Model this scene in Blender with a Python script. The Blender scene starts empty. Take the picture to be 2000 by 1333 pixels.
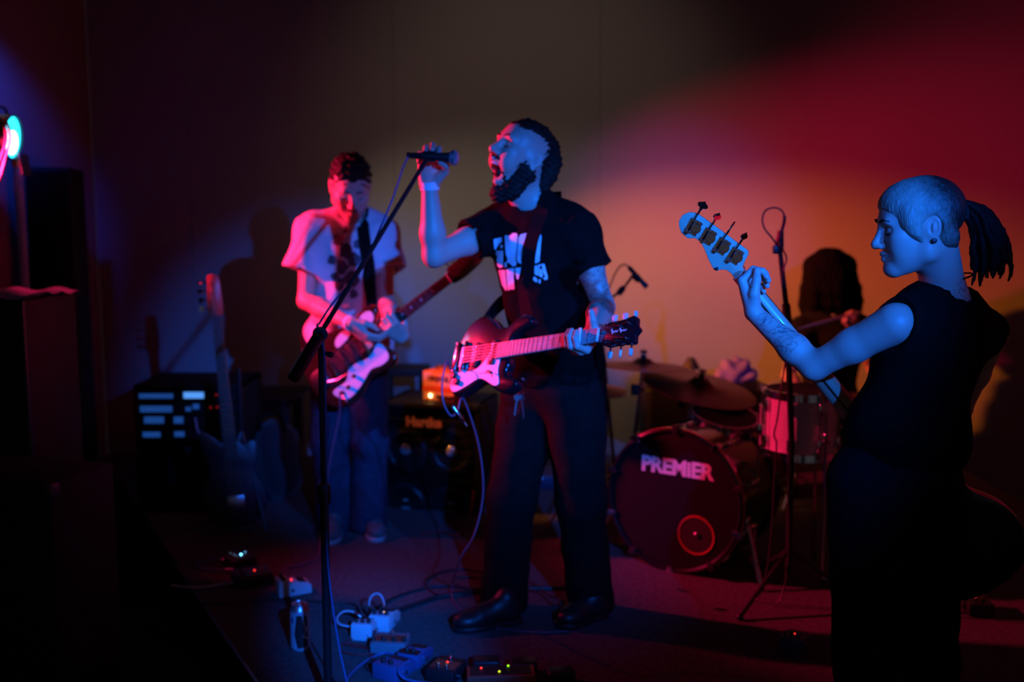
import bpy, bmesh, math, random
import numpy as np
from mathutils import Vector, Matrix
from mathutils.bvhtree import BVHTree

random.seed(7)
scene = bpy.context.scene
col = scene.collection
V = Vector

# ------------------------------------------------------------------ camera
F_PX, CX, CY = 1944.0, 1000.0, 666.5
CAM = V((0.0, 0.0, 1.43))
PITCH = math.atan(236.5 / 1944.0)
cam_data = bpy.data.cameras.new('camera')
cam_data.sensor_width = 36.0
cam_data.lens = 36.0 * F_PX / 2000.0
cam_data.clip_start = 0.05
cam_data.dof.use_dof = True
cam_data.dof.focus_distance = 2.42
cam_data.dof.aperture_fstop = 1.7
cam = bpy.data.objects.new('camera', cam_data)
cam.location = CAM
cam.rotation_euler = (math.pi / 2 - PITCH, 0, 0)
col.objects.link(cam)
scene.camera = cam

# ------------------------------------------------------------------ world, exposure
world = bpy.data.worlds.new('world')
scene.world = world
world.use_nodes = True
bg = world.node_tree.nodes['Background']
bg.inputs[0].default_value = (0.55, 0.5, 0.6, 1)
bg.inputs[1].default_value = 0.06
scene.view_settings.view_transform = 'Standard'
scene.view_settings.look = 'None'
scene.view_settings.gamma = 1.0
scene.view_settings.use_curve_mapping = False
scene.view_settings.exposure = 0.0

# ------------------------------------------------------------------ stage lamps, plus spots added to brighten single places
def spot(name, loc, aim, color, energy, angle, blend, radius):
    d = bpy.data.lights.new(name, 'SPOT')
    d.color = color; d.energy = energy
    d.spot_size = math.radians(angle); d.spot_blend = blend
    d.shadow_soft_size = radius
    o = bpy.data.objects.new(name, d)
    o.location = loc
    o.rotation_euler = (V(aim) - V(loc)).to_track_quat('-Z', 'Y').to_euler()
    col.objects.link(o)
    return o
spot('blue_spot_near', (1.05, -2.0, 2.7), (0.08, 4.0, 0.66), (0.004, 0.14, 1.0), 1200, 19.5, 1.0, 0.04)
spot('blue_spot_wall', (1.05, -2.0, 2.7), (0.96, 5.0, 1.33), (0.004, 0.12, 1.0), 800, 14.5, 1.0, 0.04)
spot('blue_spot_far', (2.3, -2.0, 2.6), (-0.26, 4.0, 0.97), (0.004, 0.14, 1.0), 2450, 15.8, 1.0, 0.04)
spot('blue_spot_low', (1.25, -2.0, 2.7), (-0.44, 3.22, 0.0), (0.004, 0.14, 1.0), 2600, 8.0, 1.0, 0.04)
spot('red_spot', (-2.42, 4.30, 1.72), (1.58, 4.18, 1.32), (1.0, 0.012, 0.09), 720, 58.5, 0.4, 0.04)
spot('red_spot_low', (-2.42, 4.26, 1.60), (-0.10, 3.55, 0.0), (1.0, 0.012, 0.12), 75, 44, 1.0, 0.04)
spot('red_spot_wall', (-2.42, 4.28, 1.64), (2.0, 6.0, 1.60), (1.0, 0.012, 0.07), 1350, 23, 1.0, 0.04)
spot('amber_spot', (-2.42, 4.28, 2.02), (1.68, 6.0, 0.86), (1.0, 0.20, 0.004), 2300, 24.5, 1.0, 0.04)
spot('amber_amp_fill', (-2.42, 4.70, 2.05), (-0.33, 4.83, 0.62), (1.0, 0.30, 0.03), 300, 17, 1.0, 0.04)  # added spot, only to light the orange amplifier and speaker cones
spot('warm_spot', (-2.42, 4.34, 2.06), (0.06, 6.0, 1.10), (1.0, 0.78, 0.58), 120, 37, 1.0, 0.06)
spot('amber_floor_wash', (0.75, 4.95, 0.12), (0.55, 6.0, 1.1), (1.0, 0.33, 0.03), 2.5, 150, 1.0, 0.12)
spot('warm_wall_wash', (0.10, 3.6, 3.95), (0.10, 6.0, 1.75), (1.0, 0.72, 0.52), 46, 60, 1.0, 0.2)
spot('blue_wall_fill', (-1.98, 4.0, 2.55), (-2.49, 4.85, 1.95), (0.01, 0.07, 1.0), 95, 40, 1.0, 0.05)  # added spot that puts a blue glow on the left wall

# ------------------------------------------------------------------ helpers
def at(px, py, Y):
    """world point at depth Y (metres along +Y) seen at photo pixel px, py"""
    d = V((0, math.cos(PITCH), -math.sin(PITCH))) + V((1, 0, 0)) * ((px - CX) / F_PX) + V((0, math.sin(PITCH), math.cos(PITCH))) * ((CY - py) / F_PX)
    return CAM + d * (Y / d.y)
def ground(px, py, z=0.0):
    d = at(px, py, 1.0) - CAM
    return CAM + d * ((z - CAM.z) / d.z)
def frame(o, x, y=None, z=None):
    """matrix with origin o, local x axis x, and y (or z) as near as possible to the given one"""
    x = V(x).normalized()
    if y is not None:
        z = x.cross(V(y)).normalized(); y = z.cross(x)
    else:
        y = V(z).cross(x).normalized(); z = x.cross(y)
    M = Matrix((x, y, z)).transposed().to_4x4()
    M.translation = V(o)
    return M

# ------------------------------------------------------------------ materials (procedural)
MATS = {}
def mat(name, color, rough=0.6, metal=0.0, noise=None, bump=None, emit=None, spec=0.5, coat=0.0, sheen=0.0, color2=None, stretch=(1, 1, 1), trans=0.0, alpha=1.0):
    """noise=(scale, amount) varies the colour; bump=(scale, strength) roughens the surface"""
    if name in MATS:
        return MATS[name]
    m = bpy.data.materials.new(name)
    m.use_nodes = True
    nt = m.node_tree; b = nt.nodes['Principled BSDF']
    b.inputs['Base Color'].default_value = (*color, 1)
    b.inputs['Roughness'].default_value = rough
    b.inputs['Metallic'].default_value = metal
    b.inputs['Specular IOR Level'].default_value = spec
    b.inputs['Coat Weight'].default_value = coat
    b.inputs['Coat Roughness'].default_value = 0.06
    b.inputs['Sheen Weight'].default_value = sheen
    b.inputs['Transmission Weight'].default_value = trans
    b.inputs['Alpha'].default_value = alpha
    if noise or bump:
        tc = nt.nodes.new('ShaderNodeTexCoord')
        mp = nt.nodes.new('ShaderNodeMapping'); mp.inputs['Scale'].default_value = stretch
        nt.links.new(tc.outputs['Object'], mp.inputs['Vector'])
    if noise:
        n = nt.nodes.new('ShaderNodeTexNoise'); n.inputs['Scale'].default_value = noise[0]; n.inputs['Detail'].default_value = 5
        nt.links.new(mp.outputs[0], n.inputs['Vector'])
        r = nt.nodes.new('ShaderNodeValToRGB')
        c2 = color2 or tuple(max(0, c * (1 - noise[1])) for c in color)
        r.color_ramp.elements[0].position = 0.35; r.color_ramp.elements[0].color = (*c2, 1)
        r.color_ramp.elements[1].position = 0.65; r.color_ramp.elements[1].color = (*color, 1)
        nt.links.new(n.outputs['Fac'], r.inputs[0]); nt.links.new(r.outputs[0], b.inputs['Base Color'])
    if bump:
        n2 = nt.nodes.new('ShaderNodeTexNoise'); n2.inputs['Scale'].default_value = bump[0]; n2.inputs['Detail'].default_value = 4
        nt.links.new(mp.outputs[0], n2.inputs['Vector'])
        bp = nt.nodes.new('ShaderNodeBump'); bp.inputs['Strength'].default_value = bump[1]; bp.inputs['Distance'].default_value = 0.004
        nt.links.new(n2.outputs['Fac'], bp.inputs['Height']); nt.links.new(bp.outputs[0], b.inputs['Normal'])
    if emit:
        b.inputs['Emission Color'].default_value = (*emit[0], 1); b.inputs['Emission Strength'].default_value = emit[1]
    MATS[name] = m
    return m

M_WALL = mat('wall_paint', (0.22, 0.215, 0.22), 0.8, noise=(1.3, 0.07), bump=(220, 0.15))
M_FLOOR = mat('hall_floor', (0.03, 0.03, 0.033), 0.75, noise=(3, 0.3))
M_CARPET = mat('stage_carpet', (0.10, 0.08, 0.085), 0.95, noise=(55, 0.55), bump=(420, 0.9), sheen=0.1, spec=0.1)
M_WOOD_BLACK = mat('black_painted_wood', (0.015, 0.015, 0.016), 0.65, noise=(9, 0.3))
M_SKIN = mat('skin', (0.56, 0.36, 0.28), 0.48, noise=(22, 0.16), bump=(260, 0.15))
M_SKIN2 = mat('pale_skin', (0.60, 0.40, 0.32), 0.46, noise=(22, 0.14), bump=(260, 0.12))
M_BLACK_COTTON = mat('black_cotton', (0.008, 0.0065, 0.006), 0.95, noise=(40, 0.25), bump=(700, 0.3), spec=0.06)
M_WHITE_COTTON = mat('white_cotton', (0.62, 0.62, 0.64), 0.95, noise=(18, 0.06), bump=(600, 0.25), spec=0.15)
M_PRINT = mat('white_screen_print', (0.8, 0.8, 0.8), 0.8)
M_PRINT_GREY = mat('grey_screen_print', (0.10, 0.10, 0.12), 0.9, noise=(30, 0.6))
M_JEANS = mat('blue_denim', (0.030, 0.038, 0.065), 0.95, noise=(35, 0.35), bump=(800, 0.4), spec=0.15)
M_JEANS_DARK = mat('dark_denim', (0.012, 0.012, 0.015), 0.95, noise=(30, 0.35), bump=(800, 0.4), spec=0.08)
M_BLACK_JEANS = mat('black_trouser_cloth', (0.014, 0.009, 0.008), 0.95, noise=(30, 0.3), bump=(700, 0.3), spec=0.08)
M_HAIR_DARK = mat('dark_brown_hair', (0.018, 0.010, 0.007), 0.7, spec=0.2, noise=(60, 0.4), stretch=(1, 1, 0.3))
M_HAIR_BLACK = mat('black_hair', (0.003, 0.002, 0.002), 0.9, spec=0.05, noise=(60, 0.4), stretch=(1, 1, 0.25))
M_LEATHER = mat('black_leather', (0.013, 0.012, 0.012), 0.4, bump=(180, 0.2))
M_SHOE = mat('grey_canvas_shoe', (0.10, 0.10, 0.11), 0.9, noise=(60, 0.3))
M_RUBBER = mat('white_rubber_sole', (0.35, 0.35, 0.36), 0.7)
M_STRAP = mat('black_webbing', (0.006, 0.005, 0.005), 0.9, bump=(500, 0.4), spec=0.1)
M_CHROME = mat('chrome', (0.75, 0.75, 0.77), 0.12, 1.0)
M_STEEL = mat('brushed_steel', (0.45, 0.45, 0.47), 0.3, 1.0, noise=(50, 0.15))
M_BLACK_METAL = mat('black_enamelled_metal', (0.014, 0.014, 0.015), 0.38, 0.0, bump=(150, 0.1))
M_BLACK_PLASTIC = mat('black_plastic', (0.012, 0.012, 0.013), 0.42)
M_BLACK_GLOSS = mat('black_gloss_lacquer', (0.008, 0.007, 0.010), 0.16, coat=0.8)
M_WHITE_PLASTIC = mat('white_pickguard_plastic', (0.78, 0.76, 0.78), 0.32)
M_PEARL = mat('pearl_white_plastic', (0.62, 0.63, 0.66), 0.4, noise=(40, 0.1))
M_ROSEWOOD = mat('rosewood', (0.66, 0.48, 0.46), 0.5, noise=(30, 0.3), stretch=(0.15, 3, 1))
M_DARK_ROSEWOOD = mat('dark_rosewood', (0.03, 0.018, 0.014), 0.5, noise=(30, 0.3), stretch=(0.15, 3, 1))
M_MAPLE = mat('maple', (0.62, 0.47, 0.30), 0.35, noise=(14, 0.12), stretch=(0.2, 3, 1), coat=0.3)
M_SKUNK = mat('walnut_stripe', (0.028, 0.017, 0.012), 0.5)
M_RED_LIT_LACQUER = mat('red_lit_lacquer', (0.40, 0.02, 0.02), 0.2, coat=0.6)
M_BURST = mat('dark_sunburst_lacquer', (0.05, 0.012, 0.008), 0.2, coat=0.6, noise=(4, 0.6))
M_PEG = mat('pearloid_peg', (0.55, 0.62, 0.58), 0.35)
M_TOLEX = mat('black_vinyl_covering', (0.006, 0.006, 0.006), 0.6, spec=0.25, bump=(300, 0.5))
M_GRILL = mat('black_grille_cloth', (0.005, 0.005, 0.005), 0.9, spec=0.08, bump=(500, 0.5))
M_ALU = mat('aluminium_cone', (0.80, 0.76, 0.72), 0.32, 0.55)
M_ORANGE = mat('orange_vinyl', (0.85, 0.17, 0.02), 0.55, bump=(300, 0.2))
M_ORANGE_PALE = mat('pale_orange_panel', (0.95, 0.42, 0.26), 0.5)
M_ORANGE_DEEP = mat('deep_orange_panel', (0.78, 0.10, 0.01), 0.5)
M_INK = mat('black_ink', (0.012, 0.008, 0.008), 0.7)
M_LOGO = mat('raised_logo_enamel', (0.72, 0.66, 0.66), 0.45)
M_DRUM_BLACK = mat('black_drum_wrap', (0.010, 0.009, 0.011), 0.22, coat=0.5)
M_DRUM_RED = mat('red_ring_and_highlight', (0.55, 0.05, 0.05), 0.3, coat=0.3)
M_DRUM_HEAD_BLACK = mat('black_drum_head', (0.008, 0.007, 0.008), 0.6, spec=0.15)
M_DRUM_PALE = mat('pale_sparkle_wrap', (0.75, 0.68, 0.70), 0.28, noise=(160, 0.2), coat=0.5)
M_DRUM_SKIN = mat('coated_drum_skin', (0.55, 0.54, 0.53), 0.7)
M_BRONZE = mat('cymbal_bronze', (0.20, 0.13, 0.08), 0.42, 1.0, noise=(30, 0.2))
M_CABLE = mat('black_rubber_cable', (0.016, 0.014, 0.017), 0.5)
M_CABLE_PURPLE = mat('mauve_rubber_cable', (0.16, 0.08, 0.13), 0.5)
M_CABLE_RED = mat('red_rubber_cable', (0.42, 0.02, 0.02), 0.45)
M_CABLE_WHITE = mat('pale_grey_cable', (0.55, 0.52, 0.58), 0.5)
M_CABLE_BLUE = mat('blue_cable', (0.05, 0.12, 0.28), 0.5)
M_PEDAL_WHITE = mat('white_pedal_enamel', (0.62, 0.62, 0.64), 0.5)
M_PEDAL_GREY = mat('grey_pedal_enamel', (0.20, 0.20, 0.22), 0.45)
M_PEDAL_BLUE = mat('blue_pedal_enamel', (0.05, 0.10, 0.24), 0.4)
M_PEDAL_RED = mat('red_pedal_enamel', (0.40, 0.05, 0.03), 0.45)
M_PEDAL_BLACK = mat('black_pedal_enamel', (0.014, 0.013, 0.015), 0.45)
M_LABEL_PINK = mat('pale_pedal_label', (0.75, 0.60, 0.66), 0.6)
M_CAN = mat('can_aluminium', (0.62, 0.63, 0.66), 0.3, 0.85)
M_CAN_BLUE = mat('can_silver_print', (0.50, 0.54, 0.62), 0.4, 0.2)
M_LED_RED = mat('red_led', (0.3, 0, 0), 0.4, emit=((1, 0.03, 0.02), 3.0))
M_LED_GREEN = mat('green_led', (0.1, 0.3, 0), 0.4, emit=((0.35, 1, 0.02), 2.2))
M_LED_YELLOW = mat('yellow_led', (0.3, 0.3, 0), 0.4, emit=((0.7, 0.85, 0.02), 2.2))
M_LED_BLUE = mat('blue_led', (0, 0.1, 0.3), 0.4, emit=((0.12, 0.55, 1.0), 14.0))
M_LED_AMBER = mat('amber_jewel_lamp', (0.4, 0.2, 0), 0.4, emit=((1.0, 0.72, 0.25), 16.0))
M_LENS = mat('lit_lamp_lens', (0.1, 0.4, 0.5), 0.3, emit=((0.02, 0.75, 1.0), 3.0))
M_LENS_HOT = mat('hot_lamp_led', (0.5, 0.5, 0.8), 0.3, emit=((0.55, 0.6, 1.0), 9.0))
M_LAMP_CABLE = mat('red_cable_jacket', (0.20, 0.01, 0.06), 0.6)  # plain red jacket without emission
M_PURPLE_CLOTH = mat('violet_cloth', (0.16, 0.11, 0.36), 0.95, noise=(12, 0.4))
M_RACK_PANEL = mat('brushed_rack_panel', (0.42, 0.47, 0.55), 0.35, 0.6, noise=(12, 0.35), stretch=(0.3, 1, 4))
M_PANEL_GLOW = mat('added_blue_panel_glow', (0.10, 0.14, 0.2), 0.5, noise=(25, 0.5), emit=((0.03, 0.22, 1.0), 0.22))  # emission stands in for blue light falling on the rack panels
M_PANEL_GLOW_HOT = mat('bright_added_panel_glow', (0.2, 0.3, 0.4), 0.5, emit=((0.10, 0.38, 1.0), 0.85))  # stronger added glow for the brightest strip
M_TABLE = mat('dark_table_laminate', (0.02, 0.017, 0.015), 0.6)
M_BAND = mat('white_paper_wristband', (0.75, 0.74, 0.78), 0.7)
M_TEETH = mat('tooth_enamel', (0.72, 0.68, 0.60), 0.3)
M_MOUTH = mat('tongue', (0.35, 0.08, 0.08), 0.4)
M_NAIL = mat('black_nail_polish', (0.01, 0.01, 0.012), 0.2)
M_CLOTH_BLACK = mat('black_drape_cloth', (0.012, 0.011, 0.013), 0.9, bump=(200, 0.4), sheen=0.2)
M_STAND = mat('grey_painted_stand', (0.22, 0.26, 0.34), 0.5)
M_GOLD = mat('brass', (0.55, 0.38, 0.15), 0.3, 1.0)

# hair that goes from blond in front to dark at the back (its own colour, in the head's own axes)
def blond_hair():
    m = bpy.data.materials.new('bleached_blond_hair'); m.use_nodes = True
    nt = m.node_tree; b = nt.nodes['Principled BSDF']; b.inputs['Roughness'].default_value = 0.5
    at_ = nt.nodes.new('ShaderNodeAttribute'); at_.attribute_name = 'dark'
    n = nt.nodes.new('ShaderNodeTexNoise'); n.inputs['Scale'].default_value = 70
    tc = nt.nodes.new('ShaderNodeTexCoord'); nt.links.new(tc.outputs['Object'], n.inputs['Vector'])
    mx = nt.nodes.new('ShaderNodeMath'); mx.operation = 'MULTIPLY_ADD'; mx.inputs[1].default_value = 0.5
    nt.links.new(n.outputs['Fac'], mx.inputs[0]); nt.links.new(at_.outputs['Fac'], mx.inputs[2])
    mp = nt.nodes.new('ShaderNodeMapping'); mp.inputs['Scale'].default_value = (1, 1, 0.18); n3 = nt.nodes.new('ShaderNodeTexNoise'); n3.inputs['Scale'].default_value = 330
    nt.links.new(tc.outputs['Object'], mp.inputs[0]); nt.links.new(mp.outputs[0], n3.inputs['Vector'])
    bp = nt.nodes.new('ShaderNodeBump'); bp.inputs['Strength'].default_value = 0.8; bp.inputs['Distance'].default_value = 0.003
    nt.links.new(n3.outputs['Fac'], bp.inputs['Height']); nt.links.new(bp.outputs[0], b.inputs['Normal'])
    r = nt.nodes.new('ShaderNodeValToRGB')
    r.color_ramp.elements[0].position = 0.25; r.color_ramp.elements[0].color = (0.34, 0.28, 0.21, 1)
    r.color_ramp.elements[1].position = 0.95; r.color_ramp.elements[1].color = (0.02, 0.015, 0.012, 1)
    nt.links.new(mx.outputs[0], r.inputs[0]); nt.links.new(r.outputs[0], b.inputs['Base Color'])
    return m
M_BLOND = blond_hair()

# skin with inked patches; centres are places on the body, the pattern is the tattoo's own
def tattoo_skin(name, base, spots):
    m = bpy.data.materials.new(name); m.use_nodes = True
    nt = m.node_tree; b = nt.nodes['Principled BSDF']; b.inputs['Roughness'].default_value = 0.46
    tc = nt.nodes.new('ShaderNodeTexCoord')
    acc = None
    for c, r in spots:
        d = nt.nodes.new('ShaderNodeVectorMath'); d.operation = 'DISTANCE'
        nt.links.new(tc.outputs['Object'], d.inputs[0]); d.inputs[1].default_value = c
        mr = nt.nodes.new('ShaderNodeMapRange'); mr.inputs['From Min'].default_value = r; mr.inputs['From Max'].default_value = r * 0.7
        nt.links.new(d.outputs['Value'], mr.inputs['Value'])
        if acc is None: acc = mr.outputs[0]
        else:
            mx = nt.nodes.new('ShaderNodeMath'); mx.operation = 'MAXIMUM'
            nt.links.new(acc, mx.inputs[0]); nt.links.new(mr.outputs[0], mx.inputs[1]); acc = mx.outputs[0]
    v = nt.nodes.new('ShaderNodeTexNoise'); v.inputs['Scale'].default_value = 26; v.inputs['Detail'].default_value = 3; v.inputs['Distortion'].default_value = 2.2
    nt.links.new(tc.outputs['Object'], v.inputs['Vector'])
    ramp = nt.nodes.new('ShaderNodeValToRGB')
    e = ramp.color_ramp.elements
    e[0].position = 0.46; e[0].color = (0, 0, 0, 1); e[1].position = 0.53; e[1].color = (0, 0, 0, 1)
    k = ramp.color_ramp.elements.new(0.495); k.color = (1, 1, 1, 1)
    nt.links.new(v.outputs['Fac'], ramp.inputs[0])
    mu = nt.nodes.new('ShaderNodeMath'); mu.operation = 'MULTIPLY'
    nt.links.new(ramp.outputs[0], mu.inputs[0]); nt.links.new(acc, mu.inputs[1])
    mix = nt.nodes.new('ShaderNodeMix'); mix.data_type = 'RGBA'
    mix.inputs[6].default_value = (*base, 1); mix.inputs[7].default_value = (base[0] * 0.22, base[1] * 0.26, base[2] * 0.34, 1)
    nt.links.new(mu.outputs[0], mix.inputs[0]); nt.links.new(mix.outputs[2], b.inputs['Base Color'])
    return m

# ------------------------------------------------------------------ mesh builder
class MB:
    def __init__(s): s.v = []; s.f = []
    def add(s, vs, fs):
        o = len(s.v); s.v += [tuple(x) for x in vs]; s.f += [tuple(i + o for i in f) for f in fs]; return s
    def box(s, c, size, M=None):
        c = V(c); h = V(size) * 0.5
        vs = [V((c.x + sx * h.x, c.y + sy * h.y, c.z + sz * h.z)) for sx in (-1, 1) for sy in (-1, 1) for sz in (-1, 1)]
        if M: vs = [M @ v for v in vs]
        return s.add(vs, [(0, 1, 3, 2), (4, 6, 7, 5), (0, 4, 5, 1), (2, 3, 7, 6), (0, 2, 6, 4), (1, 5, 7, 3)])
    def tube(s, pts, r, n=10, caps=True, closed=False, flat=1.0):
        pts = [V(p) for p in pts]; N = len(pts)
        rs = r if isinstance(r, (list, tuple)) else [r] * N
        ring = []
        t0 = (pts[1] - pts[0]).normalized()
        up = V((0, 0, 1)) if abs(t0.z) < 0.9 else V((1, 0, 0))
        nx = t0.cross(up).normalized()
        vs = []
        for i, p in enumerate(pts):
            if closed: t = (pts[(i + 1) % N] - pts[i - 1]).normalized()
            else: t = (pts[min(i + 1, N - 1)] - pts[max(i - 1, 0)]).normalized()
            nx = (nx - t * nx.dot(t)).normalized(); ny = t.cross(nx)
            for k in range(n):
                a = 2 * math.pi * k / n
                vs.append(p + (nx * math.cos(a) + ny * math.sin(a) * flat) * rs[i])
        fs = []
        for i in range(N if closed else N - 1):
            j = (i + 1) % N
            for k in range(n):
                fs.append((i * n + k, i * n + (k + 1) % n, j * n + (k + 1) % n, j * n + k))
        if caps and not closed:
            fs.append(tuple(range(n - 1, -1, -1))); fs.append(tuple((N - 1) * n + k for k in range(n)))
        return s.add(vs, fs)
    def lathe(s, prof, M=None, n=28, closed=False):
        """prof: (radius, height) pairs turned about local z"""
        vs = []
        for r, h in prof:
            for k in range(n):
                a = 2 * math.pi * k / n
                vs.append(V((r * math.cos(a), r * math.sin(a), h)))
        if M: vs = [M @ v for v in vs]
        fs = []
        P = len(prof)
        for i in range(P if closed else P - 1):
            j = (i + 1) % P
            for k in range(n):
                fs.append((i * n + k, i * n + (k + 1) % n, j * n + (k + 1) % n, j * n + k))
        if not closed:
            if prof[0][0] > 1e-6: fs.append(tuple(range(n - 1, -1, -1)))
            if prof[-1][0] > 1e-6: fs.append(tuple((P - 1) * n + k for k in range(n)))
        return s.add(vs, fs)
    def prism(s, outline, z0, z1, M=None):
        n = len(outline)
        vs = [V((x, y, z0)) for x, y in outline] + [V((x, y, z1)) for x, y in outline]
        if M: vs = [M @ v for v in vs]
        fs = [tuple(range(n - 1, -1, -1)), tuple(range(n, 2 * n))] + [(i, (i + 1) % n, n + (i + 1) % n, n + i) for i in range(n)]
        return s.add(vs, fs)
    def ball(s, c, r, M=None, n=14, m=9):
        prof = [(math.sin(math.pi * i / m), -math.cos(math.pi * i / m)) for i in range(m + 1)]
        r = V(r) if not isinstance(r, (int, float)) else V((r, r, r))
        T = Matrix.Translation(V(c)) @ Matrix.Diagonal((*r, 1))
        return s.lathe([(max(a, 1e-4), b) for a, b in prof], (M @ T) if M else T, n)
    def build(s, name, material, parent=None, smooth=True, bevel=0.0, world=False, seg=2):
        me = bpy.data.meshes.new(name)
        vs = s.v
        if world and parent is not None:
            inv = ROOT[parent.name].inverted(); vs = [inv @ V(v) for v in vs]
        me.from_pydata([tuple(v) for v in vs], [], s.f)
        bm = bmesh.new(); bm.from_mesh(me)
        bmesh.ops.remove_doubles(bm, verts=bm.verts, dist=1e-5)
        bmesh.ops.recalc_face_normals(bm, faces=bm.faces)
        if bevel > 0:
            es = [e for e in bm.edges if len(e.link_faces) == 2 and e.calc_face_angle(0) > 0.6]
            bmesh.ops.bevel(bm, geom=es, offset=bevel, segments=seg, affect='EDGES', profile=0.5, clamp_overlap=True)
        bm.to_mesh(me); bm.free()
        return link_mesh(name, me, material, parent, smooth)
ROOT = {}
def link_mesh(name, me, material, parent=None, smooth=True, angle=0.7):
    me.materials.clear(); me.materials.append(material)
    if smooth:
        me.shade_smooth(); me.set_sharp_from_angle(angle=angle)
    o = bpy.data.objects.new(name, me); col.objects.link(o)
    ROOT[o.name] = Matrix()
    if parent is not None: o.parent = parent
    return o
def tag(o, label, cat, group=None, kind=None):
    o['label'] = label; o['category'] = cat
    if group: o['group'] = group
    if kind: o['kind'] = kind
    return o
def thing(name, label, cat, M=None, group=None):
    o = bpy.data.objects.new(name, None); col.objects.link(o)
    o.empty_display_size = 0.05
    M = Matrix.Translation(M) if isinstance(M, Vector) else (M or Matrix())
    o.matrix_world = M; ROOT[o.name] = M.copy()
    return tag(o, label, cat, group)
def copy_tree(o, parent=None):
    c = o.copy(); col.objects.link(c); c.parent = parent
    ROOT[c.name] = ROOT[o.name].copy()
    for ch in [x for x in bpy.data.objects if x.parent == o]: copy_tree(ch, c)
    return c
def struct(o): o['kind'] = 'structure'; return o
def catmull(pts, n=6, closed=True):
    pts = [V(p) for p in pts]; N = len(pts); out = []
    rng = range(N) if closed else range(N - 1)
    for i in rng:
        if closed: p0, p1, p2, p3 = pts[i - 1], pts[i], pts[(i + 1) % N], pts[(i + 2) % N]
        else: p0, p1, p2, p3 = pts[max(i - 1, 0)], pts[i], pts[i + 1], pts[min(i + 2, N - 1)]
        for k in range(n):
            t = k / n
            out.append(0.5 * ((2 * p1) + (p2 - p0) * t + (2 * p0 - 5 * p1 + 4 * p2 - p3) * t * t + (3 * p1 - p0 - 3 * p2 + p3) * t ** 3))
    if not closed: out.append(pts[-1])
    return out
def outline(pts, n=5): return [(p.x, p.y) for p in catmull([(x, y, 0) for x, y in pts], n)]
def text_mb(body, size, depth=0.002, bold=0.0, M=None, spacing=1.0, align='CENTER'):
    cu = bpy.data.curves.new('lettering', 'FONT'); cu.body = body; cu.size = size; cu.extrude = depth * 0.5; cu.offset = bold
    cu.align_x = align; cu.align_y = 'CENTER'; cu.space_character = spacing; cu.resolution_u = 4
    o = bpy.data.objects.new('lettering', cu); col.objects.link(o)
    me = bpy.data.meshes.new_from_object(o.evaluated_get(bpy.context.evaluated_depsgraph_get()))
    mb = MB(); mb.add([(M @ v.co if M else v.co) for v in me.vertices], [tuple(p.vertices) for p in me.polygons])
    bpy.data.objects.remove(o); bpy.data.curves.remove(cu); bpy.data.meshes.remove(me)
    return mb
RX = lambda a: Matrix.Rotation(math.radians(a), 4, 'X')
RY = lambda a: Matrix.Rotation(math.radians(a), 4, 'Y')
RZ = lambda a: Matrix.Rotation(math.radians(a), 4, 'Z')
T = lambda *a: Matrix.Translation(V(a))
def zframe(a, b):
    """matrix at a whose z axis runs to b"""
    d = (V(b) - V(a)).normalized()
    M = d.to_track_quat('Z', 'Y').to_matrix().to_4x4(); M.translation = V(a); return M

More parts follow.
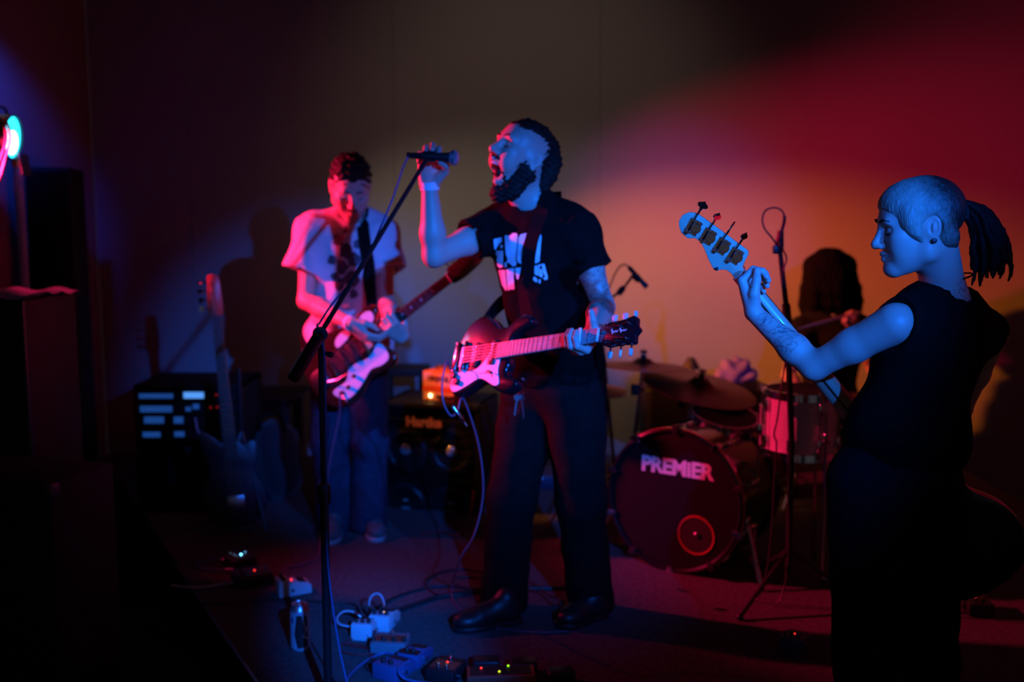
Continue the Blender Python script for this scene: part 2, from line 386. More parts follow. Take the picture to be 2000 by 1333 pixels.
# ------------------------------------------------------------------ implicit-surface modelling for bodies and cloth
class SDF:
    def __init__(s): s.p = []; s.planes = []; s.noise = None
    def ell(s, c, r, R=None, k=0.02, op=1):
        R = np.array(R if R is not None else np.eye(3), dtype=np.float32)
        s.p.append(('e', np.array(c, np.float32), np.array(r, np.float32), R, k, op)); return s
    def cap(s, a, b, ra, rb=None, k=0.02, op=1):
        s.p.append(('c', np.array(a, np.float32), np.array(b, np.float32), (ra, ra if rb is None else rb), k, op)); return s
    def cyl(s, a, b, ra, rb, k=0.01, op=1):
        s.p.append(('y', np.array(a, np.float32), np.array(b, np.float32), (ra, rb), k, op)); return s
    def chain(s, pts, rs, k=0.02, op=1):
        for i in range(len(pts) - 1): s.cap(pts[i], pts[i + 1], rs[i], rs[i + 1], k, op)
        return s
    def plane(s, p, n): s.planes.append((np.array(p, np.float32), np.array(V(n).normalized(), np.float32))); return s
    def _bb(s, q):
        if q[0] == 'e': h = np.sqrt(((q[3] * q[2][None, :]) ** 2).sum(1)); return q[1] - h, q[1] + h
        r = max(q[3]); return np.minimum(q[1], q[2]) - r, np.maximum(q[1], q[2]) + r
    def mesh(s, h, fine=()):
        lo = np.min([s._bb(q)[0] for q in s.p if q[5] > 0], 0) - 0.02; hi = np.max([s._bb(q)[1] for q in s.p if q[5] > 0], 0) + 0.02
        ax = []
        for d in range(3):
            x = lo[d]; c = [x]
            while x < hi[d]:
                st = h
                for a, b, hf in fine:
                    if a[d] - hf <= x <= b[d]: st = min(st, hf)
                # keep the grid graded so that cells never jump in size
                prev = c[-1] - c[-2] if len(c) > 1 else st
                st = min(st, prev * 1.25)
                x += st; c.append(x)
            ax.append(np.array(c, np.float32))
        X, Y, Z = ax
        D = np.full((len(X), len(Y), len(Z)), 0.3, np.float32)
        for q in s.p:
            k, op = q[4], q[5]
            a, b = s._bb(q); pad = k + 2.5 * h
            i0 = [max(0, np.searchsorted(ax[d], a[d] - pad) - 1) for d in range(3)]; i1 = [np.searchsorted(ax[d], b[d] + pad) + 1 for d in range(3)]
            sl = tuple(slice(i0[d], i1[d]) for d in range(3))
            x = X[sl[0]][:, None, None]; y = Y[sl[1]][None, :, None]; z = Z[sl[2]][None, None, :]
            if x.size == 0 or y.size == 0 or z.size == 0: continue
            if q[0] == 'e':
                px, py, pz = x - q[1][0], y - q[1][1], z - q[1][2]; R = q[3]; r = q[2]
                u = [(px * R[0, j] + py * R[1, j] + pz * R[2, j]) / r[j] for j in range(3)]
                k0 = np.sqrt(u[0] ** 2 + u[1] ** 2 + u[2] ** 2); k1 = np.sqrt((u[0] / r[0]) ** 2 + (u[1] / r[1]) ** 2 + (u[2] / r[2]) ** 2) + 1e-6
                d = k0 * (k0 - 1) / k1
            else:
                ba = q[2] - q[1]; L2 = float((ba * ba).sum()) + 1e-9
                px, py, pz = x - q[1][0], y - q[1][1], z - q[1][2]
                t = (px * ba[0] + py * ba[1] + pz * ba[2]) / L2
                tc = np.clip(t, 0, 1)
                rad = q[3][0] + (q[3][1] - q[3][0]) * tc
                d = np.sqrt((px - ba[0] * tc) ** 2 + (py - ba[1] * tc) ** 2 + (pz - ba[2] * tc) ** 2)
                if q[0] == 'c': d = d - rad
                else:
                    L = math.sqrt(L2)
                    dr = np.sqrt(np.maximum((px - ba[0] * t) ** 2 + (py - ba[1] * t) ** 2 + (pz - ba[2] * t) ** 2, 0)) - rad
                    d = np.maximum(dr, np.maximum(-t * L, (t - 1) * L))
            g = D[sl]
            if op > 0:
                hh = np.maximum(k - np.abs(g - d), 0) / k
                D[sl] = np.minimum(g, d) - hh * hh * k * 0.25
            else:
                hh = np.maximum(k - np.abs(g + d), 0) / k
                D[sl] = np.maximum(g, -d) + hh * hh * k * 0.25
        for p, n in s.planes:
            D = np.maximum(D, (X[:, None, None] - p[0]) * n[0] + (Y[None, :, None] - p[1]) * n[1] + (Z[None, None, :] - p[2]) * n[2])
        if s.noise is not None:
            I = np.argwhere(np.abs(D) < 0.05)
            P = np.stack([X[I[:, 0]], Y[I[:, 1]], Z[I[:, 2]]], 1)
            D[I[:, 0], I[:, 1], I[:, 2]] += s.noise(P)
        return nets(D, X, Y, Z)
def nets(D, X, Y, Z):
    S = D < 0
    cnt = np.zeros(tuple(n - 1 for n in D.shape), np.int8)
    for i in (0, 1):
        for j in (0, 1):
            for k in (0, 1):
                cnt += S[i:D.shape[0] - 1 + i, j:D.shape[1] - 1 + j, k:D.shape[2] - 1 + k]
    act = np.argwhere((cnt > 0) & (cnt < 8))
    idx = np.full(cnt.shape, -1, np.int32); idx[act[:, 0], act[:, 1], act[:, 2]] = np.arange(len(act))
    a0, a1, a2 = act.T
    acc = np.zeros((len(act), 3), np.float64); num = np.zeros(len(act))
    G = [X, Y, Z]
    for axis in range(3):
        for o1 in (0, 1):
            for o2 in (0, 1):
                off = [0, 0, 0]; oth = [d for d in range(3) if d != axis]; off[oth[0]] = o1; off[oth[1]] = o2
                p = [a0 + off[0], a1 + off[1], a2 + off[2]]; q = list(p); q[axis] = p[axis] + 1
                d0 = D[p[0], p[1], p[2]]; d1 = D[q[0], q[1], q[2]]
                m = (d0 < 0) != (d1 < 0)
                t = np.where(m, d0 / np.where(m, d0 - d1, 1), 0)
                for d in range(3):
                    c = G[d][p[d]].astype(np.float64)
                    if d == axis: c = c + t * (G[d][q[d]] - c)
                    acc[:, d] += np.where(m, c, 0)
                num += m
    verts = acc / num[:, None]
    faces = []
    for axis in range(3):
        sl0 = [slice(None)] * 3; sl1 = [slice(None)] * 3
        sl0[axis] = slice(0, -1); sl1[axis] = slice(1, None)
        A = S[tuple(sl0)]; B = S[tuple(sl1)]
        e = np.argwhere(A != B)
        u, w = [d for d in range(3) if d != axis]
        ok = (e[:, u] > 0) & (e[:, w] > 0) & (e[:, u] < D.shape[u] - 1) & (e[:, w] < D.shape[w] - 1)
        e = e[ok]
        ins = A[e[:, 0], e[:, 1], e[:, 2]]
        quad = []
        for du, dw in ((1, 1), (0, 1), (0, 0), (1, 0)):
            c = e.copy(); c[:, u] -= du; c[:, w] -= dw
            quad.append(idx[c[:, 0], c[:, 1], c[:, 2]])
        quad = np.stack(quad, 1)
        flip = ins if axis != 1 else ~ins
        quad[~flip] = quad[~flip][:, ::-1]
        faces.append(quad)
    return verts, np.concatenate(faces)
def sdf_obj(sd, h, name, material, parent=None, fine=(), M=None):
    vs, fs = sd.mesh(h, fine)
    me = bpy.data.meshes.new(name)
    me.vertices.add(len(vs)); me.vertices.foreach_set('co', vs.astype(np.float32).ravel())
    me.loops.add(len(fs) * 4); me.loops.foreach_set('vertex_index', fs.astype(np.int32).ravel())
    me.polygons.add(len(fs)); me.polygons.foreach_set('loop_start', np.arange(0, len(fs) * 4, 4, dtype=np.int32))
    me.polygons.foreach_set('use_smooth', np.ones(len(fs), bool))
    me.update(calc_edges=True); me.validate()
    me.materials.append(material)
    o = bpy.data.objects.new(name, me); col.objects.link(o); ROOT[o.name] = Matrix()
    if parent is not None: o.parent = parent
    return o
def bvh_of(o):
    me = o.data
    return BVHTree.FromPolygons([v.co.copy() for v in me.vertices], [tuple(p.vertices) for p in me.polygons])
def folds(amp, dirs, seed=0):
    """soft cloth folds: a few wandering waves"""
    def f(P):
        r = np.zeros(len(P))
        for i, (d, w) in enumerate(dirs):
            d = np.array(d, float); d /= np.linalg.norm(d)
            ph = P @ d * w + 1.7 * np.sin(P[:, 2] * 9 + i + seed) + 1.3 * np.sin(P[:, 0] * 11 + 2 * i + seed)
            r += np.sin(ph) * (0.5 + 0.5 * np.sin(P[:, 2] * 13 + P[:, 0] * 7 + i * 2.1 + seed))
        return (amp * r / len(dirs)).astype(np.float32)
    return f
def strands(amp, freq, C, seed=0):
    """hair: ridges that run down from the crown"""
    def f(P):
        q = P - np.array(C)[None, :]
        a = np.arctan2(q[:, 1], q[:, 0])
        r = np.sin(a * freq + 5 * np.sin(q[:, 2] * 21 + seed)) + 0.7 * np.sin(a * freq * 2.3 + 3 * np.sin(q[:, 2] * 33 + seed) + 1) + 0.6 * np.sin(q[:, 0] * 150 + 2 * np.sin(q[:, 2] * 60)) * np.sin(q[:, 1] * 140 + q[:, 2] * 90)
        return (amp * r / 2.3).astype(np.float32)
    return f
def curls(amp, freq, seed=0):
    def f(P):
        r = np.sin(P[:, 0] * freq + 2 * np.sin(P[:, 1] * freq * 0.7 + seed)) * np.sin(P[:, 1] * freq + 2 * np.sin(P[:, 2] * freq * 0.8)) + np.sin(P[:, 2] * freq * 1.3 + 2 * np.sin(P[:, 0] * freq * 0.6))
        return (amp * r * 0.6).astype(np.float32)
    return f
# ------------------------------------------------------------------ the room
def build_room():
    W = 6.0
    # back wall: separate boards with hairline joints
    wall = thing('wall_back', 'large painted back wall behind the band', 'wall', V((0, W, -0.4)))
    del wall['category']; struct(wall)
    xs = [-2.49, -1.92, -0.70, 0.52, 1.735, 2.95, 4.17]
    for a, b in zip(xs[:-1], xs[1:]):
        w = b - a - 0.0012
        MB().box(((a + b) / 2, 0.06, 2.4), (w, 0.12, 4.8)).build('wall_panel', M_WALL, wall, smooth=False, bevel=0.0015, seg=1)
    wl = MB().box((-2.555, 2.2, 2.0), (0.13, 7.6, 4.8)).build('wall_left', M_WALL, smooth=False); struct(wl); wl['label'] = 'dark side wall left of the stage'
    wr = MB().box((4.23, 2.2, 2.0), (0.12, 7.6, 4.8)).build('wall_right', M_WALL, smooth=False); struct(wr); wr['label'] = 'side wall right of the stage'
    fl = MB().box((0.8, 2.0, -0.43), (7.0, 9.0, 0.06)).build('floor', M_FLOOR, smooth=False); struct(fl); fl['label'] = 'dark hall floor below the stage'
    ce = MB().box((0.8, 2.0, 4.45), (7.0, 9.0, 0.1)).build('ceiling', M_WALL, smooth=False); struct(ce); ce['label'] = 'ceiling over the hall'
    # low stage: carpeted deck, fascia and edge trim
    poly = [(-2.49, 5.98), (-1.03, 3.37), (-0.02, 1.62), (2.6, 1.62), (2.6, 5.98)]
    st = thing('stage', 'low carpeted stage the band stands on', 'stage', V((0.5, 4.0, -0.4)))
    st['kind'] = 'structure'; del st['category']
    MB().prism(poly, -0.02, 0.0).build('carpet', M_CARPET, st, smooth=False, world=True)
    inn = [(-2.44, 5.95), (-0.99, 3.38), (0.0, 1.66), (2.56, 1.66), (2.56, 5.95)]
    MB().prism(inn, -0.4, -0.021).build('fascia', M_WOOD_BLACK, st, smooth=False, world=True)
    for a, b in zip(poly[:4], poly[1:]):
        if a[0] > 2.5: continue
        MB().tube([(a[0], a[1], -0.012), (b[0], b[1], -0.012)], 0.011, 8).build('edge_trim', M_STEEL, st, world=True)
build_room()

# ------------------------------------------------------------------ people
def A3(v): return np.array([v[0], v[1], v[2]], np.float32)
def head_axes(f, u=(0, 0, 1)):
    f = V(f).normalized(); l = V(u).cross(f).normalized(); u = f.cross(l)
    return f, l, u
def head(sd, C, ax, s=1.0, mouth=0.0, ears=True, fem=0.0):
    """skull, face and ears round centre C; mouth = how far the jaw drops (radians)"""
    f, l, u = ax; C = V(C)
    R = np.array([[f.x, l.x, u.x], [f.y, l.y, u.y], [f.z, l.z, u.z]], np.float32)
    def P(a, b, c): return A3(C + (f * a + l * b + u * c) * s)
    def J(a, b, c):   # points on the lower jaw swing about the jaw joint
        a0, c0 = a + 0.005, c + 0.02
        ca, sa = math.cos(mouth), math.sin(mouth)
        return P(-0.005 + a0 * ca + c0 * sa, b, -0.02 - a0 * sa + c0 * ca)
    E = lambda c, r, k=0.02, op=1: sd.ell(c, [x * s for x in r], R, k * s, op)
    Cp = lambda a, b, ra, rb, k=0.02, op=1: sd.cap(a, b, ra * s, rb * s, k * s, op)
    E(P(-0.015, 0, 0.035), (0.100, 0.077, 0.085))
    E(P(0.030, 0, 0.040), (0.060, 0.064, 0.066), 0.03)
    E(P(0.038, 0, -0.025), (0.052, 0.057, 0.068), 0.03)
    for e in (-1, 1):
        Cp(J(0.074, 0.012 * e, -0.100), J(0.0, 0.050 * e, -0.066), 0.017, 0.020, 0.03)
        Cp(J(0.0, 0.050 * e, -0.066), P(-0.005, 0.060 * e, -0.005), 0.020, 0.018, 0.03)
        E(P(0.058, 0.044 * e, -0.014), (0.026, 0.022, 0.020), 0.025)
        E(P(0.050, 0.036 * e, -0.045), (0.034, 0.024, 0.034), 0.03)
    E(J(0.036, 0, -0.078), (0.044, 0.042, 0.036), 0.03)
    E(J(0.080, 0, -0.099), (0.017, 0.020, 0.016), 0.02)
    Cp(P(0.082, -0.032, 0.026), P(0.082, 0.032, 0.026), 0.013 - 0.003 * fem, 0.013 - 0.003 * fem, 0.022)
    for e in (-1, 1):
        E(P(0.096, 0.031 * e, 0.006), (0.017, 0.019, 0.012), 0.014, -1)
        E(P(0.0745, 0.031 * e, 0.004), (0.0145, 0.0155, 0.0125), 0.004)
        Cp(P(0.0885, 0.018 * e, 0.000), P(0.083, 0.044 * e, 0.000), 0.0022, 0.0018, 0.003)
    Cp(P(0.088, 0, 0.018), P(0.112, 0, -0.026), 0.0085, 0.0115, 0.016)
    E(P(0.112, 0, -0.030), (0.0125, 0.0125, 0.0115), 0.008)
    for e in (-1, 1):
        E(P(0.100, 0.0125 * e, -0.034), (0.013, 0.0085, 0.009), 0.007)
        E(P(0.107, 0.0068 * e, -0.042), (0.006, 0.0038, 0.005), 0.004, -1)
    # lips
    up = P if mouth else P
    for e in (-1, 1):
        Cp(P(0.0985, 0.004 * e, -0.0565), P(0.083, 0.025 * e, -0.061), 0.0068, 0.0045, 0.008)
        Cp(J(0.0955, 0.003 * e, -0.0695), J(0.081, 0.023 * e, -0.065), 0.0075, 0.0050, 0.008)
    if mouth > 0:
        a = P(0.085, 0, -0.066); b = J(0.083, 0, -0.058)
        mid = (a + b) / 2; hgt = np.linalg.norm(a - b) / s
        E(mid, (0.040, 0.0265, max(0.010, hgt * 0.5 + 0.003)), 0.005, -1)
    else:
        for e in (-1, 1): Cp(P(0.105, 0, -0.063), P(0.090, 0.025 * e, -0.062), 0.0022, 0.0014, 0.003, -1)
    if ears:
        for e in (-1, 1):
            ec = C + (f * -0.016 + l * 0.079 * e + u * -0.004) * s
            a = (f * 0.95 + l * 0.28 * -e).normalized(); n = (l * e - a * (l * e).dot(a)).normalized(); uu = (u - f * 0.22); uu = (uu - n * uu.dot(n)).normalized(); aa = uu.cross(n) * (1 if e > 0 else -1)
            Re = np.array([[aa.x, n.x, uu.x], [aa.y, n.y, uu.y], [aa.z, n.z, uu.z]], np.float32)
            sd.ell(A3(ec), [0.019 * s, 0.0085 * s, 0.032 * s], Re, 0.006 * s)
            sd.ell(A3(ec + n * 0.008 * s + uu * 0.004 * s), [0.0125 * s, 0.0065 * s, 0.022 * s], Re, 0.003 * s, -1)
            sd.ell(A3(ec + n * 0.004 * s + uu * 0.001 * s), [0.006 * s, 0.005 * s, 0.014 * s], Re, 0.003 * s)
            sd.ell(A3(ec - uu * 0.030 * s + aa * 0.004 * s), [0.008 * s, 0.006 * s, 0.009 * s], Re, 0.005 * s)
    return R, P, J

def face_lines(P, parent, hair, s=1.0):
    """eyebrows and the dark line of the closed lids"""
    for e in (-1, 1):
        MB().tube([P(0.099, 0.012 * e, 0.029), P(0.0975, 0.030 * e, 0.035), P(0.083, 0.048 * e, 0.029)], [0.0035 * s, 0.0045 * s, 0.002 * s], 8, flat=0.8).build('eyebrow', hair, parent)
        MB().tube(catmull([P(0.0875, 0.018 * e, -0.004), P(0.0905, 0.030 * e, -0.0065), P(0.0850, 0.044 * e, -0.003)], 4, False), 0.0013 * s, 6).build('eyelashes', hair, parent)

def hand(sd, W, X, Yt, side=1, s=1.0, curl=((40, 50, 30),) * 4, spread=(6, 1, -4, -10), thumb=((0.055, 0.048, -0.02), (0.082, 0.056, -0.03), (0.105, 0.055, -0.035)), lift=0):
    """W wrist, X towards the knuckles, Yt towards the thumb side; fingers bend to the palm side"""
    x = V(X).normalized(); y = V(Yt); y = (y - x * y.dot(x)).normalized(); z = x.cross(y) * side      # z = back of the hand
    W = V(W)
    P = lambda a, b, c: A3(W + (x * a + y * b + z * c) * s)
    ys = (0.031, 0.0105, -0.010, -0.029); xs = (0.090, 0.094, 0.089, 0.080)
    for i in range(4):
        sd.cap(P(0.004, ys[i] * 0.55, 0), P(xs[i], ys[i], 0.002), 0.019 * s, 0.0125 * s, 0.012 * s)
    sd.ell(P(0.045, 0.0, -0.004), [0.042 * s, 0.036 * s, 0.015 * s], np.array([[x.x, y.x, z.x], [x.y, y.y, z.y], [x.z, y.z, z.z]]), 0.014 * s)
    L = ((0.043, 0.026, 0.021), (0.047, 0.030, 0.022), (0.044, 0.028, 0.021), (0.034, 0.021, 0.019)); rr = (0.0098, 0.0100, 0.0095, 0.0084)
    tips = []
    for i in range(4):
        a = 0.0; p = V((xs[i], ys[i], 0.002)); sp = math.radians(spread[i])
        pts = [P(*p)]; r = [rr[i] * 1.12 * s]
        for j in range(3):
            a += math.radians(curl[i][j])
            p = p + V((math.cos(a) * math.cos(sp), math.sin(sp) * math.cos(min(a, 1.2)), -math.sin(a))) * L[i][j]
            pts.append(P(*p)); r.append(rr[i] * (1.0, 0.94, 0.80)[j] * s)
        sd.chain(pts, r, 0.0035 * s); tips.append(pts)
    t = [P(0.014, 0.020, -0.006)] + [P(*q) for q in thumb]
    sd.chain(t, [0.019 * s, 0.0145 * s, 0.0115 * s, 0.0095 * s], 0.006 * s)
    return tips, t

def torso(sd, J, g=0.0, k=0.05, w=1.0, dp=1.0, belly=1.0, trap=1.0):
    N, P = V(J['neck']), V(J['pelvis']); sl, sr = V(J['shL']), V(J['shR'])
    up = (N - P).normalized(); l = sl - sr; l = (l - up * l.dot(up)).normalized(); f = l.cross(up)
    R = np.array([[f.x, l.x, up.x], [f.y, l.y, up.y], [f.z, l.z, up.z]], np.float32)
    c = P.lerp(N, 0.70) + f * 0.005
    sd.ell(A3(c), [0.110 * dp + g, 0.160 * w + g, 0.185 + g], R, k)
    sd.ell(A3(P.lerp(N, 0.40) + f * 0.008), [0.098 * dp * belly + g, 0.142 * w * belly + g, 0.20 + g], R, k)
    hl = (V(J['hipL']) - V(J['hipR'])); hl = (hl - up * hl.dot(up)).normalized(); hf = hl.cross(up)
    RH = np.array([[hf.x, hl.x, up.x], [hf.y, hl.y, up.y], [hf.z, hl.z, up.z]], np.float32)
    sd.ell(A3(P), [0.108 * dp + g, 0.158 * w + g, 0.13 + g], RH, k)
    for sh in (sl, sr):
        sd.cap(A3(N.lerp(sh, 0.35) - up * 0.07), A3(sh), 0.075 * dp + g, 0.058 * dp + g, k)
        sd.cap(A3(N + up * 0.015 * trap), A3(N.lerp(sh, 0.8) + up * 0.012 * trap), 0.046 * trap + g, 0.040 * trap + g, k)
    return f, l, up
def limbs(sd, J, arm=1.0, leg=1.0, legs=True, k=0.02):
    for q in ('L', 'R'):
        sh, el, wr = (A3(J[n + q]) for n in ('sh', 'el', 'wr'))
        sd.cap(sh, sh * 0.5 + el * 0.5, 0.056 * arm, 0.047 * arm, k); sd.cap(sh * 0.5 + el * 0.5, el, 0.047 * arm, 0.038 * arm, k)
        m = el * 0.68 + wr * 0.32
        sd.cap(el, m, 0.038 * arm, 0.042 * arm, k); sd.cap(m, wr, 0.042 * arm, 0.026 * arm, k)
        if legs:
            hp, kn, an = (A3(J[n + q]) for n in ('hip', 'kn', 'an'))
            sd.cap(hp, kn, 0.085 * leg, 0.055 * leg, 0.04); m = kn * 0.7 + an * 0.3
            sd.cap(kn, m, 0.053 * leg, 0.056 * leg, k); sd.cap(m, an, 0.056 * leg, 0.036 * leg, k)
def sleeve(sd, a, b, ra, rb, k=0.04, hollow=0.05):
    a, b = V(a), V(b); d = (b - a).normalized()
    sd.cyl(A3(a), A3(b), ra, rb, k)
    sd._holes = getattr(sd, '_holes', []) + [(A3(b - d * hollow), A3(b + d * 0.05), rb - 0.016, rb - 0.011)]
def punch(sd):
    for a, b, ra, rb in getattr(sd, '_holes', []): sd.cyl(a, b, ra, rb, 0.004, -1)
def trousers(sd, J, waist, g=0.014, hem=0.075, w=1.0, thigh=0.098, knee=0.083):
    P = V(J['pelvis']); N = V(J['neck']); up = (N - P).normalized()
    l = V(J['hipL']) - V(J['hipR']); l = (l - up * l.dot(up)).normalized(); f = l.cross(up)
    R = np.array([[f.x, l.x, up.x], [f.y, l.y, up.y], [f.z, l.z, up.z]], np.float32)
    sd.ell(A3(P), [0.112 + g, 0.150 * w + g, 0.15 + g], R, 0.04)
    sd.ell(A3(P + up * 0.10), [0.096 + g, 0.138 * w + g, 0.10 + g], R, 0.04)
    for q in ('L', 'R'):
        hp, kn, an = V(J['hip' + q]), V(J['kn' + q]), V(J['an' + q])
        sd.cap(A3(hp), A3(kn), thigh + g, knee, 0.045)
        sd.cap(A3(kn), A3(kn.lerp(an, 0.5)), knee, knee - 0.006, 0.03)
        sd.cyl(A3(kn.lerp(an, 0.4)), A3(an + (an - kn).normalized() * 0.055), knee - 0.006, hem, 0.02)
    sd.plane(waist, up)
def shoe(name, parent, heel, toe, material, sole, w=0.045):
    heel, toe = V(heel), V(toe); d = (toe - heel); L = d.length; d.normalize(); n = V((0, 0, 1)); l = n.cross(d)
    P = lambda a, b, c: A3(heel + d * (a * L) + l * b + n * c)
    sd = SDF()
    R = np.array([[d.x, l.x, 0], [d.y, l.y, 0], [d.z, l.z, 1]], np.float32)
    sd.cap(P(0.05, 0, 0.045), P(0.55, 0.004, 0.042), 0.036, 0.036, 0.02)
    sd.ell(P(0.76, 0.004, 0.036), [L * 0.26, w, 0.034], R, 0.03)
    sd.cap(P(0.08, 0, 0.05), P(0.12, 0, 0.10), 0.034, 0.034, 0.03)
    sd.cap(P(0.14, 0, 0.085), P(0.55, 0, 0.050), 0.030, 0.024, 0.03)
    sd.plane(A3(heel + n * 0.014), -n)
    o = sdf_obj(sd, 0.006, name, material, parent)
    out = outline([(-0.12 * L, 0), (-0.08 * L, w * 0.75), (0.3 * L, w * 0.82), (0.7 * L, w * 1.08), (0.95 * L, w * 0.7), (1.03 * L, 0), (0.95 * L, -w * 0.7), (0.7 * L, -w * 1.0), (0.3 * L, -w * 0.75), (-0.08 * L, -w * 0.75)], 3)
    M = Matrix(((d.x, l.x, 0, heel.x), (d.y, l.y, 0, heel.y), (0, 0, 1, heel.z), (0, 0, 0, 1)))
    MB().prism(out, 0.0, 0.020, M).build('sole', sole, o, bevel=0.004)
    return o
def strap(name, path, width, bvh, parent, material, lift=0.004, n=8):
    """a webbing band laid over the cloth it crosses"""
    pts = catmull(path, n, closed=False); prs = []
    for i, p in enumerate(pts):
        loc, nor, _, dist = bvh.find_nearest(p)
        if dist < 0.09:
            if (p - loc).dot(nor) < lift or dist < 0.03: p = loc + nor * lift
        else: nor = (p - loc).normalized()
        prs.append([p, nor])
    for _ in range(2):
        for i in range(1, len(prs) - 1): prs[i][1] = (prs[i - 1][1] + prs[i][1] * 2 + prs[i + 1][1]).normalized()
    vs = []; fs = []
    for i, (p, nor) in enumerate(prs):
        t = (prs[min(i + 1, len(prs) - 1)][0] - prs[max(i - 1, 0)][0]).normalized(); b = t.cross(nor).normalized()
        for sx, sz in ((-1, -1), (1, -1), (1, 1), (-1, 1)): vs.append(p + b * (width / 2 * sx) + nor * (0.0018 * sz))
    for i in range(len(prs) - 1):
        for k in range(4): fs.append((i * 4 + k, i * 4 + (k + 1) % 4, i * 4 + 4 + (k + 1) % 4, i * 4 + 4 + k))
    fs += [(3, 2, 1, 0), tuple(len(vs) - 4 + k for k in range(4))]
    return MB().add(vs, fs).build(name, material, parent)
def print_on(bvh, polys, name, parent, material, lift=0.0025):
    """flat ink shapes wrapped on the cloth: outlines are given in photo pixels and laid on the surface behind them"""
    bm = bmesh.new()
    for poly in polys:
        vs = [bm.verts.new((x, y, 0)) for x, y in poly]
        try: bm.faces.new(vs)
        except ValueError: pass
    bmesh.ops.triangulate(bm, faces=bm.faces)
    for _ in range(3):
        es = [e for e in bm.edges if e.calc_length() > 7]
        if es: bmesh.ops.subdivide_edges(bm, edges=es, cuts=1); bmesh.ops.triangulate(bm, faces=bm.faces)
    dead = []
    for v in bm.verts:
        d = (at(v.co.x, v.co.y, 3.0) - CAM).normalized()
        loc, nor, _, _ = bvh.ray_cast(CAM, d)
        if loc is None: dead.append(v); continue
        v.co = loc + (nor if nor.dot(d) < 0 else -nor) * lift
    if dead: bmesh.ops.delete(bm, geom=dead, context='VERTS')
    me = bpy.data.meshes.new(name); bm.to_mesh(me); bm.free()
    return link_mesh(name, me, material, parent)
def mic_body(root, a, b, grille=True, world=True):
    """vocal microphone from tail a to the head end b"""
    a, b = V(a), V(b); L = (b - a).length; M = zframe(a, b)
    MB().lathe([(0.0085, 0), (0.0105, 0.004), (0.0115, L * 0.35), (0.0165, L * 0.76), (0.0165, L * 0.80), (0.012, L * 0.80)], M, 20).build('handle', M_BLACK_METAL, root, world=world)
    g = MB(); g.lathe([(0.0165, L * 0.79), (0.020, L * 0.80), (0.0245, L * 0.845), (0.0255, L * 0.885), (0.0245, L * 0.925), (0.020, L * 0.965), (0.011, L * 0.992), (0.001, L)], M, 24)
    g.build('grille', mat('steel_mesh_grille', (0.42, 0.43, 0.46), 0.45, 0.8, bump=(900, 0.9)), root, world=world)
    MB().lathe([(0.0235, L * 0.855), (0.0262, L * 0.86), (0.0262, L * 0.885), (0.0235, L * 0.89)], M, 24, closed=True).build('grille_band', M_STEEL, root, world=world)
    MB().lathe([(0.0085, -0.02), (0.0098, -0.018), (0.0098, 0.004), (0.0085, 0.004)], M, 16).build('plug', M_BLACK_METAL, root, world=world)
def box_of(pts, pad):
    a = np.array([[p[0], p[1], p[2]] for p in pts]); return a.min(0) - pad, a.max(0) + pad
def hair_attr(o, C, f, u, a0, a1):
    """how dark each hair is, from the front of the head (0) to the back (1)"""
    me = o.data; at_ = me.attributes.new('dark', 'FLOAT', 'POINT')
    co = np.empty(len(me.vertices) * 3, np.float32); me.vertices.foreach_get('co', co); co = co.reshape(-1, 3) - np.array(C)[None, :]
    t = co @ (-np.array(f)) + 0.25 * (co @ np.array(u))
    at_.data.foreach_set('value', np.clip((t - a0) / (a1 - a0), 0, 1).astype(np.float32))

# ---------- guitar frames (bridge, neck direction, facing)
def guitar_frame(o, nut, tilt):
    x = (V(nut) - V(o)).normalized(); nh = V((x.y, -x.x, 0)).normalized()
    if nh.y > 0: nh = -nh
    n = nh * math.cos(math.radians(tilt)) + V((0, 0, 1)) * math.sin(math.radians(tilt))
    return frame(o, x, z=n)
GM1 = guitar_frame(at(910, 698, 3.33), at(1172, 657, 2.90), 24)
GM2 = guitar_frame(at(650, 722, 4.22), at(878, 545, 4.14), 14)
LEN1 = (at(1172, 657, 2.90) - at(910, 698, 3.33)).length
LEN2 = (at(878, 545, 4.14) - at(650, 722, 4.22)).length
B_NUT = at(1447, 543, 2.60); B_DIR = (at(1569, 688, 2.57) - at(1469, 564, 2.60)).normalized()

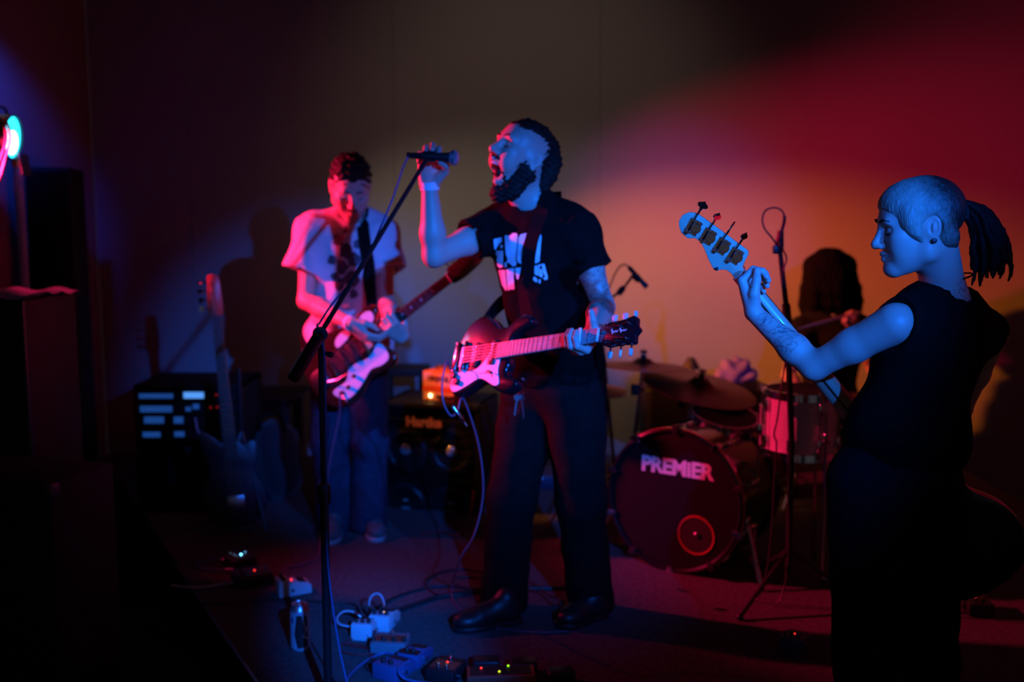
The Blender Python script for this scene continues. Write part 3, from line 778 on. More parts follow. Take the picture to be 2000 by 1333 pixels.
# ================================================================== singer
def build_singer():
    J = dict(neck=at(1046, 408, 3.50), pelvis=at(1088, 735, 3.49), shL=at(1126, 448, 3.41), shR=at(972, 446, 3.60),
             elR=at(848, 500, 3.43), wrR=at(839, 362, 3.40), elL=at(1178, 600, 3.38), hipR=at(1038, 775, 3.56), hipL=at(1122, 775, 3.44),
             knR=at(1000, 975, 3.50), anR=at(985, 1160, 3.52), knL=at(1135, 985, 3.43), anL=at(1152, 1160, 3.50))
    gx = GM1.col[0].to_3d(); gn = GM1.col[2].to_3d(); gy = GM1.col[1].to_3d()
    nk = GM1 @ V((LEN1 * 0.83, 0, 0.0))
    J['wrL'] = nk - gn * 0.062 + gy * 0.045 + gx * 0.012
    C = at(1017, 306, 3.46); th = math.radians(25)
    h = V((-0.81, -0.585, 0)); f = h * math.cos(th) + V((0, 0, math.sin(th)))
    ax = head_axes(f, V((0.2, 0, 1)))
    sd = SDF()
    torso(sd, J, -0.012); limbs(sd, J, 1.0, 0.95)
    R, P, Jw = head(sd, C, ax, 1.0, mouth=0.62)
    sd.cap(P(-0.030, 0, -0.045), A3(J['neck']), 0.056, 0.062, 0.03)
    sd.cap(P(0.020, 0, -0.085), A3(V(J['neck']) + V((-0.05, -0.02, 0.02))), 0.030, 0.034, 0.03)
    xr = V((0.02, 0.03, 1.0))
    hand(sd, J['wrR'], xr, V((1, 0, -0.05)), 1, 1.0, curl=((48, 84, 55), (38, 88, 60), (40, 86, 60), (46, 82, 55)), spread=(4, 1, -2, -6),
         thumb=((0.045, 0.052, -0.024), (0.062, 0.058, -0.048), (0.070, 0.040, -0.066)))
    hx = (gn * 0.52 - gy * 0.80)
    hand(sd, J['wrL'], hx, gx, -1, 1.0, curl=((52, 62, 38), (58, 66, 40), (62, 66, 40), (64, 66, 36)), spread=(3, 1, -1, -4),
         thumb=((0.030, 0.044, -0.030), (0.022, 0.050, -0.056), (0.012, 0.052, -0.080)))
    fine = [(*box_of([C], 0.15), 0.0028), (*box_of([V(J['wrR']) + V((0.02, -0.03, 0.08))], 0.09), 0.0032), (*box_of([nk], 0.085), 0.0032)]
    wr, el, sh = V(J['wrL']), V(J['elL']), V(J['shL'])
    sk = tattoo_skin('tattooed_skin', (0.56, 0.36, 0.28), [(tuple(sh.lerp(el, 0.75)), 0.10), (tuple(el.lerp(wr, 0.35)), 0.10)])
    body = sdf_obj(sd, 0.0075, 'person', sk, fine=fine)
    tag(body, 'bearded singer in a black printed T-shirt shouting at a raised microphone', 'person')
    # T-shirt
    s2 = SDF(); F, L, U = torso(s2, J, 0.016)
    sleeve(s2, V(J['shR']).lerp(V(J['neck']), 0.1), V(J['shR']).lerp(V(J['elR']), 0.46), 0.074, 0.078)
    sleeve(s2, V(J['shL']).lerp(V(J['neck']), 0.1), V(J['shL']).lerp(V(J['elL']), 0.53), 0.074, 0.079)
    pel = V(J['pelvis'])
    s2.cap(A3(pel + U * 0.06 + L * 0.05), A3(pel + U * 0.06 - L * 0.05), 0.135, 0.135, 0.05)
    s2.cap(A3(V(J['neck']) + U * 0.02 + F * 0.02), A3(V(J['neck']) + U * 0.14 + F * 0.045), 0.066, 0.066, 0.004, -1)
    punch(s2)
    s2.plane(pel - U * 0.015, -U)
    s2.noise = folds(0.0105, [((0.7, 0.2, 0.7), 60), ((-0.5, 0.3, 0.8), 75), ((1, 0.2, 0.1), 48)], 1)
    shirt = sdf_obj(s2, 0.0065, 'shirt', M_BLACK_COTTON, body)
    shirt['label'] = 'black T-shirt with a large white print on the chest'
    bv = bvh_of(shirt)
    Z = lambda pts: [(955 + x / 10.254, 445 + y / 10.254) for x, y in pts]
    polys = [Z(p) for p in (
        [(100, 225), (265, 195), (270, 285), (215, 320), (145, 440), (120, 430), (95, 300)],
        [(235, 345), (290, 350), (285, 415), (240, 410)],
        [(160, 460), (295, 460), (290, 690), (225, 690), (290, 705), (290, 780), (230, 810), (185, 770), (165, 640), (180, 580), (150, 530)],
        [(325, 170), (360, 150), (395, 170), (430, 390), (450, 150), (480, 115), (560, 115), (580, 150), (545, 650), (565, 700), (545, 765), (480, 775), (430, 720), (360, 690), (385, 640), (345, 520)],
        [(320, 700), (365, 690), (370, 790), (325, 795)],
        [(600, 200), (640, 140), (705, 120), (690, 250), (685, 370), (703, 370), (720, 250), (730, 115), (760, 105), (795, 140), (790, 250), (740, 480), (690, 640), (660, 730), (590, 690), (570, 640), (585, 400)],
        [(1040, 130), (1062, 180), (1040, 350), (1020, 600), (1025, 660), (990, 700), (925, 715), (920, 660), (950, 480), (985, 300)],
        [(205, 855), (330, 850), (345, 1000), (370, 1260), (345, 1260), (270, 1140), (235, 980)],
        [(350, 850), (420, 815), (520, 810), (510, 870), (500, 980), (525, 1220), (500, 1245), (470, 1230), (440, 1000), (430, 870), (418, 880), (412, 1000), (435, 1240), (400, 1260), (378, 1230), (365, 1000), (360, 880)],
        [(540, 800), (645, 795), (630, 900), (600, 1030), (570, 1035), (540, 920)],
        [(910, 775), (970, 752), (985, 800), (950, 820), (990, 860), (1000, 960), (960, 950), (900, 920), (940, 900), (900, 860)],
        [(985, 750), (1050, 730), (1055, 760), (1015, 780), (1025, 830), (1060, 830), (1030, 870), (1035, 930), (1075, 925), (1080, 960), (1060, 1000), (1010, 970)],
        [(1060, 730), (1115, 725), (1130, 790), (1090, 790), (1140, 850), (1180, 980), (1170, 1035), (1120, 1045), (1085, 1010), (1130, 980), (1080, 890)],
        [(890, 970), (940, 990), (975, 1040), (965, 1090), (930, 1080), (890, 1040)],
        [(1000, 1030), (1040, 1035), (1030, 1115), (1000, 1110)])]
    print_on(bv, polys, 'shirt_print', shirt, M_PRINT)
    # trousers, belt, shoes
    s3 = SDF(); trousers(s3, J, pel + U * 0.045, 0.014, 0.088, thigh=0.100, knee=0.088)
    s3.noise = folds(0.006, [((0.3, 0.2, 0.9), 42), ((-0.4, 0.3, 0.8), 55), ((1, 0.2, 0.2), 38)], 4)
    sdf_obj(s3, 0.009, 'trousers', M_BLACK_JEANS, body)
    shoe('shoe', body, ground(1003, 1216), ground(886, 1234), M_LEATHER, M_BLACK_PLASTIC)
    shoe('shoe', body, ground(1172, 1206), ground(1090, 1228), M_LEATHER, M_BLACK_PLASTIC)
    # hair: short top running into curls at the nape; beard and moustache
    hs = SDF()
    mid = [(0.062, 0.084), (0.030, 0.100), (-0.02, 0.105), (-0.068, 0.084), (-0.094, 0.042), (-0.098, -0.005), (-0.090, -0.050), (-0.078, -0.085)]
    for e in (-0.036, -0.012, 0.012, 0.036):
        hs.chain([P(a - abs(e) * 0.25, e * (1.25 if c < 0.08 else 1.0), c - abs(e) * 0.30) for a, c in mid], [0.017, 0.021, 0.023, 0.025, 0.027, 0.028, 0.026, 0.014], 0.02)
    hs.ell(P(-0.045, 0.0, 0.035), [0.075, 0.074, 0.075], R, 0.02)
    hs.ell(P(-0.008, 0.0, 0.064), [0.088, 0.064, 0.060], R, 0.02)
    hs.noise = curls(0.0036, 230, 2)
    o = sdf_obj(hs, 0.0042, 'hair', M_HAIR_DARK, body); o['label'] = 'short dark hair with curls at the nape'
    b = SDF()
    for e in (-1, 1):
        b.chain([P(0.005, 0.058 * e, -0.005), Jw(0.004, 0.053 * e, -0.060), Jw(0.050, 0.032 * e, -0.098), Jw(0.084, 0.006 * e, -0.112)], [0.014, 0.027, 0.029, 0.030], 0.025)
        b.ell(Jw(0.034, 0.040 * e, -0.070), [0.036, 0.020, 0.026], R, 0.02); b.ell(P(0.020, 0.055 * e, -0.040), [0.024, 0.012, 0.026], R, 0.02)
        b.chain([P(0.100, 0.003 * e, -0.048), P(0.088, 0.022 * e, -0.053), Jw(0.076, 0.031 * e, -0.068), Jw(0.078, 0.016 * e, -0.092)], [0.0050, 0.0055, 0.0075, 0.010], 0.005)
    b.ell(Jw(0.050, 0, -0.112), [0.045, 0.032, 0.020], R, 0.02)
    a0 = P(0.085, 0, -0.066); b0 = Jw(0.083, 0, -0.058); mc = (a0 + b0) / 2
    b.ell(mc, [0.06, 0.0285, max(0.010, float(np.linalg.norm(a0 - b0)) * 0.56)], R, 0.004, -1)
    b.noise = curls(0.0035, 260, 1)
    o = sdf_obj(b, 0.0036, 'beard', M_HAIR_DARK, body); o['label'] = 'full dark beard round the open mouth'
    face_lines(P, body, M_HAIR_DARK)
    t = MB(); t.tube([P(0.076, 0.022, -0.066), P(0.089, 0.012, -0.068), P(0.093, 0, -0.068), P(0.089, -0.012, -0.068), P(0.076, -0.022, -0.066)], 0.0052, 8, flat=1.0)
    t.build('upper_teeth', M_TEETH, body)
    hg = float(np.linalg.norm(a0 - b0)); mq = V(mc) - ax[0] * 0.026
    MB().ball((0, 0, 0), (0.034, 0.0245, max(0.008, hg * 0.5 - 0.003)), Matrix(((ax[0].x, ax[1].x, ax[2].x, mq.x), (ax[0].y, ax[1].y, ax[2].y, mq.y), (ax[0].z, ax[1].z, ax[2].z, mq.z), (0, 0, 0, 1))), 20, 12).build('mouth_shade_plug', mat('mouth_shade', (0.012, 0.003, 0.003), 0.5), body)  # dark ball added for the shade inside the open mouth
    # wristband on the raised arm
    d = (V(J['elR']) - V(J['wrR'])).normalized(); w0 = V(J['wrR']) + d * 0.002
    wb = MB(); wb.lathe([(0.0300, -0.013), (0.0318, -0.013), (0.0332, 0.013), (0.0315, 0.013)], zframe(w0, w0 + d), 30, closed=True)
    o = wb.build('wristband', M_BAND, body); o['label'] = 'white paper wristband'
    # guitar strap across the chest and round the back
    tail = GM1 @ V((-0.06, 0.02, -0.02)); horn = GM1 @ V((0.262, 0.105, -0.015))
    strap('guitar_strap', [horn, at(1022, 560, 3.34), at(1040, 480, 3.38), at(1066, 408, 3.42), at(1090, 382, 3.55), at(1105, 460, 3.69), at(1060, 545, 3.74), at(985, 588, 3.64), at(948, 628, 3.50), tail], 0.050, bv, body, M_STRAP)
    # keys clipped to a belt loop
    k0 = at(1018, 742, 3.33)
    kr = thing('key_bunch', 'steel keys on a clip hanging from the belt of the singer', 'keys', k0)
    MB().tube([V((0.012 * math.cos(a), 0.002, -0.016 + 0.020 * math.sin(a))) for a in np.linspace(0, 2 * math.pi, 18)[:-1]], 0.0028, 8, closed=True).build('clip', M_CHROME, kr)
    MB().tube([V((0.011 * math.cos(a), 0.011 * math.sin(a), -0.046)) for a in np.linspace(0, 2 * math.pi, 16)[:-1]], 0.0014, 6, closed=True).build('ring', M_CHROME, kr)
    for i, (dx, an, L) in enumerate(((-0.012, 8, 0.05), (0.0, -6, 0.06), (0.010, 16, 0.045))):
        M = T(dx, 0.004 * i, -0.050) @ RY(an) @ RZ(30 * i)
        m = MB(); m.lathe([(0.0002, -0.0012), (0.011, -0.0012), (0.011, 0.0012), (0.0002, 0.0012)], M @ T(0, 0, -0.012) @ RX(90), 16); m.box((0, 0, -0.024 - L / 2), (0.0065, 0.002, L), M)
        m.build('key', M_STEEL, kr, smooth=False)
    return J
SINGER = build_singer()

# ================================================================== guitarist looking down
def build_guitarist():
    J = dict(neck=at(689, 432, 4.50), pelvis=at(680, 668, 4.52), shL=at(744, 455, 4.51), shR=at(610, 450, 4.46),
             elR=at(598, 588, 4.42), wrR=at(684, 632, 4.14), elL=at(754, 590, 4.42), hipR=at(650, 695, 4.52), hipL=at(714, 695, 4.52),
             knR=at(644, 860, 4.42), anR=at(655, 1012, 4.50), knL=at(722, 865, 4.40), anL=at(720, 1006, 4.46))
    gx = GM2.col[0].to_3d(); gn = GM2.col[2].to_3d(); gy = GM2.col[1].to_3d()
    nk = GM2 @ V((LEN2 * 0.50, 0, 0))
    J['wrL'] = nk - gn * 0.050 - gy * 0.060
    C = at(685, 364, 4.42); ax = head_axes(V((0.20, -0.80, -0.56)), V((0, 0, 1)))
    sd = SDF(); torso(sd, J, -0.012); limbs(sd, J, 0.97, 0.92)
    R, P, Jw = head(sd, C, ax, 1.06)
    sd.cap(P(-0.040, 0, -0.040), A3(J['neck']), 0.054, 0.060, 0.03)
    hand(sd, J['wrR'], V((0.72, -0.04, -0.62)), V((0.45, -0.80, 0.45)), 1, 1.0, curl=((30, 40, 25), (34, 42, 25), (38, 42, 25), (40, 40, 25)),
         thumb=((0.050, 0.044, -0.022), (0.078, 0.046, -0.034), (0.102, 0.036, -0.040)))
    hand(sd, J['wrL'], gn * 0.62 + gy * 0.35 + gx * 0.05, gx, -1, 1.0, curl=((46, 66, 40), (50, 66, 40), (54, 66, 40), (58, 60, 36)),
         thumb=((0.030, 0.044, -0.034), (0.030, 0.050, -0.062), (0.024, 0.050, -0.086)))
    fine = [(*box_of([C], 0.15), 0.0034), (*box_of([V(J['wrR']) + V((0.06, 0, -0.05))], 0.08), 0.0045), (*box_of([nk], 0.08), 0.0045)]
    body = sdf_obj(sd, 0.009, 'person', M_SKIN, fine=fine)
    tag(body, 'guitarist in a white printed T-shirt and jeans bowing his head over his guitar', 'person')
    s2 = SDF(); F, L, U = torso(s2, J, 0.020)
    sleeve(s2, V(J['shR']).lerp(V(J['neck']), 0.1), V(J['shR']).lerp(V(J['elR']), 0.58) + V((-0.025, 0, 0)), 0.082, 0.094)
    sleeve(s2, V(J['shL']).lerp(V(J['neck']), 0.1), V(J['shL']).lerp(V(J['elL']), 0.55) + V((0.02, 0, 0)), 0.080, 0.088)
    pel = V(J['pelvis']); s2.cap(A3(pel + U * 0.0 + L * 0.06), A3(pel - L * 0.06), 0.15, 0.15, 0.05)
    s2.cap(A3(V(J['neck']) + U * 0.03 + F * 0.03), A3(V(J['neck']) + U * 0.14 + F * 0.05), 0.070, 0.070, 0.004, -1)
    punch(s2); s2.plane(pel - U * 0.075, -U)
    s2.noise = folds(0.0085, [((0.8, 0.2, 0.6), 46), ((-0.6, 0.3, 0.7), 58), ((1, 0.2, -0.1), 40)], 3)
    shirt = sdf_obj(s2, 0.008, 'shirt', M_WHITE_COTTON, body); shirt['label'] = 'white T-shirt with a dark blotchy print on the chest'
    bv = bvh_of(shirt)
    rnd = random.Random(5); pr = []
    for cx, cy, rr in ((662, 470, 13), (676, 492, 15), (692, 510, 16), (668, 522, 14), (686, 545, 17), (664, 556, 12), (697, 478, 9), (648, 508, 9), (690, 575, 10), (676, 450, 8), (654, 540, 8)):
        k = 11; ph = rnd.random() * 6
        pr.append([(cx + rr * (0.62 + 0.5 * rnd.random()) * math.cos(2 * math.pi * i / k + ph), cy + rr * 1.1 * (0.62 + 0.5 * rnd.random()) * math.sin(2 * math.pi * i / k + ph)) for i in range(k)])
    print_on(bv, pr, 'shirt_print', shirt, M_PRINT_GREY)
    s3 = SDF(); trousers(s3, J, pel + U * 0.05, 0.012, 0.088, thigh=0.088, knee=0.084)
    s3.noise = folds(0.007, [((0.3, 0.2, 0.9), 40), ((-0.4, 0.3, 0.8), 52), ((1, 0.2, 0.2), 36)], 8)
    o = sdf_obj(s3, 0.009, 'jeans', M_JEANS, body)
    shoe('shoe', body, ground(657, 1036), ground(640, 1066), M_SHOE, M_RUBBER)
    shoe('shoe', body, ground(722, 1030), ground(738, 1060), M_SHOE, M_RUBBER)
    hs = SDF()
    hs.ell(P(-0.015, 0, 0.046), [0.112, 0.089, 0.092], R, 0.02)
    hs.cap(P(0.045, -0.03, 0.105), P(0.045, 0.03, 0.105), 0.034, 0.034, 0.03)
    hs.ell(P(0.125, 0, -0.010), [0.085, 0.085, 0.082], R, 0.012, -1)
    hs.ell(P(0.0, 0, -0.10), [0.15, 0.15, 0.10], R, 0.02, -1)
    hs.noise = curls(0.007, 150, 5)
    o = sdf_obj(hs, 0.005, 'hair', M_HAIR_DARK, body); o['label'] = 'short curly dark hair'
    face_lines(P, body, M_HAIR_DARK)
    m = SDF(); m.chain([P(0.101, -0.02, -0.054), P(0.106, 0, -0.049), P(0.101, 0.02, -0.054)], [0.004, 0.006, 0.004], 0.004)
    m.noise = curls(0.0015, 300, 1)
    sdf_obj(m, 0.0035, 'moustache', M_HAIR_DARK, body)
    d = (V(J['elR']) - V(J['wrR'])).normalized(); w0 = V(J['wrR']) + d * 0.005
    MB().lathe([(0.0285, -0.010), (0.0305, -0.010), (0.0315, 0.010), (0.0295, 0.010)], zframe(w0, w0 + d), 24, closed=True).build('wristband', M_BAND, body)
    tail = GM2 @ V((-0.11, 0.02, -0.02)); horn = GM2 @ V((0.285, 0.10, -0.015))
    strap('guitar_strap', [horn, at(722, 560, 4.36), at(716, 500, 4.37), at(708, 440, 4.42), at(705, 418, 4.55), at(690, 480, 4.66), at(640, 560, 4.68), at(600, 630, 4.55), at(598, 690, 4.38), tail], 0.055, bv, body, M_STRAP)
build_guitarist()

# ================================================================== bass player seen from behind
def build_bassist():
    J = dict(neck=at(1845, 588, 2.37), pelvis=at(1752, 925, 2.38), shL=at(1748, 632, 2.29), shR=at(1930, 652, 2.47),
             elL=at(1590, 716, 2.42), wrL=at(1472, 612, 2.535), elR=at(1872, 800, 2.66), wrR=at(1770, 860, 2.74), hipL=at(1695, 950, 2.33), hipR=at(1805, 950, 2.44),
             knL=at(1690, 1280, 2.32), anL=at(1695, 1560, 2.32), knR=at(1810, 1280, 2.46), anR=at(1820, 1515, 2.46))
    C = at(1793, 444, 2.32); ax = head_axes(V((-0.97, 0.10, -0.16)), V((-0.05, 0, 1)))
    sd = SDF(); torso(sd, J, -0.020, w=0.86, dp=0.85, trap=0.72); limbs(sd, J, 0.84, 0.9)
    R, P, Jw = head(sd, C, ax, 0.87, fem=1)
    sd.cap(P(-0.040, 0, -0.050), A3(J['neck']), 0.047, 0.052, 0.03)
    ny = -B_DIR                                              # towards the headstock
    cn = V((0, -1, 0)); cn = (cn - ny * cn.dot(ny)).normalized()      # towards the camera (back of the neck)
    up = ny.cross(cn); up = up if up.z > 0 else -up
    hx = (up * 0.35 - cn * 0.25 + ny * 0.90)
    grip = at(1466, 566, 2.60)
    hand(sd, J['wrL'], hx, cn * 0.75 + ny * 0.2, -1, 0.93, curl=((62, 60, 45), (66, 64, 45), (70, 64, 45), (74, 60, 40)), spread=(6, 2, -2, -6),
         thumb=((0.040, 0.042, -0.016), (0.074, 0.050, -0.034), (0.100, 0.050, -0.044)))
    hand(sd, J['wrR'], V((-0.75, 0.25, -0.45)), V((0.2, -0.9, -0.2)), 1, 0.93, curl=((35, 45, 30),) * 4)
    fine = [(*box_of([C], 0.15), 0.0026), (*box_of([V(J['wrL']) + V((-0.01, 0, 0.06))], 0.085), 0.003)]
    wr, el, sh = V(J['wrL']), V(J['elL']), V(J['shL'])
    sk = tattoo_skin('lightly_tattooed_skin', (0.60, 0.40, 0.32), [(tuple(el.lerp(wr, 0.55)), 0.085), (tuple(V(J['neck']) + V((0.02, -0.05, 0.02))), 0.045)])
    body = sdf_obj(sd, 0.008, 'person', sk, fine=fine)
    tag(body, 'bass player with bleached hair in a sleeveless black top seen from behind at the right', 'person')
    s2 = SDF(); F, L, U = torso(s2, J, 0.006, w=0.88, dp=0.88, trap=0.72)
    pel = V(J['pelvis']); s2.cap(A3(pel + U * 0.10 + L * 0.05), A3(pel + U * 0.10 - L * 0.05), 0.118, 0.118, 0.05)
    for q, e in (('shL', 1), ('shR', -1)):
        s2.ell(A3(V(J[q]) + L * 0.045 * e - U * 0.005), [0.075, 0.060, 0.105], np.array([[F.x, L.x, U.x], [F.y, L.y, U.y], [F.z, L.z, U.z]]), 0.006, -1)
    s2.cap(A3(V(J['neck']) + U * 0.03), A3(V(J['neck']) + U * 0.16), 0.066, 0.085, 0.006, -1)
    s2.plane(pel + U * 0.035, -U)
    s2.noise = folds(0.006, [((0.7, 0.2, 0.7), 60), ((-0.5, 0.3, 0.8), 70), ((1, 0.2, 0.1), 48)], 6)
    o = sdf_obj(s2, 0.007, 'sleeveless_top', M_BLACK_COTTON, body)
    s3 = SDF(); trousers(s3, J, pel + U * 0.075, 0.006, 0.075, w=0.95, thigh=0.092, knee=0.075)
    s3.noise = folds(0.005, [((0.3, 0.2, 0.9), 44), ((-0.4, 0.3, 0.8), 55)], 2)
    sdf_obj(s3, 0.010, 'jeans', M_JEANS_DARK, body)
    shoe('shoe', body, V((J['anL'].x + 0.02, J['anL'].y - 0.02, 0)), V((J['anL'].x - 0.10, J['anL'].y + 0.19, 0)), M_LEATHER, M_BLACK_PLASTIC)
    shoe('shoe', body, V((J['anR'].x + 0.02, J['anR'].y - 0.02, 0)), V((J['anR'].x - 0.06, J['anR'].y + 0.21, 0)), M_LEATHER, M_BLACK_PLASTIC)
    # cropped bleached hair and dark ponytail
    hs = SDF()
    hr = lambda *q: [x * 0.90 for x in q]
    hs.ell(P(-0.018, 0, 0.040), hr(0.105, 0.081, 0.091), R, 0.02)
    hs.ell(P(0.034, 0, 0.070), hr(0.050, 0.060, 0.042), R, 0.03)
    for e in (-1, 1):
        hs.chain([P(0.034, 0.064 * e, 0.045), P(0.036, 0.066 * e, 0.015), P(0.026, 0.068 * e, -0.018), P(0.016, 0.068 * e, -0.040)], [0.016, 0.014, 0.010, 0.005], 0.02)
        hs.chain([P(-0.040, 0.066 * e, 0.0), P(-0.060, 0.050 * e, -0.035), P(-0.075, 0.03 * e, -0.055)], [0.018, 0.018, 0.012], 0.02)
    hs.ell(P(0.116, 0, -0.018), hr(0.060, 0.11, 0.084), R, 0.010, -1)
    for e in (-1, 1):
        hs.ell(P(0.062, 0.080 * e, -0.066), hr(0.050, 0.03, 0.050), R, 0.010, -1)
        hs.ell(P(-0.016, 0.090 * e, -0.006), hr(0.022, 0.026, 0.035), R, 0.006, -1)
    hs.noise = strands(0.0013, 70, C)
    o = sdf_obj(hs, 0.0030, 'hair', M_BLOND, body); o['label'] = 'cropped bleached hair darkening at the back'
    hair_attr(o, C, ax[0], ax[2], 0.01, 0.10)
    pt = SDF()
    tie = P(-0.118, 0.0, 0.030)
    for i in range(38):
        a = i / 38 * 2 * math.pi + random.random(); q = math.sqrt(random.random()); ox, oy = 0.024 * q * math.cos(a), 0.028 * q * math.sin(a)
        w = random.uniform(0.7, 1.3); wv = random.uniform(-0.008, 0.008); ln = random.uniform(0.75, 1.12)
        pts = [P(-0.085 + ox * 0.2, oy * 0.6, 0.034), P(-0.125 + ox, oy, 0.042 + ox * 0.4), P(-0.156 + ox * 1.2 + wv, oy * 1.3, 0.008), P(-0.170 + ox * 1.6 - wv, oy * 1.7, -0.040 * ln), P(-0.176 + ox * 1.9 + wv, oy * 1.9, -0.085 * ln), P(-0.174 + ox * 2.1 - wv, oy * 2.0, -0.130 * ln), P(-0.168 + ox * 2.2, oy * 2 * w, -0.165 * ln)]
        pt.chain(catmull(pts, 2, False), [0.0075] * 8 + [0.0065, 0.006, 0.005, 0.004, 0.0025], 0.0025)
    pt.noise = strands(0.0010, 60, tie, 3)
    o = sdf_obj(pt, 0.0030, 'ponytail', M_HAIR_DARK, body); o['label'] = 'dark wavy ponytail tied high'
    MB().tube([A3(tie) + np.array(ax[1]) * 0.022 * math.cos(a) + np.array(ax[2]) * 0.022 * math.sin(a) for a in np.linspace(0, 2 * math.pi, 20)[:-1]], 0.006, 8, closed=True).build('hair_tie', M_CLOTH_BLACK, body)
    face_lines(P, body, M_HAIR_DARK, 0.8)
    for e in (-1, 1):
        MB().ball((0, 0, 0), (0.006, 0.002, 0.006), T(*P(-0.012, 0.086 * e, -0.036))).build('earring', M_BLACK_METAL, body)
    N = V(J['neck'])
    MB().tube(catmull([N + V((0.058 * math.cos(a), 0.058 * math.sin(a), 0.052 + 0.014 * math.cos(a))) for a in np.linspace(0, 2 * math.pi, 13)[:-1]], 4), 0.0022, 6, closed=True).build('necklace_cord', M_STRAP, body)
    return J
BASSIST = build_bassist()

# ================================================================== drummer behind the kit
def build_drummer():
    J = dict(neck=at(1622, 618, 5.46), pelvis=at(1618, 785, 5.56), shL=at(1678, 643, 5.46), shR=at(1562, 647, 5.46),
             elL=at(1706, 720, 5.32), wrL=at(1668, 638, 5.20), elR=at(1540, 735, 5.30), wrR=at(1566, 768, 5.06), hipL=at(1655, 790, 5.50), hipR=at(1585, 790, 5.50),
             knL=at(1700, 815, 5.14), knR=at(1520, 815, 5.14), anL=at(1690, 950, 5.20), anR=at(1530, 950, 5.20))
    C = at(1620, 545, 5.42); ax = head_axes(V((-0.35, -0.82, -0.42)))
    sd = SDF(); torso(sd, J, -0.012, w=0.95); limbs(sd, J, 0.9, 0.95)
    R, P, Jw = head(sd, C, ax, 0.98)
    sd.cap(P(-0.035, 0, -0.045), A3(J['neck']), 0.052, 0.056, 0.03)
    hand(sd, J['wrL'], V((-0.55, -0.35, 0.55)), V((-0.6, -0.5, -0.2)), -1, 0.95, curl=((65, 75, 45),) * 4)
    hand(sd, J['wrR'], V((-0.35, -0.75, 0.1)), V((0.7, -0.3, 0.3)), 1, 0.95, curl=((65, 75, 45),) * 4)
    body = sdf_obj(sd, 0.011, 'person', M_SKIN, fine=[(*box_of([C], 0.13), 0.005), (*box_of([V(J['wrL']) + V((-0.03, -0.03, 0.03))], 0.07), 0.005)])
    tag(body, 'long-haired drummer in black sitting behind the drum kit', 'person')
    s2 = SDF(); F, L, U = torso(s2, J, 0.018)
    for q in ('L', 'R'): sleeve(s2, V(J['sh' + q]).lerp(V(J['neck']), 0.1), V(J['sh' + q]).lerp(V(J['el' + q]), 0.6), 0.074, 0.080)
    s2.cap(A3(V(J['neck']) + U * 0.03 + F * 0.02), A3(V(J['neck']) + U * 0.14 + F * 0.04), 0.066, 0.066, 0.004, -1)
    punch(s2); s2.plane(V(J['pelvis']) - U * 0.03, -U)
    s2.noise = folds(0.007, [((0.7, 0.2, 0.7), 50), ((-0.5, 0.3, 0.8), 60)], 9)
    sdf_obj(s2, 0.010, 'shirt', M_BLACK_COTTON, body)
    s3 = SDF(); trousers(s3, J, V(J['pelvis']) + U * 0.05, 0.012, 0.078, thigh=0.088, knee=0.078)
    sdf_obj(s3, 0.012, 'trousers', M_BLACK_JEANS, body)
    for q in ('L', 'R'):
        a = J['an' + q]; shoe('shoe', body, V((a.x, a.y + 0.03, 0.0)), V((a.x - 0.02, a.y - 0.20, 0.0)), M_LEATHER, M_BLACK_PLASTIC)
    hs = SDF()
    hs.ell(P(-0.018, 0, 0.055), [0.115, 0.100, 0.110], R, 0.03)
    for i in range(26):
        a = -2.6 + 5.2 * i / 25; ca, sa = math.cos(a), math.sin(a)      # round the back from temple to temple
        b, l = -0.02 - 0.095 * ca, 0.105 * sa
        w = random.uniform(0.85, 1.2); dz = random.uniform(-0.02, 0.02)
        if abs(a) > 2.2: b, l = 0.055, 0.075 * (1 if a > 0 else -1)
        hs.chain([P(-0.01, l * 0.3, 0.125), P(b * 0.8, l * 0.92, 0.07), P(b * w, l * 1.0, -0.01), P(b * w - 0.01, l * 1.08 * w, -0.09), P(b * 1.05 * w, l * 1.18 * w, -0.17), P(b * w, l * 1.28 * w, -0.245 + dz)],
                 [0.035, 0.034, 0.032, 0.031, 0.029, 0.012], 0.025)
    for i in range(9):
        l = -0.075 + 0.15 * i / 8; w = random.uniform(0.9, 1.15)
        hs.chain([P(0.02, l * 0.4, 0.125), P(0.085, l * 0.9, 0.07), P(0.118 * w, l, 0.0), P(0.115 * w, l * 1.1, -0.08), P(0.095, l * 1.2, -0.17)], [0.03, 0.024, 0.020, 0.018, 0.006], 0.02)
    hs.noise = strands(0.006, 30, C, 1)
    o = sdf_obj(hs, 0.0065, 'hair', M_HAIR_BLACK, body); o['label'] = 'long loose dark hair over the shoulders'
    # stool
    p = V(J['pelvis']); r = thing('drum_stool', 'round black drum stool under the drummer', 'stool', V((p.x, p.y + 0.03, 0)))
    top = p.z - 0.145
    MB().lathe([(0.001, top - 0.07), (0.15, top - 0.07), (0.165, top - 0.05), (0.165, top - 0.015), (0.15, top), (0.001, top)], None, 28).build('seat', M_LEATHER, r)
    MB().tube([(0, 0, 0.08), (0, 0, top - 0.06)], 0.016, 12).build('post', M_CHROME, r)
    for k in range(3):
        a = 2.1 * k + 0.4; MB().tube([(0.015 * math.cos(a), 0.015 * math.sin(a), 0.16), (0.20 * math.cos(a), 0.20 * math.sin(a), 0.012)], 0.010, 8).build('leg', M_CHROME, r)
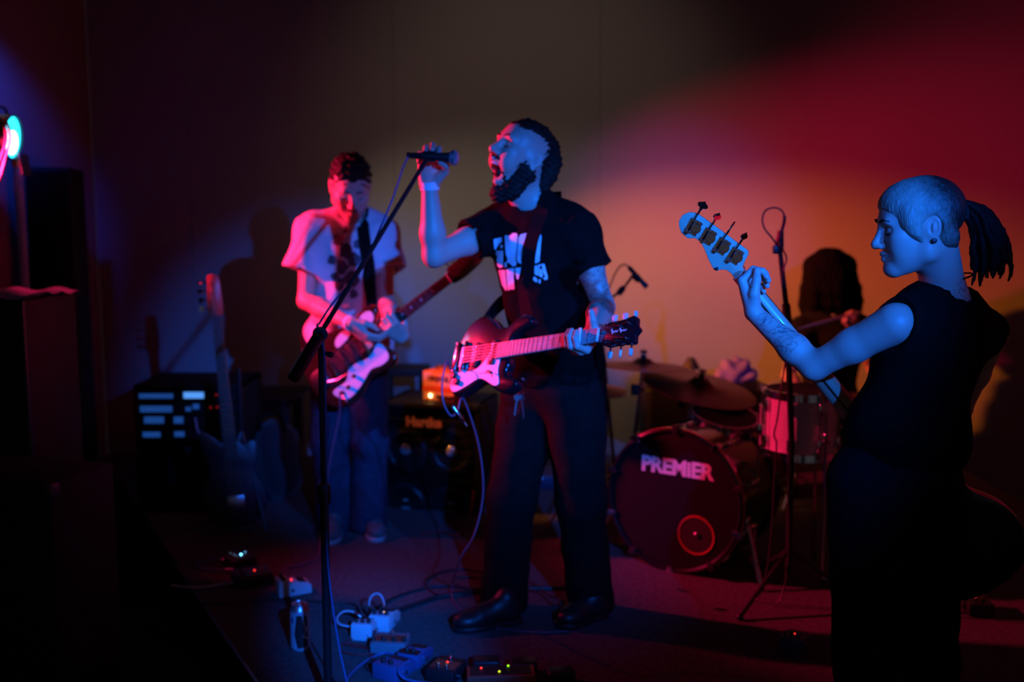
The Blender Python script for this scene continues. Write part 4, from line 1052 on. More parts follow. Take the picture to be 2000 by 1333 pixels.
    # stick in the raised hand
    for a, b, lab in ((at(1658, 616, 5.12), at(1556, 643, 5.02), 'wooden drumstick held level by the drummer, red-lit along its length'), (at(1568, 766, 5.0), at(1500, 770, 4.75), 'wooden drumstick lowered towards the floor tom')):
        s = thing('drumstick', lab, 'drumstick', zframe(a, b)); Ls = 0.38
        off = -0.07
        MB().lathe([(0.001, off), (0.0066, off + 0.003), (0.0072, off + 0.01), (0.0072, off + Ls * 0.68), (0.0040, off + Ls * 0.93), (0.0030, off + Ls * 0.95)], None, 12).build('shaft', M_MAPLE, s)
        MB().ball((0, 0, off + Ls * 0.975), (0.0048, 0.0048, 0.009)).build('tip', M_MAPLE, s)
build_drummer()
# ------------------------------------------------------------------ guitars
def neck_parts(root, x0, x1, w0, w1, nfret, scale, board_mat, neck_mat, z=0.0, dots=(3, 5, 7, 9, 12, 15, 17), thick=0.020, bridge=0.0):
    """neck and fretboard from body end x0 to nut x1 (local x), with frets and inlay dots"""
    prof = []
    n = MB()
    vs = []; K = 9
    for x, w in ((x0 - 0.03, w0), (x1, w1)):
        for k in range(K):
            a = math.pi * k / (K - 1); vs.append((x, math.cos(a) * w / 2, z - math.sin(a) * thick))
    fs = [(k, k + 1, K + k + 1, K + k) for k in range(K - 1)] + [tuple(range(K - 1, -1, -1)), tuple(range(K, 2 * K)), (0, K, 2 * K - 1, K - 1)]
    n.add(vs, fs).build('neck', neck_mat, root)
    fb = MB(); fb.prism([(x0, -w0 / 2), (x1, -w1 / 2), (x1, w1 / 2), (x0, w0 / 2)], z, z + 0.006)
    fb = fb.build('fretboard', board_mat, root, smooth=False, bevel=0.0012, seg=1)
    wid = lambda x: w0 + (w1 - w0) * (x - x0) / (x1 - x0)
    me = None
    for i in range(1, nfret + 1):
        x = x1 - scale * (1 - 2 ** (-i / 12))
        if x < x0 + 0.003: break
        if me is None:
            f = MB().tube([(0, -0.5, 0.0065), (0, 0.5, 0.0065)], 0.0013, 6).build('fret', M_CHROME, fb); me = f.data
        else:
            f = bpy.data.objects.new('fret', me); col.objects.link(f); f.parent = fb
        f.location = (x, 0, z); f.scale = (1, wid(x) * 0.97, 1)
        if i in dots:
            xm = x + scale * (2 ** (-(i - 1) / 12) - 2 ** (-i / 12)) * 0.5
            for yy in ((0,) if i != 12 else (-0.013, 0.013)):
                MB().lathe([(0.001, 0.0055), (0.0033, 0.0055), (0.0033, 0.0064), (0.001, 0.0064)], T(xm, yy, z), 12).build('inlay_dot', M_PEARL, fb)
    MB().box((x1 + 0.002, 0, z + 0.0045), (0.004, w1 * 1.0, 0.010)).build('nut', M_WHITE_PLASTIC, root, bevel=0.001, seg=1)
    return wid
def string_parts(root, n, xb, zb, sb, pts_nut, posts, r=0.0007):
    for i in range(n):
        yb = (i - (n - 1) / 2) * sb; m = MB()
        m.tube([(xb, yb, zb), pts_nut[i], posts[i]], r, 6); m.build('string', M_STEEL, root)
def round_over(mb, name, material, root, r, seg=4):
    return mb.build(name, material, root, bevel=r, seg=seg)
def knob(root, x, y, z, r, h, material, name='knob'):
    return MB().lathe([(r * 1.0, z), (r, z + h * 0.8), (r * 0.85, z + h), (0.001, z + h)], T(x, y, 0), 18).build(name, material, root)

def singer_guitar():
    k = 0.90
    S = lambda pts: [(x * k, y) for x, y in pts]
    r = thing('electric_guitar', 'black double-horned electric guitar with white scratchplate held by the singer', 'guitar', GM1)
    body = S([(-0.080, -0.03), (-0.069, 0.035), (-0.030, 0.105), (0.018, 0.136), (0.064, 0.144), (0.112, 0.127), (0.160, 0.094), (0.198, 0.088), (0.228, 0.100), (0.262, 0.117), (0.294, 0.120), (0.325, 0.103), (0.322, 0.084), (0.271, 0.066), (0.244, 0.047), (0.236, 0.022),
              (0.238, -0.020), (0.244, -0.045), (0.237, -0.070), (0.250, -0.088), (0.285, -0.096), (0.304, -0.112), (0.290, -0.133), (0.248, -0.143), (0.198, -0.130), (0.143, -0.101), (0.105, -0.098), (0.055, -0.118), (-0.005, -0.136), (-0.050, -0.122), (-0.076, -0.082)])
    round_over(MB().prism(outline(body, 4), -0.040, 0.0), 'body', M_BLACK_GLOSS, r, 0.011, 4)
    pg = S([(0.150, 0.020), (0.182, 0.012), (0.200, -0.028), (0.198, -0.062), (0.216, -0.108), (0.200, -0.117), (0.180, -0.112), (0.124, -0.088), (0.087, -0.088), (0.041, -0.104), (-0.023, -0.122), (-0.052, -0.110), (-0.058, -0.085), (-0.041, -0.053), (-0.005, -0.045), (0.037, -0.054), (0.087, -0.046), (0.128, -0.013)])
    MB().prism(outline(pg, 3), 0.0005, 0.0035).build('scratchplate', M_WHITE_PLASTIC, r, bevel=0.0008, seg=1)
    x1 = LEN1; wid = neck_parts(r, 0.168, x1, 0.055, 0.043, 22, 0.615, M_ROSEWOOD, M_BLACK_GLOSS, z=0.008)
    # bridge, tailpiece and pickups
    br = MB().box((0, 0, 0.008), (0.014, 0.085, 0.010)).build('bridge', M_CHROME, r, bevel=0.002)
    for i in range(6): MB().box((0.0, (i - 2.5) * 0.0105, 0.015), (0.010, 0.007, 0.006)).build('saddle', M_CHROME, br, bevel=0.001, seg=1)
    tp = MB().box((-0.042, 0, 0.008), (0.020, 0.092, 0.012)).build('tailpiece', M_CHROME, r, bevel=0.004, seg=3)
    for e in (-1, 1):
        for x in (-0.042, 0.0): MB().lathe([(0.0065, 0), (0.0065, 0.014), (0.004, 0.016), (0.001, 0.016)], T(x, 0.049 * e, 0), 14).build('bridge_post', M_CHROME, r)
    MB().box((-0.020, 0, 0.003), (0.018, 0.070, 0.004)).build('bridge_plate', M_STEEL, r, bevel=0.001, seg=1)
    for x in (0.060, 0.145):
        p = MB().box((x, 0.0, 0.006), (0.022, 0.086, 0.010)).build('pickup', M_BLACK_PLASTIC, r, bevel=0.003)
        for i in range(6): MB().lathe([(0.003, 0.010), (0.003, 0.0125), (0.001, 0.0128)], T(x, (i - 2.5) * 0.0104, 0), 10).build('pole_piece', M_CHROME, p)
    knob(r, -0.034, -0.066, 0.0035, 0.011, 0.016, M_BLACK_PLASTIC); knob(r, -0.012, -0.090, 0.0035, 0.011, 0.016, M_BLACK_PLASTIC)
    sw = MB().lathe([(0.005, 0.0035), (0.005, 0.006), (0.0022, 0.008), (0.0022, 0.018), (0.0035, 0.022), (0.001, 0.024)], T(0.150, -0.070, 0), 12).build('switch', M_BLACK_PLASTIC, r)
    MB().tube([(0.138, -0.062, 0.004), (0.150, -0.066, 0.0045), (0.160, -0.086, 0.004)], 0.0012, 6).build('switch_slot', M_INK, r)
    MB().box((x1 * 0.98 - 0.055, 0, 0.019), (0.011, 0.056, 0.007)).build('capo', M_WHITE_PLASTIC, r, bevel=0.002)
    MB().box((x1 * 0.98 - 0.055, 0, -0.014), (0.010, 0.040, 0.006)).build('capo_clamp', M_BLACK_METAL, r, bevel=0.002)
    # headstock
    hs = [(x1, -0.022), (x1 + 0.012, -0.026), (x1 + 0.035, -0.038), (x1 + 0.09, -0.036), (x1 + 0.135, -0.040), (x1 + 0.142, -0.036), (x1 + 0.140, -0.014), (x1 + 0.150, -0.003), (x1 + 0.153, 0.0), (x1 + 0.150, 0.006), (x1 + 0.140, 0.016), (x1 + 0.138, 0.038), (x1 + 0.128, 0.046), (x1 + 0.09, 0.038), (x1 + 0.035, 0.036), (x1 + 0.012, 0.027), (x1, 0.022)]
    MB().prism(hs, -0.012, 0.006).build('headstock', M_BLACK_GLOSS, r, bevel=0.002)
    posts = []
    for e in (1, -1):
        for j in range(3):
            x = x1 + 0.034 + 0.040 * j; y = 0.024 * e
            m = MB().lathe([(0.0055, 0.006), (0.0055, 0.008), (0.003, 0.009), (0.003, 0.019), (0.0034, 0.021), (0.001, 0.021)], T(x, y, 0), 14).build('tuner_post', M_CHROME, r)
            tn = MB(); tn.tube([(x, y, -0.016), (x, y + 0.024 * e, -0.016)], 0.0026, 8); tn.box((x, y + 0.002 * e, -0.016), (0.014, 0.016, 0.008)); tn = tn.build('tuner', M_CHROME, r)
            M = T(x, y + 0.033 * e, -0.016) @ RY(random.uniform(-70, 70))
            MB().prism(outline([(-0.005, -0.009), (0.005, -0.009), (0.0085, 0.006), (0.006, 0.010), (-0.006, 0.010), (-0.0085, 0.006)], 3), -0.0035, 0.0035, M).build('tuner_button', M_PEG, tn, bevel=0.0012)
            posts.append((x, y, 0.015))
    order = [posts[5], posts[4], posts[3], posts[0], posts[1], posts[2]]
    order = [posts[3], posts[4], posts[5], posts[2], posts[1], posts[0]]
    string_parts(r, 6, 0.0, 0.019, 0.0104, [(x1, (i - 2.5) * 0.0068, 0.0165) for i in range(6)], order)
    # two worn script words on the headstock, too small to read
    sc = MB()
    for x0, ws in ((x1 + 0.048, 0.026), (x1 + 0.080, 0.026)):
        pts = [(x0 + ws * t, 0.004 + 0.0035 * math.sin(t * 21) * (1.6 if t < 0.25 else 0.6) + (0.003 if t < 0.2 else 0), 0.0068) for t in np.linspace(0, 1, 40)]
        sc.tube(pts, 0.0011, 6)
    sc.build('script_logo', M_LOGO, r)
    MB().lathe([(0.007, -0.002), (0.007, 0.006), (0.004, 0.008), (0.004, 0.018)], T(-0.066, -0.075, -0.02) @ RY(-90), 12).build('jack_plug', M_CHROME, r)
    for p in ((-0.072, 0.0, -0.02),): MB().lathe([(0.004, 0), (0.004, 0.008), (0.007, 0.010), (0.006, 0.013), (0.001, 0.013)], T(*p) @ RY(-90), 12).build('strap_button', M_CHROME, r)
    return r
singer_guitar()

def guitarist_guitar():
    r = thing('electric_guitar', 'dark sunburst electric guitar with pearl white scratchplate played by the bowed guitarist', 'guitar', GM2)
    o = [(-0.128, 0.0), (-0.118, 0.07), (-0.062, 0.135), (0.02, 0.158), (0.10, 0.135), (0.17, 0.116), (0.24, 0.130), (0.297, 0.123), (0.312, 0.092), (0.268, 0.055), (0.238, 0.034), (0.238, -0.034), (0.256, -0.07), (0.268, -0.112), (0.24, -0.142), (0.17, -0.132), (0.11, -0.128), (0.05, -0.160), (-0.03, -0.168), (-0.09, -0.132), (-0.12, -0.065)]
    round_over(MB().prism(outline(o, 5), -0.042, 0.0), 'body', M_BURST, r, 0.008, 3)
    q = [(x * 1.0 - 0.001, y) for x, y in o]
    MB().prism([(x * 1.012 - 0.001, y * 1.012) for x, y in outline(o, 5)], -0.030, -0.014).build('body_red_edge', M_RED_LIT_LACQUER, r, bevel=0.003)  # red band holds the side colour and the red light on it together
    low = [(0.230, -0.030), (0.248, -0.057), (0.240, -0.110), (0.192, -0.117), (0.144, -0.104), (0.084, -0.128), (0.019, -0.146), (-0.026, -0.140), (-0.056, -0.095), (-0.042, -0.076), (0.021, -0.079), (0.059, -0.046), (0.105, -0.043), (0.149, -0.055), (0.188, -0.050)]
    MB().prism(outline(low, 3), 0.0005, 0.003).build('scratchplate', M_PEARL, r, bevel=0.0008, seg=1)
    MB().prism(outline([(0.080, 0.094), (0.139, 0.107), (0.152, 0.074), (0.074, 0.060)], 3), 0.0005, 0.003).build('control_plate', M_PEARL, r, bevel=0.0008, seg=1)
    MB().prism(outline([(0.212, 0.099), (0.256, 0.113), (0.286, 0.098), (0.277, 0.064), (0.232, 0.056)], 3), 0.0005, 0.003).build('horn_plate', M_PEARL, r, bevel=0.0008, seg=1)
    MB().prism(outline([(-0.075, 0.02), (0.0, 0.06), (0.20, 0.05), (0.225, 0.03), (0.20, -0.035), (0.06, -0.035), (0.0, -0.065), (-0.06, -0.05)], 4), 0.0005, 0.0022).build('centre_plate', M_BLACK_PLASTIC, r, bevel=0.0006, seg=1)
    neck_parts(r, 0.215, LEN2, 0.056, 0.043, 21, LEN2, M_DARK_ROSEWOOD, M_MAPLE, z=0.008)
    for x in (0.065, 0.115, 0.170):
        MB().box((x, 0, 0.006), (0.022 if x < 0.16 else 0.036, 0.088, 0.010)).build('pickup', M_CHROME if x > 0.16 else M_BLACK_METAL, r, bevel=0.003)
    MB().box((0, 0, 0.007), (0.018, 0.080, 0.012)).build('bridge', M_CHROME, r, bevel=0.002)
    MB().prism(outline([(-0.105, -0.03), (-0.045, -0.035), (-0.04, 0.035), (-0.105, 0.03)], 3), 0.002, 0.006).build('tremolo_plate', M_STEEL, r, bevel=0.001)
    MB().tube([(-0.05, -0.03, 0.010), (0.0, -0.055, 0.028), (0.06, -0.064, 0.030)], 0.003, 8).build('tremolo_arm', M_CHROME, r)
    for x, y in ((0.070, -0.085), (0.022, -0.108)): knob(r, x, y, 0.003, 0.010, 0.012, M_CHROME)
    MB().lathe([(0.013, 0.003), (0.013, 0.006), (0.005, 0.007), (0.005, 0.010)], T(-0.022, -0.112, 0), 18).build('jack_socket', M_BLACK_PLASTIC, r)
    x1 = LEN2
    hs = outline([(x1, -0.021), (x1 + 0.02, -0.030), (x1 + 0.06, -0.034), (x1 + 0.12, -0.030), (x1 + 0.165, -0.020), (x1 + 0.178, 0.004), (x1 + 0.165, 0.030), (x1 + 0.135, 0.030), (x1 + 0.10, 0.042), (x1 + 0.04, 0.044), (x1 + 0.012, 0.040), (x1 + 0.010, 0.028), (x1, 0.021)], 3)
    MB().prism(hs, -0.010, 0.005).build('headstock', M_BURST, r, bevel=0.002)
    posts = []
    for j in range(6):
        x = x1 + 0.025 + 0.024 * j; y = 0.018 + 0.006 * (1 - j / 5)
        MB().lathe([(0.004, 0.005), (0.0028, 0.007), (0.0028, 0.016), (0.001, 0.017)], T(x, y, 0), 10).build('tuner_post', M_CHROME, r)
        t = MB(); t.tube([(x, y, -0.014), (x, y + 0.040, -0.014)], 0.0025, 8); t.prism(outline([(-0.004, 0), (0.004, 0), (0.008, 0.010), (0, 0.016), (-0.008, 0.010)], 3), -0.002, 0.002, T(x, y + 0.036, -0.014) @ RY(20 * j)); t.build('tuner', M_CHROME, r)
        posts.append((x, y, 0.013))
    string_parts(r, 6, 0, 0.020, 0.0102, [(x1, (i - 2.5) * 0.0068, 0.0165) for i in range(6)], posts[::-1])
    MB().lathe([(0.005, 0.004), (0.005, 0.016), (0.0065, 0.018), (0.0065, 0.05), (0.004, 0.058)], T(-0.022, -0.112, 0.004) @ RX(70), 12).build('jack_plug', M_CHROME, r)
guitarist_guitar()

def bass_guitar():
    ax = -B_DIR                                                # local x: towards the headstock
    cn = V((-0.30, -1, -0.16)); cn = (cn - ax * cn.dot(ax)).normalized()
    M = frame(B_NUT, ax, z=cn)                                 # local z faces the camera: we look at the back of the instrument
    if M.col[1].z < 0: pass
    r = thing('bass_guitar', 'four-string bass with maple neck and big tuners held up at the right', 'guitar', M)
    inv = M.inverted()
    def L(px, py):
        d = (at(px, py, 2.6) - CAM).normalized(); n = M.col[2].to_3d(); t = (B_NUT - CAM).dot(n) / d.dot(n)
        q = inv @ (CAM + d * t); return (q.x, q.y)
    Z = lambda x, y: L(1300 + x / 7.405, 380 + y / 7.405)
    hs = [Z(*p) for p in ((190, 380), (240, 300), (340, 255), (450, 275), (560, 350), (700, 450), (900, 600), (1060, 720), (1175, 805), (1198, 840), (1190, 880), (1130, 1000), (1110, 1050), (1130, 1120), (1180, 1180), (1250, 1270), (1150, 1400), (1080, 1330), (1010, 1250), (950, 1150), (880, 1095), (800, 1090), (730, 1112), (690, 1085), (620, 950), (560, 800), (510, 700), (430, 635), (320, 640), (225, 560), (190, 460))]
    MB().prism(hs, -0.014, 0.0).build('headstock', M_MAPLE, r, bevel=0.0022, seg=3)
    # neck with its dark stripe, strings side away from the camera
    K = 11; vs = []
    for x, w in ((0.01, 0.042), (-0.06, 0.042), (-0.62, 0.060)):
        for k in range(K):
            a = math.pi * k / (K - 1); vs.append((x, math.cos(a) * w / 2, -0.014 + math.sin(a) * 0.019))
    fs = [(j * K + k, j * K + k + 1, (j + 1) * K + k + 1, (j + 1) * K + k) for j in range(2) for k in range(K - 1)] + [tuple(range(K)), tuple(range(3 * K - 1, 2 * K - 1, -1)), (0, K, 2 * K - 1, K - 1), (K, 2 * K, 3 * K - 1, 2 * K - 1)]
    MB().add(vs, fs).build('neck', M_MAPLE, r)
    MB().prism([(-0.05, -0.0022), (-0.60, -0.0032), (-0.60, 0.0032), (-0.05, 0.0022)], 0.0035, 0.0062).build('neck_stripe', M_SKUNK, r)
    fb = MB().prism([(0, -0.021), (-0.65, -0.031), (-0.65, 0.031), (0, 0.021)], -0.021, -0.0145).build('fretboard', M_DARK_ROSEWOOD, r, bevel=0.001, seg=1)
    me = None
    for i in range(1, 20):
        x = -0.86 * (1 - 2 ** (-i / 12))
        if me is None: f = MB().tube([(0, -0.5, 0), (0, 0.5, 0)], 0.0013, 6).build('fret', M_CHROME, fb); me = f.data
        else: f = bpy.data.objects.new('fret', me); col.objects.link(f); f.parent = fb
        f.location = (x, 0, -0.0212); f.scale = (1, 0.042 - 0.03 * x, 1)
    # tuners: plate, post, worm shaft, gear wheel, clover key
    keys = ((430, 470, 590, 200, 15), (640, 610, 795, 365, 55), (840, 750, 1015, 490, 88), (1030, 890, 1185, 650, 62))
    for cx, cy, kx, ky, ang in keys:
        c = Z(cx, cy); k = Z(kx, ky); d = V((k[0] - c[0], k[1] - c[1], 0)); Ld = d.length; d.normalize()
        Mt = frame(V((c[0], c[1], 0)), d, z=V((0, 0, 1)))
        t = MB().box((-0.002, 0.004, 0.0012), (0.040, 0.034, 0.0024), Mt).build('tuner', M_CHROME, r, bevel=0.001, seg=1)
        MB().lathe([(0.0135, 0.002), (0.0135, 0.0055), (0.012, 0.0068), (0.004, 0.0068), (0.004, 0.009), (0.001, 0.009)], Mt @ T(-0.002, -0.004, 0), 26).build('gear_wheel', M_CHROME, t)
        MB().tube([Mt @ V((-0.026, 0.011, 0.007)), Mt @ V((Ld - 0.012, 0.011, 0.007))], 0.0026, 8).build('worm_shaft', M_CHROME, t)
        for xx in (-0.020, 0.014): MB().box((xx, 0.011, 0.006), (0.006, 0.012, 0.011), Mt).build('shaft_bracket', M_CHROME, t, bevel=0.001, seg=1)
        for xx, yy in ((-0.017, -0.012), (0.014, -0.012), (-0.017, 0.019), (0.014, 0.019)): MB().ball((xx, yy, 0.003), (0.0022, 0.0022, 0.0015), Mt, 8, 5).build('screw', M_CHROME, t)
        Mk = Mt @ T(Ld - 0.012, 0.011, 0.007) @ RX(ang)
        ky_ = outline([(0, -0.0035), (0.006, -0.004), (0.010, -0.0125), (0.017, -0.0145), (0.021, -0.009), (0.0235, -0.004), (0.027, 0.0), (0.0235, 0.004), (0.021, 0.009), (0.017, 0.0145), (0.010, 0.0125), (0.006, 0.004), (0, 0.0035)], 3)
        MB().prism(ky_, -0.0018, 0.0018, Mk).build('tuner_key', M_CHROME, t, bevel=0.0008, seg=1)
        MB().lathe([(0.005, -0.018), (0.005, -0.034), (0.0035, -0.036)], T(*(Mt @ V((-0.002, -0.004, 0)))) , 12).build('string_post', M_CHROME, t)
    MB().lathe([(0.004, -0.014), (0.0045, 0.010), (0.001, 0.011)], T(*Z(745, 1070), 0), 10).build('string_tree', M_BLACK_METAL, r)
    MB().box((0.001, 0, -0.021), (0.004, 0.042, 0.012)).build('nut', M_WHITE_PLASTIC, r, bevel=0.001, seg=1)
    o = [(-1.02, 0.0), (-1.0, 0.09), (-0.93, 0.155), (-0.84, 0.165), (-0.76, 0.125), (-0.68, 0.125), (-0.60, 0.155), (-0.55, 0.14), (-0.57, 0.09), (-0.61, 0.045), (-0.62, 0.033), (-0.62, -0.033), (-0.63, -0.06), (-0.615, -0.11), (-0.64, -0.14), (-0.70, -0.13), (-0.77, -0.115), (-0.85, -0.155), (-0.93, -0.155), (-1.0, -0.10)]
    MB().prism(outline(o, 4), -0.030, 0.012).build('body', M_BLACK_GLOSS, r, bevel=0.007, seg=3)
    MB().box((-0.86, 0, -0.036), (0.05, 0.085, 0.014)).build('bridge', M_CHROME, r, bevel=0.003)
    MB().box((-0.74, 0, -0.034), (0.05, 0.06, 0.012)).build('pickup', M_BLACK_PLASTIC, r, bevel=0.003)
    for i in range(4):
        p = Z(*keys[i][:2]); y = (i - 1.5) * 0.010
        MB().tube([(-0.85, (i - 1.5) * 0.019, -0.042), (0.0, -y, -0.0275), (p[0], p[1], -0.030)], 0.0012, 6).build('string', M_STEEL, r)
bass_guitar()

# ------------------------------------------------------------------ singer's microphone and boom stand
def vocal_stand():
    base = ground(640, 1333); base = at(641, 1333, 2.80); base.z = 0
    top = at(626, 668, 2.80)
    r = thing('microphone_stand', 'black boom microphone stand at the front edge of the stage', 'microphone stand', V((base.x, base.y, 0)))
    b = V((base.x, base.y, 0))
    MB().lathe([(0.001, 0), (0.125, 0), (0.130, 0.006), (0.128, 0.014), (0.03, 0.030), (0.016, 0.040), (0.001, 0.040)], T(*b), 40).build('base', M_BLACK_METAL, r, world=True)
    b = b + V((0, 0, 0.03)); mid = b.lerp(top, 0.60)
    MB().tube([b, mid], 0.0125, 14).build('lower_tube', M_BLACK_METAL, r, world=True)
    MB().tube([mid, top], 0.0085, 12).build('upper_tube', M_BLACK_METAL, r, world=True)
    MB().lathe([(0.016, -0.05), (0.019, -0.04), (0.019, 0.0), (0.013, 0.012)], zframe(mid, top), 18).build('height_clutch', M_BLACK_PLASTIC, r, world=True)
    tail = at(572, 740, 2.66); clip = at(822, 330, 3.28)
    d = (clip - tail).normalized()
    # boom passes the top of the pole
    t = (top - tail).dot(d); on = tail + d * t
    MB().tube([top + V((0, 0, -0.02)), on], 0.012, 12).build('pivot', M_BLACK_METAL, r, world=True)
    MB().lathe([(0.020, -0.016), (0.020, 0.016), (0.001, 0.016)], zframe(on, on + V((0.3, -1, 0))), 18).build('pivot_clutch', M_BLACK_PLASTIC, r, world=True)
    MB().tube([tail + d * 0.10, clip], 0.0075, 12).build('boom_arm', M_BLACK_METAL, r, world=True)
    MB().lathe([(0.001, 0), (0.0165, 0.001), (0.0175, 0.006), (0.0175, 0.165), (0.012, 0.178), (0.008, 0.180)], zframe(tail, clip), 18).build('counterweight', M_BLACK_METAL, r, world=True)
    MB().tube([top + V((0, 0, -0.03)), top + V((0.035, -0.02, -0.035))], [0.006, 0.009], 10).build('clamp_screw', M_BLACK_PLASTIC, r, world=True)
    a, e = at(806, 304, 3.335), at(897, 309, 3.325)
    c = a.lerp(e, 0.35)
    MB().tube([clip, clip.lerp(c, 0.65)], 0.009, 12).build('clip_joint', M_BLACK_PLASTIC, r, world=True)
    MB().lathe([(0.0135, -0.022), (0.0165, -0.022), (0.0190, 0.022), (0.0150, 0.022)], zframe(c, e), 18, closed=True).build('clip', M_BLACK_PLASTIC, r, world=True)
    m = thing('microphone', 'vocal microphone with steel mesh head gripped by the singer', 'microphone', a)
    mic_body(m, a, e)
    # cable looped along the boom
    pts = [a + V((-0.018, 0, 0)), at(797, 306, 3.33), at(786, 330, 3.30), at(768, 385, 3.22), at(745, 440, 3.12), at(728, 480, 3.06), at(700, 535, 2.98), at(652, 590, 2.86), at(625, 630, 2.78), at(620, 640, 2.77), at(634, 700, 2.77), at(637, 900, 2.775), at(645, 1150, 2.78), V((base.x + 0.10, base.y - 0.06, 0.008)), V((base.x + 0.3, base.y - 0.15, 0.006))]
    o = MB().tube(catmull(pts, 6, False), 0.0032, 8).build('microphone_cable', M_CABLE_BLUE)
    tag(o, 'thin cable running from the vocal microphone down its boom stand', 'cable')
vocal_stand()
# ------------------------------------------------------------------ drum kit
def drum_things():
    # bass drum: front head faces the camera's left
    c = at(1317, 978, 3.95); R0 = 0.285
    n = V((-0.56, -0.83, 0.04)).normalized()
    M = frame(c, n.cross(V((0, 0, 1))).normalized() * -1, z=n)      # local z = out of the front head
    if M.col[1].z < 0: M = M @ RZ(180)
    r = thing('bass_drum', 'large black bass drum with painted red hoop highlight and lettered front head', 'drum', M)
    dep = 0.40
    MB().lathe([(R0, -dep), (R0, 0.0)], None, 56).build('shell', M_DRUM_BLACK, r)
    for z, nm in ((0.0, 'hoop'), (-dep, 'hoop')):
        MB().lathe([(R0 - 0.006, z - 0.026), (R0 + 0.014, z - 0.026), (R0 + 0.014, z + 0.014), (R0 + 0.004, z + 0.019), (R0 - 0.006, z + 0.014)], None, 64, closed=True).build(nm, M_DRUM_BLACK, r)
    MB().lathe([(R0 + 0.0045, 0.0185), (R0 + 0.0115, 0.0145), (R0 + 0.0150, 0.012), (R0 + 0.0150, 0.0), (R0 + 0.004, 0.0)], None, 64, closed=True).build('hoop_highlight', M_DRUM_RED, r)  # red ring painted for the red highlight along the hoop edge
    ph = (0.105, -0.125, 0.078)                                            # port hole
    hd = MB(); K = 64
    hd.lathe([(R0 - 0.004, 0.002), (R0 - 0.004, 0.006), (R0 - 0.05, 0.008), (0.001, 0.008), (0.001, 0.004), (R0 - 0.05, 0.004)], None, K)
    hd.build('front_head', M_DRUM_HEAD_BLACK, r)
    MB().lathe([(ph[2] - 0.004, 0.0075), (ph[2] - 0.005, 0.012), (ph[2], 0.013), (ph[2] + 0.002, 0.009)], T(ph[0], ph[1], 0), 40, closed=True).build('port_ring', M_DRUM_RED, r)
    MB().lathe([(0.001, 0.0085), (ph[2] - 0.0045, 0.0085), (ph[2] - 0.0045, 0.0092), (0.001, 0.0092)], T(ph[0], ph[1], 0), 40).build('port_disc', M_INK, r)  # dark disc standing in for the open port hole
    MB().ball((ph[0] + 0.002, ph[1] + 0.002, 0.014), (0.012, 0.012, 0.006)).build('kick_microphone_tip', M_STEEL, r)
    text_mb('PREMiER', 0.086, 0.001, 0.0036, T(0.008, 0.135, 0.0092), 0.98).build('lettering', M_LOGO, r, smooth=False)
    for k in range(10):
        a = math.radians(18 + 36 * k); A = RZ(math.degrees(a))
        MB().tube([A @ V((R0 + 0.016, 0, -0.135)), A @ V((R0 + 0.020, 0, 0.012))], 0.003, 8).build('tension_rod', M_CHROME, r)
        MB().box((R0 + 0.010, 0, -0.14), (0.024, 0.018, 0.07), A).build('lug', M_CHROME, r, bevel=0.004)
        cl = MB(); cl.box((R0 + 0.014, 0, 0.016), (0.026, 0.026, 0.014), A); cl.box((R0 - 0.004, 0, 0.019), (0.016, 0.018, 0.006), A); cl.box((R0 + 0.022, 0, -0.006), (0.008, 0.024, 0.035), A)
        cl.build('claw', M_CHROME if k % 2 else M_BLACK_METAL, r, bevel=0.002, seg=1)
    inv = M.inverted()
    for e in (-1, 1):
        a = M @ V((e * (R0 + 0.004), -0.06, -0.06)); b = M @ V((e * (R0 + 0.10), -0.06, 0.02)); b.z = 0.012
        m = MB(); m.tube([a, b], 0.0095, 10); m = m.build('spur', M_CHROME, r, world=True)
        MB().ball(b, (0.012, 0.012, 0.012)).build('spur_foot', M_BLACK_PLASTIC, m, world=False) if False else MB().ball(inv @ b, 0.012).build('spur_foot', M_BLACK_PLASTIC, m)
        MB().box((e * (R0 + 0.006), -0.06, -0.06), (0.016, 0.05, 0.05)).build('spur_bracket', M_CHROME, r, bevel=0.004)
    back = M @ V((0, 0, -dep))
    # small tom mounted above the bass drum
    def tom(label, C, Rd, H, shell, tilt, legs=False, hoopmat=M_CHROME, lugs=6, name='tom'):
        Mt = T(*C) @ tilt
        q = thing(name, label, 'drum', Mt)
        MB().lathe([(Rd, 0), (Rd, H)], None, 44).build('shell', shell, q)
        MB().lathe([(0.001, H + 0.004), (Rd - 0.002, H + 0.004), (Rd + 0.001, H - 0.002)], None, 44).build('batter_head', M_DRUM_HEAD_BLACK, q)
        MB().lathe([(0.001, -0.003), (Rd - 0.002, -0.003), (Rd + 0.001, 0.003)], None, 44).build('resonant_head', M_DRUM_SKIN, q)
        for z in (0.006, H - 0.010):
            MB().lathe([(Rd + 0.001, z - 0.012), (Rd + 0.008, z - 0.014), (Rd + 0.006, z + 0.014), (Rd + 0.010, z + 0.018), (Rd + 0.001, z + 0.018)], None, 48, closed=True).build('hoop', hoopmat, q)
        for k in range(lugs):
            A = RZ(360 / lugs * k + 12)
            MB().tube([A @ V((Rd + 0.012, 0, 0.0)), A @ V((Rd + 0.012, 0, H))], 0.0028, 8).build('tension_rod', M_CHROME, q)
            for z in (0.055, H - 0.055): MB().box((Rd + 0.009, 0, z), (0.018, 0.016, 0.05), A).build('lug', M_CHROME, q, bevel=0.004)
            for z in (-0.006, H + 0.006): MB().box((Rd + 0.012, 0, z), (0.016, 0.014, 0.012), A).build('rod_head', M_CHROME, q, bevel=0.002, seg=1)
